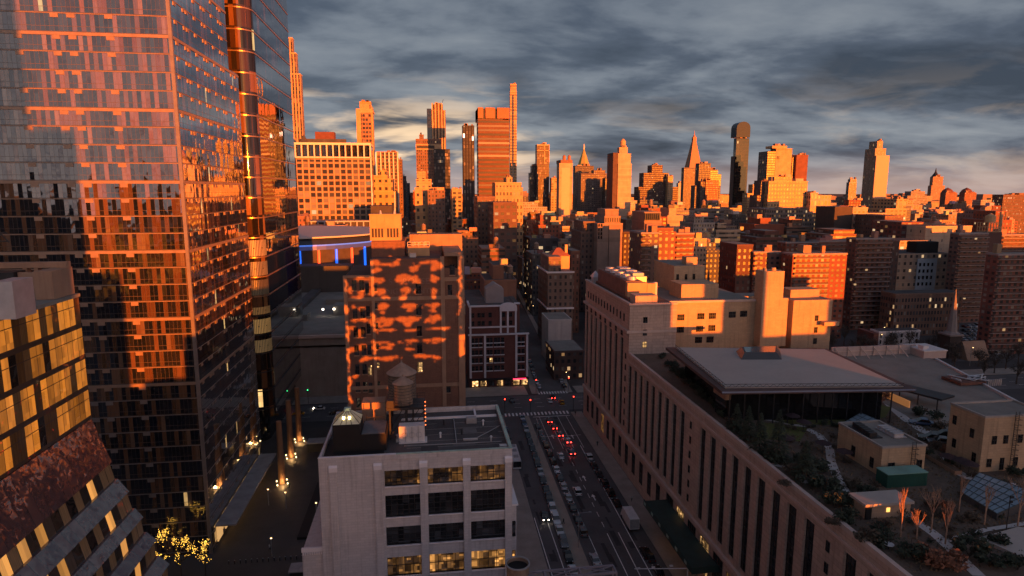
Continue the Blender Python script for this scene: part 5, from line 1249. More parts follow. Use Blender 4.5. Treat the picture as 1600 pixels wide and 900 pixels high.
# ------------------------------------------------------------------ the named buildings of the middle distance and the skyline
TAN, BUFF, BROWN, RED, GREY, DARK, PALE, OCHRE, GLASS, SLATE = (.44, .30, .20), (.50, .37, .26), (.21, .125, .09), (.23, .08, .05), (.20, .185, .18), (.07, .062, .06), (.52, .46, .42), (.52, .34, .18), (.03, .03, .036), (.075, .078, .09)
SP = (3.2, 3.7, .42, .5, .02); SPs = (2.4, 3.5, .45, .52, .03); SB = (3, 3.8, 1.0, .46, .012); SV = (2.8, 3.7, .5, .93, .015); SN = (50, 50, 0, 0, 0); SG = (2.2, 3.9, .9, .82, .012); SW = (5.0, 4.0, .62, .55, .05)
def city(name, label, Y, depth, col, style, tl, roofcol=None, group=None, parapet=.9, cat='building', side_off=0.0):
    if Y >= 700 and depth < 60: depth *= .5
    if depth == 70: depth = 32
    x0 = tl[0][0]
    t = thing(name, label, cat, (x0, Y, 0), group)
    b = MB(); rf = MB(); done = []
    for i, (a, c, z, ins) in enumerate(tl):
        z0 = 0.0; fr = Y + .0 + ins; bk = Y + depth - ins
        for (a2, c2, z2) in done:
            if a2 - .01 <= (a + c) / 2 <= c2 + .01: z0 = max(z0, z2)
        if z0 >= z - .2: continue
        b.box(a, c, fr, bk, z0 + (.02 if z0 else 0), z)
        rf.box(a - .15, c + .15, fr - .15, fr + .3, z - parapet, z + .06); rf.box(a - .15, a + .3, fr + .31, bk, z - parapet, z + .06); rf.box(c - .3, c + .15, fr + .31, bk, z - parapet, z + .06)
        rf.box(a + .31, c - .31, fr + .31, bk - .01, z + .02, z + .05, 1)
        done.append((a, c, z))
    if Y > 560 and name != 'flat_roofed_block':
        (a, c, z) = done[-1]; rp = random.Random(len(name) * 31 + int(Y))
        for k in range(3):
            wd = (c - a) * rp.uniform(.12, .3); xx = rp.uniform(a + .5, c - wd - .5); pm = MB(); pm.box(xx, xx + wd, Y + 2, Y + min(depth - 1, 8), z + .06, z + rp.uniform(1.2, 3.4) * (Y / 900.0)); pm.build('roof_plant', mat("roof_plant_%d" % k, ((.30, .2, .14), (.2, .13, .1), (.42, .32, .25))[k], .8), t)
    w_ = b.build('wall', FACADE, t)
    w_.color = tuple(col) + (1,)
    for k, v in zip(('bay', 'storey', 'window_width', 'window_height', 'lit_share'), style): w_[k] = float(v)
    # fit whole bays into the front
    wd = tl[0][1] - tl[0][0]
    if style[0] < 40: w_['bay'] = wd / max(1, round(wd / style[0]))
    pc = roofcol or tuple(min(.8, c_ * 1.08) for c_ in col)
    rf.build('roof', [mat("roof_trim_%02d%02d%02d" % tuple(int(c_ * 100) for c_ in pc), pc, .85, var=.1), m_roofdark if rng.random() < .6 else m_rooftan], t)
    return t
def addbox(t, name, x0, x1, y0, y1, z0, z1, col, n_=None):
    b = MB(); b.box(x0, x1, y0, y1, z0, z1)
    return b.build(name, col if not isinstance(col, tuple) else mat("plain_%02d%02d%02d" % tuple(int(c_ * 100) for c_ in col), col, .8, var=.12, scale=.12), t)
def roof_clutter(t, x0, x1, y0, y1, z, n_=3, col=TAN):
    for k in range(n_):
        wd = min((x1 - x0) * .3, rng.uniform(2, 6)); x = rng.uniform(x0 + .5, max(x0 + .6, x1 - wd - .5)); y = rng.uniform(y0 + .8, y0 + max(1, (y1 - y0) * .5)); h_ = rng.uniform(1.5, 5)
        addbox(t, 'roof_bulkhead', x, x + wd, y, y + wd * rng.uniform(.7, 1.4), z + .06, z + h_, tuple(c_ * rng.uniform(.8, 1.1) for c_ in col))

# -- left of the street
t = city('stepped_slab_tower', "slim stepped orange slab rising behind the dark rounded tower's right edge", 640, 10, OCHRE, SV, [(-150, -114.61, 193.08, 0), (-150, -117.72, 212.0, .6), (-150, -120.48, 225.6, 1.2)], cat='tower')
HX = (-114.8, -49.23, 127.13, 57.76)
t = city('white_framed_block', "broad grid fronted office block with a white framed loggia along its top", 600, 30, (.40, .25, .15), (5.6, 5.2, .72, .68, .03), [(HX[0], HX[1], HX[2] - 14, 0)])
zt = HX[2]; zb = 114.14
b = MB(); n_ = 12; wd = (HX[1] - HX[0]) / n_
b.box(HX[0] - .6, HX[1] + .6, 598.6, 630, zt - 2.0, zt); b.box(HX[0] - .4, HX[1] + .4, 598.8, 600, zb - .6, zb + .6)
for k in range(n_ + 1): b.box(HX[0] + k * wd - .55, HX[0] + k * wd + .55, 598.9, 600.4, zb + .61, zt - 2.01)
b.box(HX[1] - .2, HX[1] + .9, 598.8, 599.9, 55, zt - 2.01)
b.build('white_frame', mat("white_concrete", (.74, .68, .62), .7, var=.06), t)
b = MB(); b.box(HX[0], HX[1], 603, 629.9, zb - .59, zt - 2.01); b.build('loggia_glass', m_panedark, t)
b = MB()
for k in range(1, 13): b.box(HX[0] + (HX[1] - HX[0]) * k / n_ - .3, HX[0] + (HX[1] - HX[0]) * k / n_ + .3, 599.5, 599.99, 63.0, zb - .61)
b.build('pier', mat("pale_mullion", (.5, .36, .25), .7, var=.05), t)
b = MB(); b.box(-99.12, -82.07, 612, 622, zt, 137.63); b.build('roof_plant', m_brickred, t)
b = MB(); b.box(-111.88, -71.31, 606, 611, zt, 130.85); b.hexa([(HX[0] + 3, 604, zt), (HX[0] + 10, 604, zt), (HX[0] + 10, 611, zt), (HX[0] + 3, 611, zt)], [(HX[0] + 6, 607, zt + 7), (HX[0] + 7, 607, zt + 7), (HX[0] + 7, 608, zt + 7), (HX[0] + 6, 608, zt + 7)]); b.build('roof_plant', m_roofdark, t)
# its podium with a row of square openings
PD = (-107.82, -48.17, 58.48)
t = city('dark_podium', "dark podium with a row of square white framed openings, below the white framed block", 560, 39, DARK, SN, [(PD[0] - 6, PD[1] + 1, PD[2], 0)])
b = MB(); wd = (PD[1] - PD[0]) / 11; zb = 50.84
b.box(PD[0] - 6, PD[1] + 1, 558.8, 559.9, PD[2] - .5, PD[2] + .6); b.box(PD[0] - 6, PD[1] + 1, 558.8, 559.9, zb - .5, zb + .5)
for k in range(12): b.box(PD[0] + k * wd - .5, PD[0] + k * wd + .5, 558.9, 559.9, zb + .5, PD[2] - .5)
b.build('white_frame', mat("bluish_white_frame", (.42, .42, .48), .7, var=.05), t)
# round arena with coloured light columns
ACX, ACY, AR = -87.64 - 6, 452.0, 66.0
zr1, zr2, zr0 = 56.37, 52.55, 38.95
t = thing('round_arena', "round drum arena with red and blue light columns under its rim, beside the rounded tower", 'arena', (ACX, ACY, 0))
b = MB(); b.cyl(ACX, ACY, 0, zr2, AR, n=72); b.build('drum_wall', mat("arena_wall", (.06, .045, .04), .8, var=.15), t)  # drum wall darkened in place of the shade that falls on it
b = MB(); b.cyl(ACX, ACY, zr2 + .02, zr1, AR + 1.0, AR - 1, n=72); b.build('dark_rim', mat("arena_dark_glass", (.03, .032, .04), .2, var=.1), t)
b = MB(); b.cyl(ACX, ACY, zr1 + .01, zr1 + .9, AR + .8, n=72); b.build('upper_rim_ring', mat("arena_white", (.52, .5, .5), .6, var=.05), t)
b = MB(); b.cyl(ACX, ACY, zr2 - .8, zr2 + .01, AR + 1.2, n=72); b.build('blue_rim_light', lamp_mat("blue_rim", (.06, .16, .62), .55), t)
b = MB(); b.cyl(ACX, ACY, zr2 - 3.2, zr2 - .81, AR + .5, n=72); b.build('blue_soffit', lamp_mat("blue_soffit", (.05, .07, .22), .16), t)
for k in range(11):
    a = math.radians(-112 + k * 9.6); x, y = ACX + (AR + .3) * math.cos(a), ACY + (AR + .3) * math.sin(a)
    b = MB(); b.cyl(x, y, 8, zr2 - 3.3, .75, n=8); b.build('light_column', lamp_mat("red_column", (1.0, .075, .02), .95) if k % 2 else lamp_mat("blue_column", (.01, .12, .9), .95), t)
t = city('low_dark_hall', "low dark flat roofed hall in front of the round arena", 372, 14, DARK, SN, [(-74.3, -43.7, 41.86) + (0,)])
# classical post office with a colonnade down its street side
FX = -32.0
t = thing('colonnaded_post_office', "long classical stone building with a colonnaded side, left of the tall brown brick loft", 'building', (FX, 262, 0))
m_class = mat("old_stone", (.34, .27, .22), .85, var=.14, scale=.2, streak=.3)
zc = 26.5
b = MB(); b.box(-74, FX - 4.5, 268, 500, 0, zc - 5, 0); b.box(-74, FX, 262, 276, 0, zc - 5.5); b.build('wall', m_class, t)
b = MB(); b.box(-74.5, FX + .8, 261.2, 500.5, zc - 4.4, zc - 1.2); b.build('entablature', m_class, t)
b = MB(); b.box(-75, FX + 1.6, 260.4, 501, zc - 1.19, zc); b.build('cornice', m_limetrim, t)
b = MB(); b.box(FX - 1.2, FX + .5, 262, 500, zc, zc + 2.0); b.build('attic_wall', m_class, t)
b = MB(); b.box(-74, FX - 1.3, 262, 500, zc, zc + .3); b.build('roof', m_rooftan, t)
for k in range(24):
    b = MB(); y = 280 + k * 9.0; b.cyl(FX - .9, y, 5.2, zc - 4.45, 1.0, .85, n=12); b.build('column', m_class, t)
for y in (264, 270):
    b = MB(); b.box(FX - 2.2, FX + .4, y - 1.2, y + 1.2, 0, zc - 4.41); b.build('corner_pier', m_class, t)
b = MB()
for k in range(10): b.box(FX - 4.4, FX + 1 + k * 1.1, 277, 498, 0 if k == 9 else 4.9 - k * .5, 5.1 - k * .5)
b.build('steps', mat("granite_steps", (.40, .37, .36), .8, var=.1), t)
for (x, y, w_, h_) in ((-44, 300, 8, 5), (-52, 330, 10, 3), (-46, 356, 5, 4), (-60, 290, 6, 3)):
    b = MB(); b.box(x, x + w_, y, y + w_ * 1.2, zc + .31, zc + h_); b.build('roof_plant', m_rooftan, t)
b = MB(); b.box(-66, -61, 262.5, 420, zc + .31, zc + 2.2); b.build('roof_skylight_ridge', m_roofdark, t)
for x in (-48.6, -43.6):
    b = MB(); b.cyl(x, 299.6, zc + 3.2, zc + 3.9, .45, n=8); b.build('roof_floodlight', m_lightwhite, t)

t = city('chamfered_tower', "tall orange apartment tower with a chamfered crown, above the white framed block", 900, 36, OCHRE, SN, [(-90.92, -68.95, 193.32) + (0,), (-86.35, -71.16, 203.36) + (4.5,)], cat='tower')
x0, x1, z1, z0_ = (-83.84, -70.73, 188.22, 56.2)
w_ = addbox(t, 'balcony_bays', x0, x1, 898.2, 899.95, 30, z1, BROWN); w_.data.materials[0] = FACADE; w_.color = (.36, .2, .12, 1)
for k, v in zip(('bay', 'storey', 'window_width', 'window_height', 'lit_share'), (4.0, 5.5, .8, .6, .02)): w_[k] = v
b = MB(); b.hexa([(-71.49, 900.5, 191.78), (-68.95 + 1, 900.5, 188.42), (-68.95 + 1, 930, 188.42), (-71.49, 930, 191.78)], [(-71.38, 900.5, 199.32), (-70.53, 900.5, 198.48), (-70.53, 930, 198.48), (-71.38, 930, 199.32)]); b.build('crown_shoulder', mat("plain_ochre", OCHRE, .8, var=.1), t)
t = city('finned_block', "flat topped block with tall white fins, just right of the chamfered tower", 760, 40, (.40, .22, .12), SG, [(-55.46, -31.47, 128.84) + (0,)])
f = (-55.46, -31.47, 128.84)
for k in range(6):
    b = MB(); x = f[0] + (f[1] - f[0]) * k / 5; b.box(x - .7, x + .7, 758.6, 759.95, 60, f[2] - .5); b.build('white_fin', mat("white_concrete", (.7, .6, .5), .7), t)
city('narrow_brown_block', "narrow brown block tucked against the finned block's right side", 800, 40, BROWN, SP, [(-34.15, -27.98, 122.08) + (0,)])
city('narrow_slate_block', "narrow dark slate block with lit windows, second right of the finned block", 850, 40, SLATE, SP, [(-31.11, -25.35, 103.14) + (0,)])
city('small_slate_block', "small slate block at the gap of bright sky left of the twin step tower", 900, 40, SLATE, SP, [(-28.83, -21.83, 94.63) + (0,)])
city('low_rust_block', "low rust coloured block closing the bright sky gap above the orange roofs", 900, 40, RED, SP, [(-23.03, -12.49, 81.49) + (0,)])
city('stepped_tan_hotel', "stepped tan masonry hotel with small paired windows, just right of the white framed block", 640, 40, OCHRE, (5.5, 7.5, .45, .4, .0), [(-52.84, -29.4, 83.76, 0.0), (-52.43, -32.15, 96.13, 0.6), (-51.72, -36.99, 99.21, 1.2), (-43.6, -38.07, 104.14, 1.8)])
city('dark_roofed_hall', "long dark roof below the stepped tan hotel", 560, 40, DARK, SN, [(-47.19, -29.34, 71.39) + (0,)])
t = city('twin_step_tower', "brown banded tower with a dark glass right half, in front of the ribbed tall tower", 780, 36, BROWN, SPs, [(-10.41, 19.17, 133.37) + (0,), (-10.52, 20.13, 145.32) + (0,), (-6.26, -0.98, 150.44) + (3,)], cat='tower')
b = MB(); r1 = (-10.32, 19.98, 137.09, 133.72); b.box(r1[0] - .3, r1[1], 779.2, 779.7, r1[3] - 1.2, r1[2] + 2); b.build('ochre_band', mat("ochre_band", OCHRE, .7), t)
b = MB(); b.box(r1[0] + .5, r1[0] + (r1[1] - r1[0]) * .72, 779.05, 779.19, r1[3] + .2, r1[2] + .6); b.build('dark_louvre_band', m_steel, t)
city('dark_glass_annex', "dark glass block adjoining the brown banded tower's right side", 778, 40, GLASS, SG, [(10.77, 29.78, 133.38) + (0,)])
t = city('ribbed_tall_tower', "tall tower with bright vertical ribs and a dark left face, behind the brown banded tower", 950, 40, BROWN, SV, [(4.1, 30.73, 199.21) + (0,), (12.49, 27.18, 207.31) + (1,)], cat='tower')
f = (4.13, 30.76, 201.01)
for k, px in enumerate((675.5, 680, 685, 690, 694)):
    b = MB(); x = f[0] + (px - 667) * (f[1] - f[0]) / 29; b.box(x - .9, x + .9, 948.4, 949.95, 80, f[2] + (8 if px < 692 else -2)); b.build('bright_rib', mat("ochre_band", OCHRE, .7), t)
b = MB(); b.box(f[0] - .2, f[0] + (f[1] - f[0]) * .24, 949.0, 949.9, 80, f[2]); b.build('dark_corner_bay', m_panedark, t)
b = MB(); b.tube((f[0] + 22, 955, f[2] + 9), (f[0] + 24, 955, f[2] + 14), .3, 6); b.build('roof_crane', m_steel, t)
city('stepped_church_tower', "small stepped tan tower with arched top openings, in front of the brown banded tower", 600, 30, OCHRE, (5, 7, .4, .4, 0), [(-9.98, 17.11, 87.35, 0.0), (-8.63, 5.44, 94.94, 0.6), (-7.6, 0.3, 101.92, 1.2)])
f = (-7.6, 0.3, 101.92)
city('brown_low_block', "brown low block right under the stepped tan tower's shoulder", 590, 25, BROWN, SP, [(1.68, 17.37, 85.0) + (0,)])
city('orange_stub_block', "small bright orange block in the gap left of the slim dark tower", 620, 30, OCHRE, SW, [(25.02, 34.87, 86.22) + (0,)])
t = city('slim_dark_tower', "slim dark tower with vertical stripes, left of the big banded slab", 700, 30, (.032, .03, .034), SV, [(40.86, 53.25, 153.69) + (0,)], cat='tower')
f = (40.86, 53.25, 153.69)
for px, py, w_ in ((724.6, 211, .9), (738.5, 215, .8)):
    b = MB(); x = f[0] + (px - 723) * (f[1] - f[0]) / 18; z = f[2] - (py - 196) * .72; b.box(x - w_, x + w_, 699.9, 699.97, z - 2.2, z + 2.2); b.build('lit_window', lamp_mat("white_window", (1, .85, .7), 1.0), t)
t = city('banded_slab', "big brown slab with horizontal window bands and a blank top, left of the thinnest tower", 760, 44, (.17, .08, .048), (60, 4.9, 1.0, .5, .0), [(62.37, 99.31, 166.54) + (0,)], cat='tower')
f = (62.37, 99.31, 166.54); zt = 180.33
for (a, c) in ((0, .16), (.24, .53), (.61, 1.0)):
    b = MB(); b.box(f[0] + (f[1] - f[0]) * a, f[0] + (f[1] - f[0]) * c, 760, 800, f[2] + 1.5, zt); b.build('blank_crown', mat("rust_blank_wall", (.36, .16, .085), .85, var=.08, scale=.05), t)
b = MB(); b.box(f[0], f[1], 762, 800, f[2] + .07, zt - 1); b.build('crown_recess', m_steel, t)
t = city('thinnest_tower', "very thin tall orange tower, the tallest of the skyline right of the banded slab", 980, 13, OCHRE, (50, 4.4, 1.0, .35, .0), [(129.06, 139.28, 231.83) + (0,), (129.55, 138.79, 242.99) + (.6,)], cat='tower')
f = (129.06, 139.28, 231.83)
b = MB(); b.box(f[0] + 3.2, f[0] + 5.4, 979.6, 979.95, 60, f[2] - 6); b.build('window_column', m_panedark, t)
t = city('mansard_block', "ornate pale masonry block with an arcaded top, low in front of the thinnest tower", 620, 30, OCHRE, (3.2, 6.5, .5, .5, .0), [(67.18, 94.23, 87.47) + (0,), (67.2, 92.95, 92.39) + (.7,), (78.48, 84.13, 97.3) + (3,)])
city('dark_brick_rowhouse', "dark brown brick block with lit windows, under the ornate pale block's left end", 520, 40, BROWN, SP, [(41.65, 56.32, 79.84) + (0,)])
city('shaded_sign_block', "shaded brown block with a row of glowing lettered windows under the ornate pale block", 470, 40, (.15, .09, .075), (4, 5, .6, .4, .12), [(49.46, 67.13, 76.1) + (0,)])
# -- right of the street, skyline
t = city('grid_topped_tower', "brown glass tower with two framed openings at its top, right of the thinnest tower", 1000, 30, (.16, .08, .06), SG, [(174.09, 193.95, 155.38) + (0,)], cat='tower')
f = (174.09, 193.95, 155.38); zb = 137.69
b = MB(); b.box(f[0], f[1], 999, 999.9, f[2] - 1.5, f[2] + .3); b.box(f[1] - 1.2, f[1], 999, 999.9, zb - 10, f[2] - 1.5); b.box(f[0] + 11.2, f[0] + 12.6, 999, 999.9, zb - 12, f[2] - 1.5); b.box(f[0], f[1], 999, 999.9, (zb + f[2]) / 2 - .6, (zb + f[2]) / 2 + .6); b.build('top_frame', mat("ochre_band", OCHRE, .7), t)
city('setback_glass_block', "narrow slate glass block against the left side of the framed opening tower", 1010, 30, SLATE, SG, [(164.75, 175.58, 112.16, 0.0), (167.79, 175.0, 123.16, 0.6)])
city('peach_block', "small peach coloured block between the framed opening tower and the blank orange tower", 980, 30, OCHRE, SW, [(193.27, 203.41, 82.05, 0.0), (194.07, 202.66, 103.65, 0.6)])
t = city('blank_orange_tower', "blank bright orange tower with two round roof tanks", 850, 34, BUFF, SN, [(178.63, 197.07, 120.71) + (0,)], cat='tower')
f = (178.63, 197.07, 120.71)
addbox(t, 'dark_crown', f[0] + 2, f[1] - .2, 850.5, 880, f[2] + .07, f[2] + 4.5, BROWN)
for s_ in (.42, .8):
    b = MB(); b.cyl(f[0] + (f[1] - f[0]) * s_, 856, f[2] + 4.5, f[2] + 9.5, 2.2, n=12); b.cyl(f[0] + (f[1] - f[0]) * s_, 856, f[2] + 9.5, f[2] + 11.5, 2.3, .2, n=12); b.build('roof_tank', mat("copper_tank", (.36, .14, .07), .6), t)
b = MB(); b.box(f[0] + 3, f[1] - 4, 849.7, 849.95, 30, f[2] - 6); b.build('pale_recess', mat("pale_render", (.60, .45, .33), .8, var=.05), t)
PYR = (306.87, 346.15, 134.64)
t = city('gold_pyramid_tower', "tower with a gilded pyramid roof", 1300, 38, (.10, .085, .08), SPs, [PYR + (0,)], cat='tower')  # tower wall darkened in place of shade from its neighbours
a0, a1, za, zap = 317.33, 340.52, 138.95, 168.91
cxp = (a0 + a1) / 2; hw = (a1 - a0) / 2
b = MB(); b.cyl(cxp, 1318, za - 4, zap, hw * 1.15, hw * .12, n=8, cap=True); b.build('gilded_pyramid', mat("gilding", (.62, .47, .10), .35, metal=.5, var=.1), t)
b = MB(); b.cyl(cxp, 1318, zap, zap + 7, 1.8, 1.5, n=8); b.cyl(cxp, 1318, zap + 7, zap + 12, 1.7, .1, n=8); b.build('gilded_lantern', mat("bright_gilding", (.95, .75, .4), .3, metal=.4, var=.05), t)
city('white_gridded_block', "grey block with a dense white window grid, right of the gold pyramid tower", 1150, 40, (.15, .115, .10), (3.4, 3.9, .55, .5, .01), [(282.45, 330.66, 115.16, 0.0), (306.37, 328.1, 120.98, 0.6)])  # wall colour lowered to stand for shade cast by other towers
city('charcoal_block', "charcoal block between the white gridded block and the bright shouldered tower", 1100, 40, DARK, SG, [(314.14, 332.74, 106.18) + (0,)])
t = city('shouldered_orange_tower', "bright blank orange tower with a knobbed shouldered crown", 800, 30, BUFF, SN, [(244.91, 262.71, 118.23) + (0,), (244.57, 261.48, 131.08) + (.4,), (246.89, 257.86, 139.08) + (3,)], cat='tower')
f = (244.91, 262.71, 118.23)
b = MB(); b.box(f[0] - 6.5, f[0] - .02, 801, 828, 0, f[2] + 14); b.build('dark_side_wing', mat("plain_dark_brown", (.10, .06, .05), .8), t)  # dark box paints in the shaded left face of the tower
b = MB(); b.cyl(f[0] + 8.0, 808, f[2] + 20, f[2] + 29, 3.6, n=14); b.cyl(f[0] + 8.0, 808, f[2] + 29, f[2] + 32, 3.6, 1.0, n=14); b.build('crown_tank', mat("plain_ochre", OCHRE, .8, var=.1), t)
for k in range(9):
    b = MB(); z = f[2] - 6 - k * 7.5; b.box(f[0] + .1, f[1] - .1, 799.85, 799.97, z, z + .5); b.build('pale_course', mat("pale_render", (.60, .45, .33), .8, var=.05), t)
city('dark_massed_block', "dark massed stepped building with a finial, between the shouldered tower and the clock spire", 1100, 50, (.10, .062, .055), SPs, [(375.38, 449.11, 90.64, 0.0), (384.01, 430.18, 115.36, 0.6), (398.87, 418.97, 128.78, 1.2)])  # dark wall tone carries the shade of surrounding towers
city('sunlit_corner_block', "narrow sunlit orange block on the dark massed building's right", 1090, 30, OCHRE, SP, [(425.3, 434.75, 109.61) + (0,)])
city('thin_pale_sliver', "thin pale sliver of a tower standing far off left of the clock spire", 1900, 30, PALE, SP, [(775.24, 787.67, 106.53) + (0,)])
t = city('clock_spire_tower', "slim masonry tower with a tall orange pyramid spire and lantern", 1400, 30, (.15, .12, .11), SP, [(583.48, 624.75, 135.42) + (0,)], cat='tower')  # shaft colour darkened to include shade from nearby buildings
a0, a1, za, zap, ztop = 596.52, 625.64, 135.53, 192.59, 219.47
cxp = (a0 + a1) / 2; hw = (a1 - a0) / 2
m_sp = mat("spire_stone", (.42, .22, .13), .8, var=.1)
b = MB(); b.hexa([(cxp - hw, 1401, za), (cxp + hw, 1401, za), (cxp + hw, 1401 + 2 * hw, za), (cxp - hw, 1401 + 2 * hw, za)], [(cxp - 4.5, 1401 + hw - 4.5, zap), (cxp + 4.5, 1401 + hw - 4.5, zap), (cxp + 4.5, 1401 + hw + 4.5, zap), (cxp - 4.5, 1401 + hw + 4.5, zap)]); b.build('pyramid_roof', m_sp, t)
b = MB(); b.box(cxp - 4, cxp + 4, 1401 + hw - 4, 1401 + hw + 4, zap, zap + 12); b.cyl(cxp, 1401 + hw, zap + 12, zap + 18, 4, 1.2, n=8); b.cyl(cxp, 1401 + hw, zap + 18, ztop, 1.1, .15, n=8); b.build('lantern', m_sp, t)
city('grey_stair_block', "grey block stepping down right of the clock spire", 1250, 40, (.10, .09, .09), SP, [(545.8, 601.01, 94.07, 0.0), (553.28, 577.95, 139.11, 0.6)])  # grey lowered further so the colour holds its neighbours' shade
city('slate_shoulder_block', "dark slate block on the right shoulder behind the red apartment slab", 1260, 40, SLATE, SG, [(580.91, 605.96, 117.63, 0.0), (581.84, 598.51, 126.7, 0.6)])
city('red_apartment_slab', "dull red brick apartment slab with small even windows, in front of the grey stepping block", 1000, 34, (.24, .085, .055), SPs, [(454.89, 476.98, 101.58) + (0,)])
city('charcoal_flank', "charcoal block flanking the red apartment slab's left side", 1002, 30, (.09, .07, .07), SPs, [(447.08, 457.01, 99.52) + (0,)])
f = (706.01, 737.02, 202.12)
t = city('round_topped_glass_tower', "tall slim glass tower with a rounded top, standing alone in the skyline", 1400, 26, (.035, .03, .032), SG, [f + (0,)], cat='tower')
[c_ for c_ in bpy.data.objects['round_topped_glass_tower'].children if c_.name.startswith('wall')][0].data.materials[0] = make_glass("slim_tower_glass", 2.4, 7.0, .2, [(0, (.012, .011, .012)), (.5, (.02, .016, .015)), (.8, (.035, .022, .018))], tilt=.004, wave=.004, ior=1.6, lit=.01, frame=(.03, .022, .02), rough=.02)
zt = 239.15; cxp = (f[0] + f[1]) / 2; hw = (f[1] - f[0]) / 2
b = MB(); pts = [(cxp - hw * 1.06, f[2] + 2), (cxp + hw * 1.06, f[2] + 2)]
for k in range(9):
    a = math.pi * k / 8; pts.append((cxp + hw * 1.06 * math.cos(a), f[2] + 2 + (zt - f[2] - 2) * (.62 + .38 * math.sin(a))))
b.hexa([(x, 1399.5, z) for x, z in pts], [(x, 1427, z) for x, z in pts]); b.build('glass_crown', mat("crown_glass", (.035, .035, .042), .02, var=.1, spec=.4), t)
b = MB(); b.box(f[0] - 1.5, f[0] - .02, 1403, 1420, 0, f[2] - 40); b.build('dark_balcony_edge', m_steel, t)
t = city('blocky_orange_tower', "stacked orange and glass tower with an overhanging top block", 1000, 36, OCHRE, SN, [(574.49, 602.76, 152.92) + (0,), (566.33, 592.27, 156.97) + (-1.5,)], cat='tower')
f = (560.41, 575.05, 144.47)
b = MB(); b.box(f[0], f[1], 1000.5, 1030, 0, f[2] + 4); w_ = b.build('glass_wing', FACADE, t); w_.color = (.05, .06, .07, 1)
for k, v in zip(('bay', 'storey', 'window_width', 'window_height', 'lit_share'), SG): w_[k] = float(v)
b = MB(); b.box(f[1] + 1.5, f[1] + 5.5, 999.2, 999.9, f[2] - 9, f[2] - 4); b.build('square_opening', m_steel, t)
city('plain_rust_tower', "plain dark rust tower with a bright rooftop edge, right of the stacked orange tower", 1010, 30, (.19, .075, .05), SN, [(617.59, 638.35, 143.37) + (0,)], cat='tower')
city('black_slot_tower', "narrow black and pale slot between the stacked orange tower and the plain rust tower", 1015, 20, DARK, SV, [(612.79, 622.04, 140.39) + (0,)])
t = city('grand_tan_block', "grand orange masonry block with tall arched piers and stepped wings", 800, 44, OCHRE, (4.2, 5.2, .48, .55, .0), [(451.84, 512.42, 79.07) + (0,), (452.49, 508.27, 96.81) + (.8,), (461.17, 486.7, 102.68) + (3,)])
for (a, c, y0) in ((1206, 1216, 276), (1228, 1236, 272), (1244, 1256, 279)):
    f = (459.15, 468.29, 102.77); s_ = (f[1] - f[0]) / 10; addbox(t, 'roof_pavilion', f[0] + (a - 1206) * s_, f[0] + (c - 1206) * s_, 806, 814, 96.05, f[2] + (276 - y0) * .78, BUFF)
city('dark_west_wing', "dark brown stepped wing at the left of the grand orange masonry block", 810, 40, (.14, .09, .08), SP, [(441.93, 459.39, 78.18, 0.0), (447.1, 458.09, 97.74, 0.6)])
city('sunlit_row_block', "row of small sunlit orange blocks left of the dark stepped wing", 900, 30, OCHRE, SP, [(475.63, 497.99, 80.28, 0.0), (483.94, 495.11, 93.49, 0.6)])
city('shaded_terrace_block', "long shaded stone block with rows of lit windows, at the grand orange block's foot", 640, 40, (.20, .155, .13), (2.6, 4.6, .55, .5, .34), [(359.12, 418.93, 60.5, 0.0), (360.99, 408.12, 65.3, 0.6)])
city('arcaded_cream_block', "cream orange block with tall round headed openings, right of the grand orange block", 790, 36, BUFF, (4.6, 9.0, .5, .66, .0), [(506.99, 536.42, 78.26, 0.0), (506.73, 517.73, 81.64, 0.6)])
f = (830.88, 858.23, 148.56)
t = city('bright_slab_tower', "tall bright orange slab with a shaded ribbed left side and a stepped crown, far right", 1100, 70, BUFF, SV, [f + (0,), (829.65, 851.74, 161.34) + (2,), (834.79, 846.46, 175.28) + (5,)], cat='tower')
b = MB(); b.box(f[0] + .2, f[1] - .2, 1099.5, 1099.95, 20, f[2] - .95); b.build('plain_west_wall', mat("pale_orange_render", (.56, .38, .26), .85, var=.04, scale=.02), t)
city('small_lit_tower', "small pale lit tower far off left of the tall bright slab", 2100, 30, PALE, SG, [(1491.0, 1520.65, 111.97, 0.0), (1494.94, 1519.64, 123.18, 0.6)])
f = (1647.27, 1684.41, 128.48)
t = city('pointed_clock_tower', "pointed dark topped clock tower far off at the right", 1900, 34, (.34, .22, .16), SP, [(1640.3, 1698.63, 66.28) + (0,), (1643.56, 1692.43, 99.53) + (1,), f + (2,)], cat='tower')
cxp = (f[0] + f[1]) / 2; zt = 153.2
b = MB(); b.cyl(cxp, 1915, f[2], f[2] + (zt - f[2]) * .6, 12, 3, n=8); b.cyl(cxp, 1915, f[2] + (zt - f[2]) * .6, zt + 4, 3, .3, n=8); b.build('pointed_roof', m_steel, t)
for i, (xl, xr, yt, ya) in enumerate(((1479, 1497, 300, 294), (1507, 1527, 299, 293))):
    pass
def domed(label, r_, zt_):
    t = city('domed_block', label, 1500, 36, (.26, .12, .08), SP, [r_ + (0,)])
    cx_, hw_ = (r_[0] + r_[1]) / 2, (r_[1] - r_[0]) / 2
    b = MB(); b.cyl(cx_, 1514, r_[2], (r_[2] + zt_) / 2 + 1, hw_ * .9, hw_ * .6, n=12); b.cyl(cx_, 1514, (r_[2] + zt_) / 2 + 1, zt_, hw_ * .6, .3, n=12); b.build('domed_roof', m_brickred, t)
domed("dark block with a cone roof, first right of the pointed clock tower", (1340.07, 1373.4, 78.42), 91.58)
domed("reddish block with a domed cap, second right of the pointed clock tower", (1395.72, 1429.36, 78.39), 91.6)
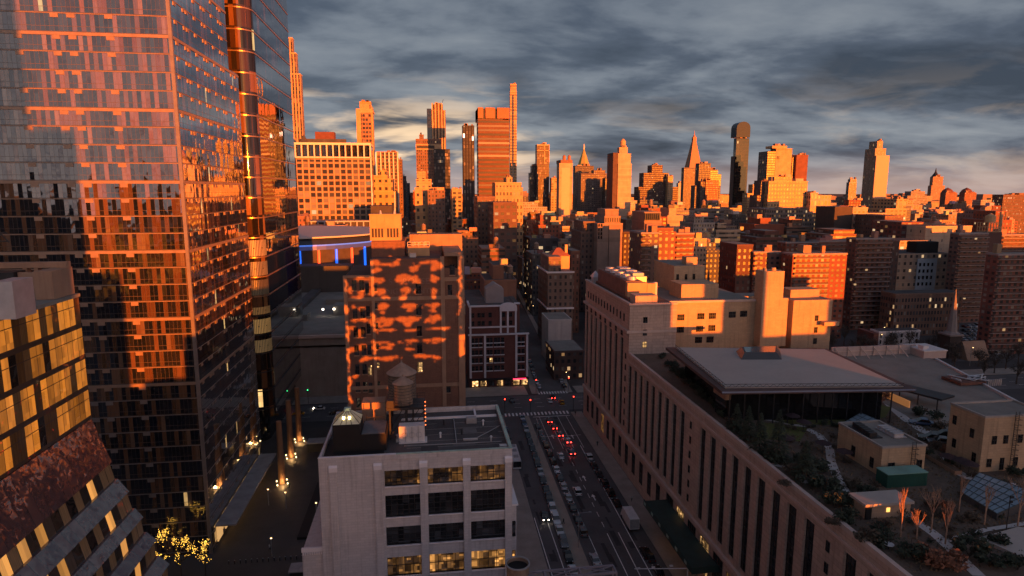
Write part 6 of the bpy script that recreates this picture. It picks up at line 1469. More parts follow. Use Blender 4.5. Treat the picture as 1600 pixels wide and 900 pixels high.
city('grey_flat_block', "pale grey flat topped block between the tall bright slab and the pointed clock tower", 1300, 40, (.30, .27, .26), SB, [(1066.93, 1115.95, 72.25, 0.0), (1075.34, 1110.1, 82.17, 0.6)])
city('right_edge_brick_block', "brown brick block with glowing orange windows at the right edge of the skyline", 900, 40, (.15, .09, .07), (2.6, 5.0, .45, .45, .25), [(905.53, 988.43, 77.96) + (0,)])
# -- right, middle distance
city('l_shaped_orange_block', "plain orange L shaped block with a taller right end, right of the bright slab's foot", 640, 40, OCHRE, SW, [(500.42, 525.95, 64.8, 0.0), (513.24, 524.85, 75.26, 0.6)])
city('dark_cube_block', "dark windowless cube shaped block in front of the arcaded cream block", 560, 30, (.075, .058, .05), SN, [(385.09, 403.59, 69.35) + (0,)])
city('lit_arched_rows', "low tan block with lit upper windows right of the dark cube", 570, 40, BUFF, (4.4, 6, .5, .55, .06), [(411.35, 447.49, 62.78, 0.0), (410.86, 427.12, 68.4, 0.6)])
city('brown_lit_window_block', "brown block with a few glowing windows under the L shaped orange block", 520, 40, (.20, .11, .085), SP, [(406.58, 424.83, 62.34) + (0,)])
city('maroon_flat_block', "maroon flat roofed block left of the large beige building", 480, 36, (.20, .075, .06), SW, [(390.95, 410.9, 58.7) + (0,)])
city('large_beige_building', "large plain beige building with few windows", 450, 20, (.50, .38, .27), (9, 7, .12, .3, .0), [(387.76, 428.1, 57.12) + (0,)])
city('beige_stepped_block', "lower beige block with dark window bands, left of the black screen box", 430, 26, (.42, .33, .24), SW, [(345.35, 373.34, 47.6) + (0,)])
t = city('pale_panelled_block', "tan block with a pale blue panelled centre and a black rooftop box", 385, 30, (.34, .26, .2), (4.4, 4.8, .4, .42, .05), [(312.43, 350.62, 42.78) + (0,)])
f = (312.43, 350.62, 42.78)
addbox(t, 'blue_panel_bay', f[0] + (f[1] - f[0]) * .40, f[0] + (f[1] - f[0]) * .78, 384.4, 384.95, 5, f[2] - 3.5, (.34, .38, .42)); 
for k in range(4):
    for j in range(4):
        x = f[0] + (f[1] - f[0]) * (.45 + .08 * k); z = f[2] - 7.5 - j * 4.4; b = MB(); b.box(x - .7, x + .7, 384.3, 384.38, z - 1.1, z + 1.1); b.build('window', m_panedark, t)
bx = (328.83, 345.16, 50.25)
addbox(t, 'black_screen_box', bx[0], bx[1], 388, 397, f[2] + .06, bx[2], m_black)
city('school_block', "long brown brick school block with a snowy pale roof", 330, 12, (.22, .125, .09), (2.0, 3.9, .55, .55, .07), [(269.34, 312.51, 25.43) + (0,)])
W_ = (238.79, 263.03, 10.27, 0.35)
t = city('white_rendered_house', "low white rendered house with three pairs of slit windows, beyond the rear roof", 302, 7, (.62, .57, .57), SN, [W_[:3] + (0,)])
for px in (1377, 1409.5, 1433):
    for py in (524, 533):
        x = W_[0] + (px - 1374) * (W_[1] - W_[0]) / 64; z = W_[2] - (py - 517) * (W_[2] - W_[3]) / 28; b = MB(); b.box(x - .5, x + .5, 301.9, 301.97, z - 1, z + 1); b.build('window', m_panedark, t)
addbox(t, 'brick_gable', W_[0] - 3, W_[0] - .02, 302.2, 315, 0, W_[2] - 1, m_brickred)
# church with the grey spire
sx, szb, szt = 265.23, 13.17, 35.42
t = thing('spired_church', "dark stone church tower with a tall plain grey spire, before the parking lot", 'church', (sx, 284, 0))
b = MB(); b.box(sx - 3.2, sx + 3.2, 281, 287.4, 0, szb - 1.4); b.build('tower_wall', mat("dark_church_stone", (.05, .038, .034), .9, var=.2), t)
b = MB(); b.box(sx - 4.0, sx + 4.0, 280.2, 288.2, szb - 1.39, szb - .6); b.cyl(sx, 284.2, szb - .6, szb + .6, 4.0, 2.6, n=8); b.build('tower_cornice', mat("grey_slate_stone", (.22, .185, .175), .8, var=.1), t)
b = MB(); b.cyl(sx, 284.2, szb + .6, szt, 2.5, .15, n=8); b.build('spire', mat("grey_slate_stone", (.22, .185, .175), .8, var=.1), t)
b = MB(); b.hexa([(sx + 3.3, 276, 0), (sx + 16, 276, 0), (sx + 16, 286, 0), (sx + 3.3, 286, 0)], [(sx + 3.3, 280.5, 9), (sx + 16, 280.5, 9), (sx + 16, 281.5, 9), (sx + 3.3, 281.5, 9)]); b.build('nave', m_bricktrim, t)
# balconied red brick towers
def balcony_tower(name, label, Y, depth, r_, nb_, ext=1.6, x_from=0.0, x_to=1.0, side=False, col=(.19, .09, .07), rgt=None):
    t = city(name, label, Y, depth, col, (3.4, 2.95, .5, .5, .03), [r_ + (0,)], roofcol=(.30, .25, .24), cat='apartment tower')
    a, c = r_[0] + (r_[1] - r_[0]) * x_from, r_[0] + (r_[1] - r_[0]) * x_to
    z = r_[2] - 3.0; k = 0
    while z > 2 and k < 24:
        b = MB(); lo = [(a, Y - .02), (a + .4, Y - ext * .75), (a + (c - a) * .3, Y - ext), (c - (c - a) * .3, Y - ext), (c - .4, Y - ext * .75), (c, Y - .02)]
        b.prism(lo, z, z + .22); bal = b.build('balcony', mat("pale_balcony_slab", (.36, .31, .30), .7, var=.08), t)
        b = MB()
        for (p, q) in zip(lo[:-1], lo[1:]): b.hexa([(p[0], p[1], z + .23), (q[0], q[1], z + .23), (q[0], q[1] + .06, z + .23), (p[0], p[1] + .06, z + .23)], [(p[0], p[1], z + 1.15), (q[0], q[1], z + 1.15), (q[0], q[1] + .06, z + 1.15), (p[0], p[1] + .06, z + 1.15)])
        b.build('railing', mat("brown_rail", (.10, .055, .045), .6, var=.1), bal)
        z -= 2.95; k += 1
    roof_clutter(t, r_[0], r_[1], Y, Y + depth, r_[2], 2, (.34, .2, .14))
    return t
RB = (.24, .075, .045)
t = balcony_tower('sunlit_brick_tower', "red brick tower with a large sunlit orange front and balcony rows, centre right", 330, 11, (203.47, 236.63, 49.66), 8, 1.3, .02, .68, col=RB)
balcony_tower('curved_balcony_tower', "dark tower wrapped in curved balcony rows, right of the sunlit red brick tower", 350, 9, (256.01, 279.66, 56.36), 20, 2.2)
city('dark_flank_slab', "dark brick slab flanking the curved balcony tower's right side", 352, 20, (.085, .048, .042), SP, [(281.63, 286.57, 54.49) + (0,)])
balcony_tower('shaded_brick_tower', "shaded dark red brick tower with balconies on its left corner, behind the tall chimney", 345, 8, (188.29, 205.0, 49.61), 12, 1.4, .0, .3)
city('corner_pier_tower', "dark brick corner block left of the shaded balcony tower", 347, 22, (.12, .055, .045), SP, [(178.84, 188.73, 53.7) + (0,)])
balcony_tower('long_dark_tower', "long dark apartment slab with balcony bands behind the sunlit red brick tower", 420, 12, (278.45, 310.9, 49.06), 10, 1.4)
t = balcony_tower('orange_parapet_tower', "dark slab whose orange lit parapet peeks out behind the sunlit red brick tower", 392, 10, (236.12, 259.49, 50.89), 6, 1.2, .3, 1.0, col=(.2, .07, .045))
city('far_dark_slab', "dark balconied slab with small sunlit orange roof huts, left of the long dark slab", 440, 24, (.13, .06, .05), SB, [(241.5, 261.74, 50.32, 0.0), (248.25, 259.38, 55.04, 0.6)])
city('sunlit_roof_strip_block', "low dark slab with a long sunlit orange roof edge behind the long dark slab", 470, 26, (.2, .085, .055), SB, [(316.72, 343.51, 49.93, 0.0), (324.19, 342.06, 53.49, 0.6)])
t = balcony_tower('right_curved_tower', "curved balcony tower with a dark blank right side and an orange frame on top", 360, 7, (333.98, 354.89, 58.1), 20, 2.2, col=(.21, .12, .10))
f = (355.82, 365.48, 58.3)
addbox(t, 'blank_side', f[0], f[1], 361, 372, 0, f[2], (.10, .05, .042))
fz = f[2]; b = MB()
for x in [f[0] + (f[1] - f[0]) * k / 5 for k in range(6)]:
    for y in (362, 370): b.bar((x, y, fz), (x, y, fz + 6), .35, .35)
for y in (362, 370):
    for z in (fz + .3, fz + 3, fz + 6): b.bar((f[0], y, z), (f[1], y, z), .35, .35)
b.build('roof_frame', mat("plain_ochre", OCHRE, .8, var=.1), t)
b = MB(); b.cyl(f[0] + 5, 366, fz + 6.2, fz + 10, 3, n=12); b.cyl(f[0] + 5, 366, fz + 10, fz + 12, 3.1, .2, n=12); b.build('roof_tank', mat("plain_ochre", OCHRE, .8, var=.1), t)
b = MB(); b.tube((f[1] + 3, 366, fz - 5), (f[1] + 3, 366, fz + 13), 1.0, 10); b.build('flue_stack', mat("plain_ochre", OCHRE, .8, var=.1), t)
t = balcony_tower('right_edge_brick_tower', "tall dark red brick tower with scattered lit windows, at the right edge of the picture", 285, 7, (287.77, 324.95, 52.94), 3, 1.5, col=(.22, .09, .07))
balcony_tower('behind_right_tower', "balconied tower rising behind the right edge brick tower", 400, 8, (405.15, 438.23, 53.86), 8, 1.6, col=(.16, .075, .06))
# centre right
balcony_tower('centre_balcony_tower', "grey brown tower with wrapped balconies, behind the tall end of the limestone block", 330, 20, (114.81, 124.88, 62.44), 20, 1.8, 0, .5, col=(.16, .10, .085))
city('lit_band_block', "brown block with a bright orange top band right of the wrapped balcony tower", 345, 20, (.22, .095, .06), SP, [(129.79, 140.39, 61.69, 0.0), (128.96, 139.16, 63.87, 0.6)])
balcony_tower('orange_balcony_tower', "sunlit orange brick tower striped with balconies, behind the orange penthouse", 350, 22, (142.45, 153.69, 60.52), 10, 1.2, col=RB)
t = city('seamed_blank_tower', "big blank brown tower with one dark vertical seam and an orange lit top", 420, 30, (.30, .205, .16), SN, [(115.29, 132.79, 62.62) + (0,), (120.54, 131.76, 67.37) + (2,), (121.77, 131.18, 72.12) + (5,)], cat='tower')
f = (115.29, 132.79, 62.62)
b = MB(); b.box(f[0] + (f[1] - f[0]) * .44, f[0] + (f[1] - f[0]) * .46, 419.8, 419.96, 0, f[2] - 1); b.build('dark_seam', m_steel, t)
for py in (352, 359, 365, 371):
    for px in (936, 940):
        x = f[0] + (px - 934) * (f[1] - f[0]) / 39; z = f[2] - (py - 349) * .43; b = MB(); b.box(x - .5, x + .5, 419.85, 419.97, z - 1, z + 1); b.build('window', m_panedark, t)
b = MB(); cr = (121.11, 132.38, 67.29, 63.37)
for k in range(7): b.box(cr[0] + (cr[1] - cr[0]) * (k + .1) / 7, cr[0] + (cr[1] - cr[0]) * (k + .45) / 7, 421.6, 421.97, cr[3], cr[2] - 1)
b.build('crown_louvre', m_steel, t)
city('brown_stacked_block', "brown stacked block left of the seamed blank tower", 430, 30, (.17, .115, .095), SP, [(106.29, 117.7, 56.43, 0.0), (107.98, 116.18, 63.52, 0.6)])
city('striped_top_block', "grey brown block topped by an orange colonnade, right of the seamed blank tower", 430, 28, (.26, .185, .15), SN, [(151.69, 164.32, 63.22, 0.0), (151.7, 163.6, 69.92, 0.6)])
f = (151.48, 163.37, 69.94, 63.7)
t = bpy.data.objects['striped_top_block']
b = MB()
for k in range(8): b.box(f[0] + (f[1] - f[0]) * (k + .2) / 8, f[0] + (f[1] - f[0]) * (k + .5) / 8, 429.2, 430.3, f[3] + .5, f[2] - 1)
b.build('tall_slot', m_steel, t)
city('dark_gap_block', "very dark narrow block between the seamed blank tower and the wrapped balcony tower", 425, 25, (.07, .045, .04), SP, [(134.98, 147.39, 56.5) + (0,)])
t = city('brown_hip_roofed_tower', "brown brick tower with white cornices and an orange hip roofed top, beside the street canyon", 330, 30, (.19, .13, .105), (3.0, 3.7, .42, .5, .02), [(63.75, 77.72, 41.66) + (0,), (64.8, 71.47, 49.54) + (3,)])
f = (63.75, 77.72, 41.66); m_hip = mat("red_tile_roof", (.30, .11, .07), .8, var=.1)
h0 = (68.34, 78.46, 48.9); ha = 52.97
addbox(t, 'attic_storey', h0[0], h0[1], 343, 356, f[2] + .1, h0[2], OCHRE)
b = MB(); b.hexa([(h0[0] - .6, 342.4, h0[2] + .01), (h0[1] + .6, 342.4, h0[2] + .01), (h0[1] + .6, 356.6, h0[2] + .01), (h0[0] - .6, 356.6, h0[2] + .01)], [(h0[0] + 4, 349, ha), (h0[1] - 4, 349, ha), (h0[1] - 4, 350, ha), (h0[0] + 4, 350, ha)]); b.build('hip_roof', m_hip, t)
addbox(t, 'chimney', h0[1] - 2.2, h0[1] - .8, 345, 347, h0[2], ha + 2, OCHRE)
b = MB()
for py in (425, 474): 
    z = f[2] - (py - 425) * .40; b.box(f[0] - .6, f[1] + .4, 329.2, 329.98, z - .5, z + .3); b.box(f[0] - .6, f[0] - .02, 329.99, 360, z - .5, z + .3)
b.build('white_cornice', m_whitecap, t)
city('brown_rear_slab', "tall plain brown slab right behind the hip roofed tower", 365, 20, (.15, .085, .07), SP, [(84.61, 89.64, 49.49) + (0,)])
t = city('white_party_wall_house', "low house with a blank white side wall and frosty roof, below the hip roofed tower", 300, 18, (.52, .46, .43), SN, [(58.48, 70.04, 22.1) + (0,)])
city('low_dark_shop_row', "low dark row of shops with a pale roof by the avenue corner", 272, 20, (.10, .06, .05), (3, 3.4, .5, .5, .1), [(55.78, 69.34, 13.44) + (0,)])

# ------------------------------------------------------------------ the crowd of lesser buildings between the named ones
def project(x, y, z):
    """where a point falls in the picture; only used to leave out buildings nothing is seen of"""
    ca, sa = math.cos(R(7.67)), math.sin(R(7.67)); cp_, sp_ = math.cos(R(8.786)), math.sin(R(8.786)); z -= 85
    rt = x * ca - y * sa; fw = x * sa + y * ca
    dep = fw * cp_ - z * sp_; up_ = fw * sp_ + z * cp_
    return 800 + 990 * rt / dep, 450 - 990 * up_ / dep
named = []
for o in bpy.data.objects:
    if o.parent is None and o.type == 'EMPTY' and o.get('category') in ('building', 'tower', 'apartment tower', 'church', 'arena') and wloc(o).y > 150:
        cs = [Vector(c_) + wloc(ch) for ch in o.children if ch.type == 'MESH' and ch.name.startswith(('wall', 'drum', 'tower_wall')) for c_ in ch.bound_box]
        if cs: named.append((min(v.x for v in cs), max(v.x for v in cs), min(v.y for v in cs), max(v.y for v in cs), max(v.z for v in cs)))
cover = [900.0] * 1600
def cover_with(x0, x1, y0, z):
    a, ya = project(x0, y0, z); c, _ = project(x1, y0, z)
    for i in range(max(0, int(a)), min(1600, int(c) + 1)): cover[i] = min(cover[i], ya)
rf = random.Random(23)
tones = [("tan", TAN), ("buff", BUFF), ("brown", BROWN), ("dull red", RED), ("grey", GREY), ("dark", (.10, .085, .075)), ("pale", (.42, .37, .33)), ("slate", SLATE), ("rust brown", (.27, .13, .085))]
jobs = []
ys = [300, 338, 380, 425, 475, 530, 590, 655, 730, 810, 900, 1000, 1110, 1240, 1400, 1600, 1850, 2200, 2650]
for Y in ys:
    half = Y * 1.0
    x = -Y * .62
    while x < Y * 1.02:
        wd = rf.uniform(.026, .058) * Y if Y > 450 else rf.uniform(11, 26)
        gap_ = rf.choice((0.3, 0.3, 0.3, .02 * Y * rf.random()))
        jobs.append((Y + rf.uniform(-8, 8), x, x + wd, rf.random(), rf.random(), rf.choice(tones), rf.random())); x += wd + gap_
def street_x(Y): return 51.5 + max(0, Y - 254) * .0605
zones = [(0, 640, "left of the brown banded tower"), (640, 760, "left of the street canyon"), (760, 900, "right of the street canyon"), (900, 1010, "below the shouldered orange tower"), (1010, 1140, "below the clock spire"), (1140, 1290, "below the grand orange block"), (1290, 1420, "below the bright slab tower"), (1420, 1700, "at the far right")]
todo = sorted([(n[2], 0, n) for n in named] + [(j[0], 1, j) for j in jobs], key=lambda q: (q[0], q[1]))
fill_roofs = []
styles = [SP, SPs, SPs, SW, SB, SN, SP]
for (yk, kind_, q) in todo:
    if kind_ == 0:
        cover_with(q[0], q[1], q[2], q[4]); continue
    Y, x0, x1, ra, rb, (tn, colr), rc = q
    dep = min(40, 24 + Y * .012)
    sx_ = street_x(Y)
    if x0 < sx_ + (8.6 if Y < 450 else 9 + Y * .004) and x1 > sx_ - 8.8 and Y < 1650: 
        if sx_ - x0 > 16: x1 = sx_ - 9
        elif x1 - sx_ > 16: x0 = sx_ + 9
        else: continue
    if x0 > 120 and Y < 395: continue
    if x0 < -28 and Y < 520: continue
    if x1 - x0 < 6: continue
    if any(x0 < n[1] + 1 and x1 > n[0] - 1 and Y < n[3] + 1 and Y + dep > n[2] - 1 for n in named): continue
    lim = 303 + (350.0 / Y) ** 1.85 * 112
    zmax = 85 - (lim - 300) / 1000.0 * Y
    z = zmax * (.42 + .62 * ra ** .8)
    if Y > 1100: z = min(z, 70) * (.55 + .45 * rb)
    if z < 8: z = 8 + 6 * ra
    px0, py0 = project(x0, Y, z); px1, _ = project(x1, Y, z)
    if px1 < 455 or px0 > 1610: continue
    i0, i1 = max(0, int(px0)), min(1599, int(px1))
    if i1 <= i0 or not any(py0 < cover[i] - 1.5 for i in range(i0, i1 + 1)): continue
    px = (px0 + px1) / 2
    zn = next(zz[2] for zz in zones if zz[0] <= px < zz[1])
    size = "low" if z < 28 else ("mid height" if z < 48 else "tall")
    far = "near" if Y < 560 else ("middle" if Y < 1000 else "distant")
    lab = "%s %s flat roofed block in the %s rooftops %s" % (size, tn, far, zn)
    shade = rf.uniform(.75, 1.15); colr = tuple(c_ * shade for c_ in colr)
    tl = [(x0, x1, z, 0)]
    if rb > .55 and z > 22 and x1 - x0 > 12: 
        f0 = rf.uniform(.05, .4); f1 = f0 + rf.uniform(.3, .5); tl.append((x0 + (x1 - x0) * f0, x0 + (x1 - x0) * min(f1, .97), z + rf.uniform(3, 9), 3))
    st = rf.choice(styles); st = tuple(st[:4]) + (min(.12, st[4] * (2.2 if Y < 700 else 1.0) + (.02 if st is not SN else 0)),)
    t = city('flat_roofed_block', lab, Y, dep, colr, st, tl, group="%s %s blocks in the %s rooftops %s" % (size, tn, far, zn))
    cover_with(x0, x1, Y, z)
    fill_roofs.append((Y, x0, x1, z, dep, t, zn, far))
    if Y < 1300:
        for k in range(rf.choice((1, 2, 2, 3))):
            s_ = 1 + Y / 900.0
            wd = min((x1 - x0) * .35, rf.uniform(2, 4.5) * s_); xx = rf.uniform(x0 + .5, x1 - wd - .5); yy = Y + rf.uniform(.6, 6); zz = tl[-1][2] if len(tl) > 1 and tl[1][0] - wd < xx < tl[1][1] else z
            addbox(t, 'roof_bulkhead', xx, xx + wd, yy, yy + wd, zz - .5, zz + rf.uniform(1.6, 4.2), tuple(round(c_ * rf.choice((.8, 1.1)), 2) for c_ in rf.choice((TAN, BUFF, BROWN, PALE, OCHRE))))
# roof water tanks: one built with its parts, the rest copied
tk = thing('water_tank', "wooden water tank on a flat roof", 'water tank', (0, 0, 0))
b = MB(); b.cyl(0, 0, 3.0, 6.6, 1.7, 1.62, n=12); b.build('barrel', m_wood, tk)
b = MB(); b.cyl(0, 0, 6.6, 7.9, 1.85, .12, n=12); b.build('cone_roof', mat("felt_cone_roof", (.30, .20, .15)), tk)
b = MB()
for (sx_, sy_) in ((-1.2, -1.2), (1.2, -1.2), (1.2, 1.2), (-1.2, 1.2)): b.bar((sx_, sy_, 0), (sx_, sy_, 3), .22, .22)
b.box(-1.8, 1.8, -1.8, 1.8, 2.75, 3.0); b.build('stand', m_steel, tk)
first = True; cnt = 0
for (Y, x0, x1, z, dep, t, zn, far) in fill_roofs:
    if Y > 1000 or rf.random() > .5 or cnt > 64: continue
    loc = (rf.uniform(x0 + 2.2, x1 - 2.2), Y + rf.uniform(3, 9), z + .06)
    lab = "round wooden roof water tank among the %s blocks %s" % (far, zn); grp = "rooftop water tanks among the %s blocks %s" % (far, zn)
    if first: tk.location = loc; tk['label'] = lab; tk['group'] = grp; o = tk; first = False
    else: o = dup(tk, loc, None, lab, grp)
    o.scale = (1, 1, 1) if Y < 600 else (1.35, 1.35, 1.35)
    cnt += 1
# far low city that reads as one mass
b = MB(); rg = random.Random(3)
for k in range(900):
    Y = rg.uniform(2700, 6500); x = rg.uniform(-.6, 1.05) * Y; wd = rg.uniform(30, 90); b.box(x, x + wd, Y, Y + 60, 0, rg.uniform(12, 46) + (rg.random() > .97) * 40)
tag(b.build('distant_city', mat("hazy_distant_city", (.24, .17, .14), .9, var=.3, scale=.004)), "hazy low city reading as one mass along the horizon", 'distant city', kind='stuff')

# ------------------------------------------------------------------ vehicles
m_tyre = mat("tyre_rubber", (.012, .012, .012), .8); m_rim = mat("wheel_rim", (.35, .35, .36), .35, metal=.7, var=.05)
m_carglass = mat("car_glass", (.012, .014, .017), .06, var=.05, spec=.7)
m_head = mat("headlight_glass", (.6, .6, .6), .15, var=.02); m_tail = mat("tail_light_off", (.16, .008, .006), .25, var=.02)
m_brake = lamp_mat("brake_light", (1.0, .02, .012), 14.0); m_beam = lamp_mat("headlight_on", (1.0, .84, .62), 14.0)
def paint(name, c): return mat("car_paint_" + name, c, .22, metal=.15, var=.03, spec=.6)
PAINT = dict(black=(.012, .012, .014), dark=(.03, .033, .04), grey=(.14, .145, .155), silver=(.38, .39, .41), white=(.62, .62, .63), blue=(.06, .09, .16), red=(.22, .02, .018), yellow=(.55, .26, .02))
def car_mesh(name, paintname, suv=False, van=False, tail=None, head=None):
    """nose towards +Y; lofted body with a tapered glasshouse"""
    L_, W_, H_ = (4.6, 1.82, 1.45) if not suv else (4.8, 1.92, 1.75)
    if van: L_, W_, H_ = 5.6, 2.0, 2.3
    t = thing(name, "car", 'car', (0, 0, 0))
    hw, y0, y1 = W_ / 2, -L_ / 2, L_ / 2; bl_ = .82 if not suv else .98
    prof = [(y0, .34, .55), (y0 + .12, .30, bl_ - .04), (y0 + .9, .30, bl_ + .02), (y0 + L_ * .66, .30, bl_), (y1 - .35, .30, bl_ - .16), (y1, .36, .58)]
    if van: prof = [(y0, .36, 1.0), (y0 + .1, .3, 1.1), (y0 + L_ * .7, .3, 1.1), (y1 - .3, .3, .95), (y1, .36, .6)]
    b = MB(); ring = []
    for (y, zb_, zt_) in prof:
        k = hw * (.93 if y in (y0, y1) else 1.0); i0 = len(b.v)
        b.v += [(-k * .94, y, zb_), (-k, y, (zb_ + zt_) / 2), (-k * .93, y, zt_), (k * .93, y, zt_), (k, y, (zb_ + zt_) / 2), (k * .94, y, zb_)]; ring.append(i0)
    for r0, r1_ in zip(ring[:-1], ring[1:]):
        for i in range(6): j = (i + 1) % 6; b.f.append((r0 + i, r0 + j, r1_ + j, r1_ + i)); b.mi.append(0)
    b.f.append(tuple(ring[0] + i for i in range(6))); b.mi.append(0); b.f.append(tuple(ring[-1] + i for i in reversed(range(6)))); b.mi.append(0)
    cb = (y0 + (.35 if suv or van else .75), y0 + L_ * (.72 if not van else .86)); zr = H_ - .06
    rt = (cb[0] + (.25 if suv or van else .55), cb[1] - (.75 if not van else .6))
    zb_ = bl_ if not van else 1.1
    b.hexa([(-hw * .86, rt[0], zr - .02), (hw * .86 * .98, rt[0], zr - .02), (hw * .84, rt[1], zr - .02), (-hw * .84, rt[1], zr - .02)], [(-hw * .76, rt[0] + .1, H_), (hw * .76, rt[0] + .1, H_), (hw * .74, rt[1] - .15, H_), (-hw * .74, rt[1] - .15, H_)])
    b.build('body', paint(paintname, PAINT[paintname]), t, smooth=False)
    g_ = MB(); g_.hexa([(-hw * .92, cb[0], zb_ - .02), (hw * .92, cb[0], zb_ - .02), (hw * .92, cb[1], zb_ - .02), (-hw * .92, cb[1], zb_ - .02)], [(-hw * .84, rt[0], zr - .025), (hw * .84, rt[0], zr - .025), (hw * .82, rt[1], zr - .025), (-hw * .82, rt[1], zr - .025)])
    g_.build('windows', m_carglass, t)
    for sx_ in (-1, 1):
        for yy in (y0 + .85, y1 - .9):
            wmb = MB(); wmb.tube((sx_ * (hw - .22), yy, .33), (sx_ * (hw + .01), yy, .33), .33, 12); wh = wmb.build('wheel', m_tyre, t)
            rmb = MB(); rmb.tube((sx_ * (hw + .011), yy, .33), (sx_ * (hw + .03), yy, .33), .19, 10); rmb.build('rim', m_rim, wh)
        b = MB(); b.box(sx_ * hw * .56, sx_ * hw * .88, y1 - .09, y1 + .02, .6, .76); b.build('headlight', head or m_head, t)
        b = MB(); b.box(sx_ * hw * .52, sx_ * hw * .9, y0 - .03, y0 + .08, .62, .84); b.build('tail_light', tail or m_tail, t)
    return t
PROTO = {}
def place_car(kind, x, y, rz, label, group=None, z=.005):
    if kind not in PROTO:
        p_ = kind.split('_'); PROTO[kind] = [car_mesh('parked_car' if 'brake' not in p_ and 'beam' not in p_ else 'moving_car', p_[0], 'suv' in p_, 'van' in p_, m_brake if 'brake' in p_ else None, m_beam if 'beam' in p_ else None), False]
    pr_, used = PROTO[kind]
    if not used:
        PROTO[kind][1] = True; o = pr_; o.location = (x, y, z); o.rotation_euler = (0, 0, rz); o['label'] = label
        if group: o['group'] = group
    else: o = dup(pr_, (x, y, z), rz, label, group)
    return o
rc_ = random.Random(12)
common = ['dark', 'dark_suv', 'black', 'black_suv', 'grey', 'grey_suv', 'silver', 'blue', 'dark']
cname = lambda k: k.replace('_suv', ' tall').replace('_', ' ')
y = 99.0
while y < 226:                               # row along the left side of the median
    k = rc_.choice(common)
    if 143 < y < 149: k = 'white'
    if 150 < y < 156: k = 'white_suv'
    if y == 99.0: pass
    x = 30.1 + (y - 100) * (34.3 - 30.1) / 126
    place_car('white' if 126 < y < 130 else k, x, y, math.pi + R(-1.9), "%s car parked in the long row on the median's left side" % cname('white' if 126 < y < 130 else k), "%s cars parked on the median's left side" % cname('white' if 126 < y < 130 else k)); y += rc_.uniform(5.3, 6.2)
y = 112.0
while y < 222:                               # row along its right side
    k = rc_.choice(common)
    if 150 < y < 156 or 178 < y < 183: k = 'white'
    x = 36.75 + (y - 110) * .0165
    if not (134 < y < 141): place_car(k, x, y, R(-1), "%s car parked in the row on the median's right side" % cname(k), "%s cars parked on the median's right side" % cname(k))
    y += rc_.uniform(5.4, 7.0)
place_car('white_suv', 51.0 - .9, 187.5, R(-1), "white car at the far end of the kerb row by the limestone block")
y = 181.0
while y > 118:                               # dark row at the limestone block's kerb
    k = rc_.choice(['black', 'black_suv', 'dark', 'dark_suv', 'black'])
    if not 137 < y < 152: place_car(k, 50.0, y, R(-1), "%s car parked at the kerb below the limestone block" % cname(k), "%s cars parked below the limestone block" % cname(k))
    y -= rc_.uniform(5.6, 6.8)
for (px, py, k, lab) in ((43.6, 221, 'dark_brake', "dark car with brake lights on, first in the queue at the crossing"), (44.2, 214.5, 'black_brake', "black car with brake lights on, second in the queue at the crossing"), (44.9, 207.6, 'grey_brake', "grey car with brake lights on, third in the queue at the crossing"),
                        (46.4, 201.5, 'white_brake', "white car with brake lights on, changing lanes behind the queue"), (45.5, 192.0, 'blue_brake', "blue car with brake lights glowing, last of the queue at the crossing"), (41.3, 189.5, 'white', "white car driving left of the braking queue"),
                        (40.9, 165.0, 'white_suv', "white tall car standing alone beside the median's right row"), (52.6, 240.5, 'yellow', "yellow taxi turning in the avenue crossing"), (48.2, 243.0, 'white', "white car crossing the avenue left of the yellow taxi"), (50.2, 247.5, 'black_brake', "black car with red lights behind the yellow taxi"),
                        (29.2, 152.5, 'dark_beam', "dark car with headlights on, coming down the left roadway"), (49.6, 132.5, 'black_suv', "black tall car by the kerb in front of the truck"), (33.0, 245, 'dark', "dark car waiting on the avenue's near side"), (26.2, 203, 'dark_suv', "dark tall car by the left kerb near the crossing"), (26.6, 214, 'blue', "blue car by the left kerb near the crossing")):
    place_car(k, px, py, R(-1) if 'beam' not in k else R(179), lab)
for (x, y, k) in ((50.8, 262, 'silver'), (50.9, 268.5, 'white'), (51.3, 275, 'dark'), (51.6, 281.5, 'silver'), (52.2, 288, 'black'), (58.4, 262, 'dark'), (58.6, 269, 'silver'), (58.9, 276, 'white'), (59.2, 283, 'dark'), (59.8, 290, 'grey'), (60.3, 297, 'black'), (60.7, 304, 'silver'), (52.9, 296, 'dark'), (53.4, 304, 'grey')):
    place_car(k, x if x > 55 else x - 3.6, y, R(-3.5), "%s car parked in the narrow street past the avenue" % cname(k), "%s cars parked in the narrow street" % cname(k))
# bus, truck
t = thing('city_bus', "white city bus with a dark windscreen, on the left roadway", 'bus', (26.2, 188.5, .005), rz=R(-1.0))
def local(o): return wloc(o)
o0 = wloc(t)
b = MB(); b.box(o0.x - 1.28, o0.x + 1.28, o0.y - 6.6, o0.y + 6.0, .4, 3.0); b.hexa([(o0.x - 1.28, o0.y - 6.6, 3.004), (o0.x + 1.28, o0.y - 6.6, 3.004), (o0.x + 1.28, o0.y + 6, 3.004), (o0.x - 1.28, o0.y + 6, 3.004)], [(o0.x - 1.1, o0.y - 6.4, 3.2), (o0.x + 1.1, o0.y - 6.4, 3.2), (o0.x + 1.1, o0.y + 5.8, 3.2), (o0.x - 1.1, o0.y + 5.8, 3.2)]); b.build('body', m_pale, t)
b = MB(); b.box(o0.x - 1.2, o0.x + 1.2, o0.y - 6.66, o0.y - 6.605, .9, 2.75); b.build('windscreen', m_carglass, t)
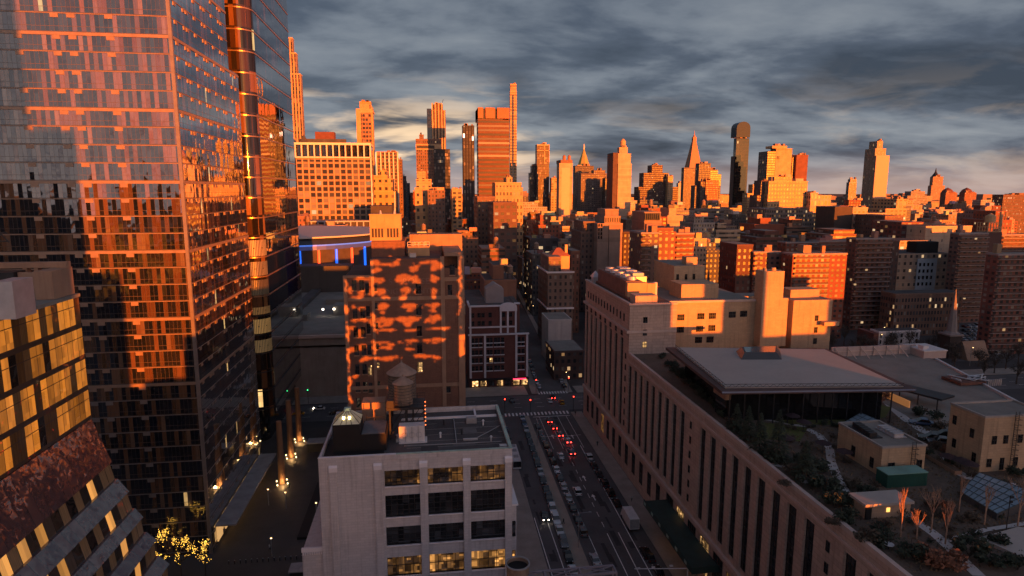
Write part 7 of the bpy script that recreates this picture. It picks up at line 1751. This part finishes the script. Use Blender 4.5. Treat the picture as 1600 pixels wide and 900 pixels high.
for s_ in (-1, 1):
    b = MB(); b.box(o0.x + s_ * 1.285, o0.x + s_ * 1.30, o0.y - 6, o0.y + 5.4, 1.5, 2.6); b.build('side_windows', m_carglass, t)
    for yy in (-4.2, 3.4):
        b = MB(); b.tube((o0.x + s_ * 1.0, o0.y + yy, .5), (o0.x + s_ * 1.31, o0.y + yy, .5), .5, 14); b.build('wheel', m_tyre, t)
for yy in (-4.5, 0, 3.8):
    b = MB(); b.box(o0.x - .7, o0.x + .7, o0.y + yy, o0.y + yy + 1.6, 3.21, 3.42); b.build('roof_unit', m_grey, t)
t = thing('box_truck', "white box truck parked at the kerb below the limestone block", 'truck', (50.2, 146.5, .005), rz=R(-1))
o0 = wloc(t)
b = MB(); b.box(o0.x - 1.25, o0.x + 1.25, o0.y - 4.2, o0.y + 2.4, .95, 3.7); b.build('cargo_box', m_pale, t)
b = MB(); b.hexa([(o0.x - 1.1, o0.y + 2.45, .5), (o0.x + 1.1, o0.y + 2.45, .5), (o0.x + 1.1, o0.y + 4.4, .5), (o0.x - 1.1, o0.y + 4.4, .5)], [(o0.x - 1.0, o0.y + 2.5, 2.5), (o0.x + 1.0, o0.y + 2.5, 2.5), (o0.x + 1.0, o0.y + 3.5, 2.5), (o0.x - 1.0, o0.y + 3.5, 2.5)]); b.build('cab', m_pale, t)
b = MB(); b.box(o0.x - 1.15, o0.x + 1.15, o0.y - 4.22, o0.y - 4.205, 1.1, 3.55); b.build('roller_door', m_grey, t)
b = MB(); b.box(o0.x - .9, o0.x + .9, o0.y - 4.0, o0.y + 4.0, .55, .94); b.build('chassis', m_steel, t)
for s_ in (-1, 1):
    for yy in (-2.6, 3.2):
        b = MB(); b.tube((o0.x + s_ * .8, o0.y + yy, .48), (o0.x + s_ * 1.15, o0.y + yy, .48), .48, 14); b.build('wheel', m_tyre, t)
    b = MB(); b.box(o0.x + s_ * 1.0, o0.x + s_ * 1.18, o0.y - 4.25, o0.y - 4.21, .75, .92); b.build('tail_light', m_tail, t)
# cars on the planted roof and in the far parking lot
for i, (x, y) in enumerate([(96.25, 105.11), (96.6, 103.17), (100.13, 106.22), (100.65, 112.73)]):
    place_car(['dark', 'grey', 'black', 'blue'][i], x, y, R(60), ["dark car parked on the planted roof by the pale path", "grey car parked on the planted roof under a bare tree", "black car parked on the planted roof beside the grey one", "blue car parked alone on the planted roof near the walkway"][i], z=GZ + .05)
for r_ in range(7):
    for k in range(9):
        if rc_.random() < .12: continue
        y = 286 + r_ * 10.2; x = 274 + (y - 285) * .95 + k * 3.1
        kk = rc_.choice(['white', 'silver', 'grey', 'dark', 'white_van', 'black', 'silver'] if r_ < 6 else ['white_van', 'white', 'red'])
        place_car(kk, x, y, R(rc_.choice((0, 180))), "%s car in the crowded parking lot beyond the grey spire" % cname(kk), "%s cars in the parking lot beyond the spire" % cname(kk))
b = MB(); b.poly([(262, 276, .02), (302, 276, .02), (385, 372, .02), (335, 372, .02)]); struct('parking_lot', b, m_asphalt)
for i, px in enumerate((476, 484, 494, 502, 513)):
    pass
for i, (x, y, k, rz) in enumerate(((-50, 241, 'yellow', 90), (-43, 246, 'white_beam', 90), (-36, 240, 'dark', 90), (-30, 247, 'silver', 90), (-57, 247, 'black_brake', 90), (-22, 241, 'grey', 90))):
    place_car(k, x, y, R(rz), ["yellow taxi on the avenue by the post office corner", "white car with headlights on, on the avenue below the post office", "dark car on the avenue in front of the post office steps", "silver car on the avenue behind the tall brown brick loft", "black car with red lights on the avenue left of the post office", "grey car on the avenue close to the tall brown brick loft"][i])
# ------------------------------------------------------------------ lamps, signals, people
def lamp_post(name, label, x, y, h_=8.5, arm=(1.6, 0), lit=True, group=None, z0=0.0):
    t = thing(name, label, 'street lamp', (x, y, z0), group)
    b = MB(); b.tube((x, y, z0), (x, y, z0 + h_), .11, 8, r1=.07); b.tube((x, y, z0 + h_), (x + arm[0], y + arm[1], z0 + h_ + .3), .05, 6); b.build('post', m_grey, t)
    b = MB(); b.box(x + arm[0] - .3, x + arm[0] + .3, y + arm[1] - .14, y + arm[1] + .14, z0 + h_ + .22, z0 + h_ + .42); hd = b.build('lamp_head', m_grey, t)
    if lit:
        b = MB(); b.cyl(x + arm[0], y + arm[1], z0 + h_ + .05, z0 + h_ + .21, .2, n=8); b.build('lamp_glass', m_lightwarm, hd)
    return t
def signal(label, x, y, colr, h_=5.2, group=None):
    t = thing('traffic_signal', label, 'traffic signal', (x, y, 0), group)
    b = MB(); b.tube((x, y, 0), (x, y, h_), .09, 8); b.build('post', m_steel, t)
    b = MB(); b.box(x - .22, x + .22, y - .2, y + .2, h_ - .2, h_ + .9); hd = b.build('signal_housing', m_steel, t)
    b = MB(); b.cyl(x, y - .24, h_ + .5, h_ + .82, .17, n=8); b.build('signal_light', colr, hd)
for (x, y, cc, lab) in ((28.4, 231.8, m_lightred, "red traffic signal at the left kerb before the avenue crossing"), (38.0, 229.6, m_lightred, "red traffic signal at the far tip of the median"), (44.6, 254.8, m_lightred, "red traffic signal on the corner before the red brick house"), (58.8, 255.5, m_lightred, "red traffic signal on the far right corner of the crossing"), (55.2, 231.2, m_lightred, "red traffic signal by the limestone block's far corner"), (-24.6, 232.5, m_lightred, "red traffic signal beside the tall brown brick loft's left wall"), (-48.5, 253.5, m_lightgreen, "green traffic signal on the avenue by the post office")):
    signal(lab, x, y, cc)
for (x, y, lab) in ((34.6, 137.5, "street lamp standing on the median's near part"), (35.5, 200, "street lamp standing on the median's far part")):
    lamp_post('street_lamp', lab, x, y, 9, (2.6, -.4), lit=False)
t = thing('signal_gantry', "long white signal mast arm reaching over the road from the right kerb", 'signal arm', (53.0, 116.6, 0))
b = MB(); b.tube((53.0, 116.6, 0), (53.0, 116.6, 6.6), .16, 8); b.tube((53.0, 116.6, 6.4), (41.6, 117.2, 6.9), .1, 8); b.build('mast_arm', m_pale, t)
for x in (42.4, 45.6, 49.5):
    b = MB(); b.box(x - .35, x + .35, 116.9, 117.2, 6.9, 7.15); b.build('signal_head', m_pale, t)
for i in range(9):
    y = 262 + i * 7.0; lamp_post('street_lamp', "lit street lamp in the bright row along the narrow street's right pavement", 60.0 + (y - 256) * .062, y, 4.2, (0, 0.2), group="lit lamps along the narrow street")
for i in range(26):
    y = 330 + i * 26; x = street_x(y) + (8.3 if i % 2 else -8.3); lamp_post('street_lamp', "lit street lamp deep in the street canyon", x, y, 9, (0, 0.2), group="lit lamps deep in the street canyon")
for i, (x, y) in enumerate(((238, 300), (252, 316), (276, 378), (300, 376), (318, 380), (336, 379), (350, 381), (364, 380), (262, 268), (290, 262), (330, 300), (352, 330))):
    lamp_post('street_lamp', "lit street lamp among the trees around the parking lot", x, y, 9, (.8, 0), group="lit lamps around the parking lot")
# people
def person(label, x, y, rz, top, legs):
    """one continuous skinned body in mid-stride"""
    jn = {'pelvis': (0, 0, .95), 'chest': (0, .02, 1.32), 'neck': (0, .03, 1.52), 'head': (0, .05, 1.66), 'kl': (.1, .18, .52), 'fl': (.1, .22, .06), 'tl': (.1, .38, .04), 'kr': (-.1, -.06, .5), 'fr': (-.1, -.36, .1), 'tr': (-.1, -.24, .03), 'sl': (.2, .02, 1.42), 'el': (.26, -.1, 1.15), 'hl': (.26, -.04, .9), 'sr': (-.2, .02, 1.42), 'er': (-.26, .12, 1.16), 'hr': (-.25, .28, .98)}
    ed = [('pelvis', 'chest'), ('chest', 'neck'), ('neck', 'head'), ('pelvis', 'kl'), ('kl', 'fl'), ('fl', 'tl'), ('pelvis', 'kr'), ('kr', 'fr'), ('fr', 'tr'), ('chest', 'sl'), ('sl', 'el'), ('el', 'hl'), ('chest', 'sr'), ('sr', 'er'), ('er', 'hr')]
    rad = {'pelvis': .15, 'chest': .17, 'neck': .065, 'head': .1, 'kl': .075, 'fl': .05, 'tl': .04, 'kr': .075, 'fr': .05, 'tr': .04, 'sl': .075, 'el': .05, 'hl': .04, 'sr': .075, 'er': .05, 'hr': .04}
    names = list(jn); me = bpy.data.meshes.new('person'); me.from_pydata([jn[n] for n in names], [(names.index(a), names.index(c)) for a, c in ed], [])
    o = bpy.data.objects.new('person', me); COL.objects.link(o)
    o.modifiers.new('skin', 'SKIN'); sk = me.skin_vertices[0].data if me.skin_vertices else None
    if sk is None:
        bm = bmesh.new(); bm.from_mesh(me); bm.verts.layers.skin.verify(); bm.to_mesh(me); bm.free(); sk = me.skin_vertices[0].data
    for i, n in enumerate(names): sk[i].radius = (rad[n], rad[n]); sk[i].use_root = (n == 'pelvis')
    o.modifiers.new('sub', 'SUBSURF').levels = 1
    dg = bpy.context.evaluated_depsgraph_get(); me2 = bpy.data.meshes.new_from_object(o.evaluated_get(dg)); o.modifiers.clear(); o.data = me2
    me2.materials.clear()
    for mm in (mat("skin_tone", (.42, .27, .19), .6, var=.03), top, legs): me2.materials.append(mm)
    for p_ in me2.polygons:
        z = sum(me2.vertices[i].co.z for i in p_.vertices) / len(p_.vertices); p_.material_index = 0 if z > 1.55 else (2 if z < .92 and abs(p_.center.x) < .2 else 1)
    o.location = (x, y, .15); o.rotation_euler = (0, 0, rz); tag(o, label, 'person'); return o
co1, co2, co3 = mat("black_coat", (.015, .015, .018), .8), mat("pale_coat", (.4, .38, .36), .8), mat("dark_trousers", (.02, .022, .03), .8)
# lit pylons on the plaza
for i, (px, h_) in enumerate((((-43.46, 182.42, 0.0), 19), ((-44.7, 201.25, 0.0), 19), ((-44.61, 214.53, 0.0), 19))):
    x, y = px[:2]
    t = thing('lit_pylon', ["nearest slender bronze pylon lit from its foot, on the plaza", "middle slender bronze pylon lit from its foot, on the plaza", "farthest slender bronze pylon lit from its foot, by the crossing"][i], 'pylon', (x, y, .12))
    b = MB(); b.cyl(x, y, .12, h_, 1.05, .75, n=10); b.build('shaft', mat("bronze_pylon", (.32, .17, .09), .55, metal=.3, var=.1), t)
    for k in range(4):
        a = k * math.pi / 2 - .5; b = MB(); b.cyl(x + 2.0 * math.cos(a), y + 2.0 * math.sin(a), .12, .45, .16, n=8); b.build('uplight', lamp_mat("uplight_glass", (1.0, .66, .3), 4), t)
    ld = bpy.data.lights.new('uplight_lamp', 'POINT'); ld.energy = 170; ld.color = (1, .55, .2); ld.shadow_soft_size = .3
    lo = bpy.data.objects.new('uplight_lamp', ld); COL.objects.link(lo); lo.parent = t; lo.location = (.6, -2.2, .8)
for i, (px, py) in enumerate([(-39.08, 166.58), (-46.82, 208.78), (-37.47, 143.51), (-29.91, 159.58), (-48.6, 202.78), (-44.13, 169.03)]):
    lamp_post('plaza_lamp', "small lit lamp post on the dark plaza between the glass towers", px, py, 4.5, (.0, .2), group="lit lamp posts on the dark plaza")
t = thing('light_string', "string of small warm bulbs along the walkway left of the white loft building", 'light string', (-24, 120, .12))
b = MB()
for k in range(30):
    f_ = k / 29.0; b.cyl(-24.5 - 4.0 * f_ , 100 + 62 * f_, 3.0, 3.22, .11, n=6)
b.build('bulb_row', lamp_mat("string_warm", (1.0, .7, .4), 5), t)
b = MB()
for k in range(6): f_ = k / 5.0; b.tube((-24.5 - 4.0 * f_, 100 + 62 * f_, .12), (-24.5 - 4.0 * f_, 100 + 62 * f_, 3.3), .05, 6)
b.build('string_post', m_steel, t)
b = MB(); b.box(-33, -28.6, 150, 180, .12, .8); tag(b.build('plaza_planter', m_black), "long dark planter box on the plaza beside the pylons", 'planter')
b = MB(); b.box(-51.8, -47, 150, 192, 5.0, 5.4); tag(b.build('entrance_canopy_roof', mat("canopy_pale_metal", (.3, .28, .27), .6)), "long pale canopy roof at the residential tower's foot", 'canopy')
b = MB()
for k in range(7): b.box(-51.85, -51.6, 151 + k * 6, 154.6 + k * 6, .6, 4.6)
tag(b.build('lobby_light_panel', lamp_mat("lobby_glow", (1.0, .55, .2), .35)), "row of dim warm lobby panes under the pale canopy", 'lobby window')
b = MB(); b.bar((-24.4, 226, .6), (-20.2, 96, .6), .5, 1.0); tag(b.build('boundary_wall', m_conc), "long low concrete wall along the plaza's right side by the white loft", 'wall')
for (x, y, w_, d_, h_, lab) in ((-31, 132, 4.5, 3, 2.8, "dark kiosk with a flat roof, nearest of the two on the plaza"), (-40, 204, 5, 4, 3.0, "dark kiosk with a flat roof, farther of the two on the plaza")):
    t = thing('plaza_kiosk', lab, 'kiosk', (x, y, .12))
    b = MB(); b.box(x, x + w_, y, y + d_, .12, h_); b.build('wall', m_steel, t)
    b = MB(); b.box(x - .3, x + w_ + .3, y - .3, y + d_ + .3, h_ + .004, h_ + .25); b.build('roof', m_grey, t)
bol = None
for k in range(18):
    p_ = (-46.5 + k * 1.25, 141.5, .12)
    if bol is None:
        bol = thing('bollard', "short dark bollard in the row across the plaza", 'bollard', p_, "bollards in the row across the plaza")
        b = MB(); b.cyl(p_[0], p_[1], .12, 1.0, .13, n=8); b.build('post', m_steel, bol); b = MB(); b.cyl(p_[0], p_[1], 1.0, 1.08, .15, .05, n=8); b.build('cap', m_grey, bol)
    else: dup(bol, p_)
for i, (x, y) in enumerate(((-27, 150), (-27.5, 162), (-28.2, 174), (-28.8, 186), (-29.6, 198), (-30.2, 210))):
    bare_tree('plaza_tree', "small bare dark tree in the row along the plaza's low wall", 6.5, (x, y, .12), "bare trees along the plaza's low wall", spread=.6, mm=m_barkd, depth=5, r0=.12)
person("person in a pale coat crossing the plaza near the bollards", -38.5, 146.0, R(140), co2, co3)
person("person in dark clothes on the plaza beside the nearest pylon", -40.6, 178.5, R(30), co1, co3)
person("person in dark clothes on the plaza by the long low wall", -27.0, 118.0, R(10), co1, co3)
# trees wound with yellow lights at the foot of the residential tower
for i, (px, h_) in enumerate((((-55.18, 137.17, 0.0), 10.5), ((-60.69, 144.04, 0.0), 8.5), ((-49.85, 136.45, 0.0), 9.5), ((-59.7, 135.46, 0.0), 8))):
    x, y = px[:2]
    t = bare_tree('light_wound_tree', ["bare tree wound with yellow lights, biggest at the residential tower's foot", "bare tree wound with yellow lights, behind and left of the biggest", "bare tree wound with yellow lights, right of the biggest", "bare tree wound with yellow lights, leftmost at the picture's bottom"][i], h_, (x, y, .12), spread=.75, mm=m_barkd, depth=6, r0=.16)
    crown = [c for c in t.children if c.name.startswith('crown')][0]
    vs_ = [v.co for v in crown.data.vertices]; b = MB(); o0 = wloc(t)
    for k in range(200):
        v = Vector(rng.choice(vs_)) + o0; s_ = rng.uniform(.016, .036); b.hexa([(v.x - s_, v.y - s_, v.z), (v.x + s_, v.y - s_, v.z), (v.x + s_, v.y + s_, v.z), (v.x - s_, v.y + s_, v.z)], [(v.x - s_, v.y - s_, v.z + 2 * s_), (v.x + s_, v.y - s_, v.z + 2 * s_), (v.x + s_, v.y + s_, v.z + 2 * s_), (v.x - s_, v.y + s_, v.z + 2 * s_)])
    tag(b.build('fairy_lights', lamp_mat("fairy_yellow", (1.0, .52, .07), 4), t), kind='stuff')
person("person in a pale coat walking on the pavement beside the limestone block", 54.6, 158.0, R(180), co2, co3)
person("person in dark clothes walking by the lit doorway of the limestone block", 55.4, 196.5, 0, co1, co3)
person("person in dark clothes standing on the median near the parked cars", 33.4, 148.6, R(90), co1, co3)
person("person in dark clothes crossing the corner below the limestone block's far end", 54.8, 226.0, R(20), co1, co3)
person("person in dark clothes walking across the plaza", -36.0, 128.0, R(200), co1, co3)
# ------------------------------------------------------------------ trees of the housing estate and the parking lot
m_twig = mat("winter_twig_mass", (.062, .048, .038), .9, var=.4, scale=.4)
def twig_tree(label, x, y, h_, r, group=None):
    t = thing('bare_street_tree', label, 'tree', (x, y, 0), group)
    b = MB(); b.tube((x, y, 0), (x, y, h_ * .5), .3, 7, r1=.18); b.build('trunk', m_barkd, t)
    c = MB(); rg = random.Random(int(x * 7 + y))
    for k in range(16):
        a = rg.uniform(0, 6.28); el = rg.uniform(.3, 1.2); q = Vector((x + r * .85 * math.cos(a) * math.cos(el), y + r * .85 * math.sin(a) * math.cos(el), h_ * .45 + h_ * .5 * math.sin(el))); c.tube((x, y, h_ * rg.uniform(.3, .5)), q, .12, 4, r1=.03)
        for j in range(9):
            p2 = q + Vector((rg.gauss(0, 1), rg.gauss(0, 1), rg.gauss(.3, .8))) * r * .28; c.tube(Vector((x, y, h_ * .5)).lerp(q, rg.uniform(.4, 1)), p2, .05, 3, r1=.02)
    leaf_blob(c, (x, y, h_ * .68), r * .95, 220, .35, .75, rg)
    c.build('crown', m_twig, t); return t
rt_ = random.Random(9)
spots = [(248, 288), (254, 296), (262, 292), (244, 300), (252, 306), (262, 304), (270, 296), (238, 292), (230, 300), (224, 292), (232, 284), (258, 276), (266, 268), (276, 262), (284, 256), (262, 256), (250, 262), (240, 270), (226, 276), (290, 268), (298, 262), (306, 258), (246, 246), (258, 240), (272, 244), (286, 240), (300, 246), (340, 388), (350, 384), (360, 388), (372, 384), (332, 386), (322, 384), (380, 390), (310, 372), (296, 366), (226, 312), (214, 306), (206, 296), (216, 288)]
for (x, y) in spots:
    twig_tree("leafless street tree in the dark planting round the church and parking lot", x + rt_.uniform(-2, 2), y + rt_.uniform(-2, 2), rt_.uniform(9, 13), rt_.uniform(3.4, 5), "leafless trees round the church and parking lot")
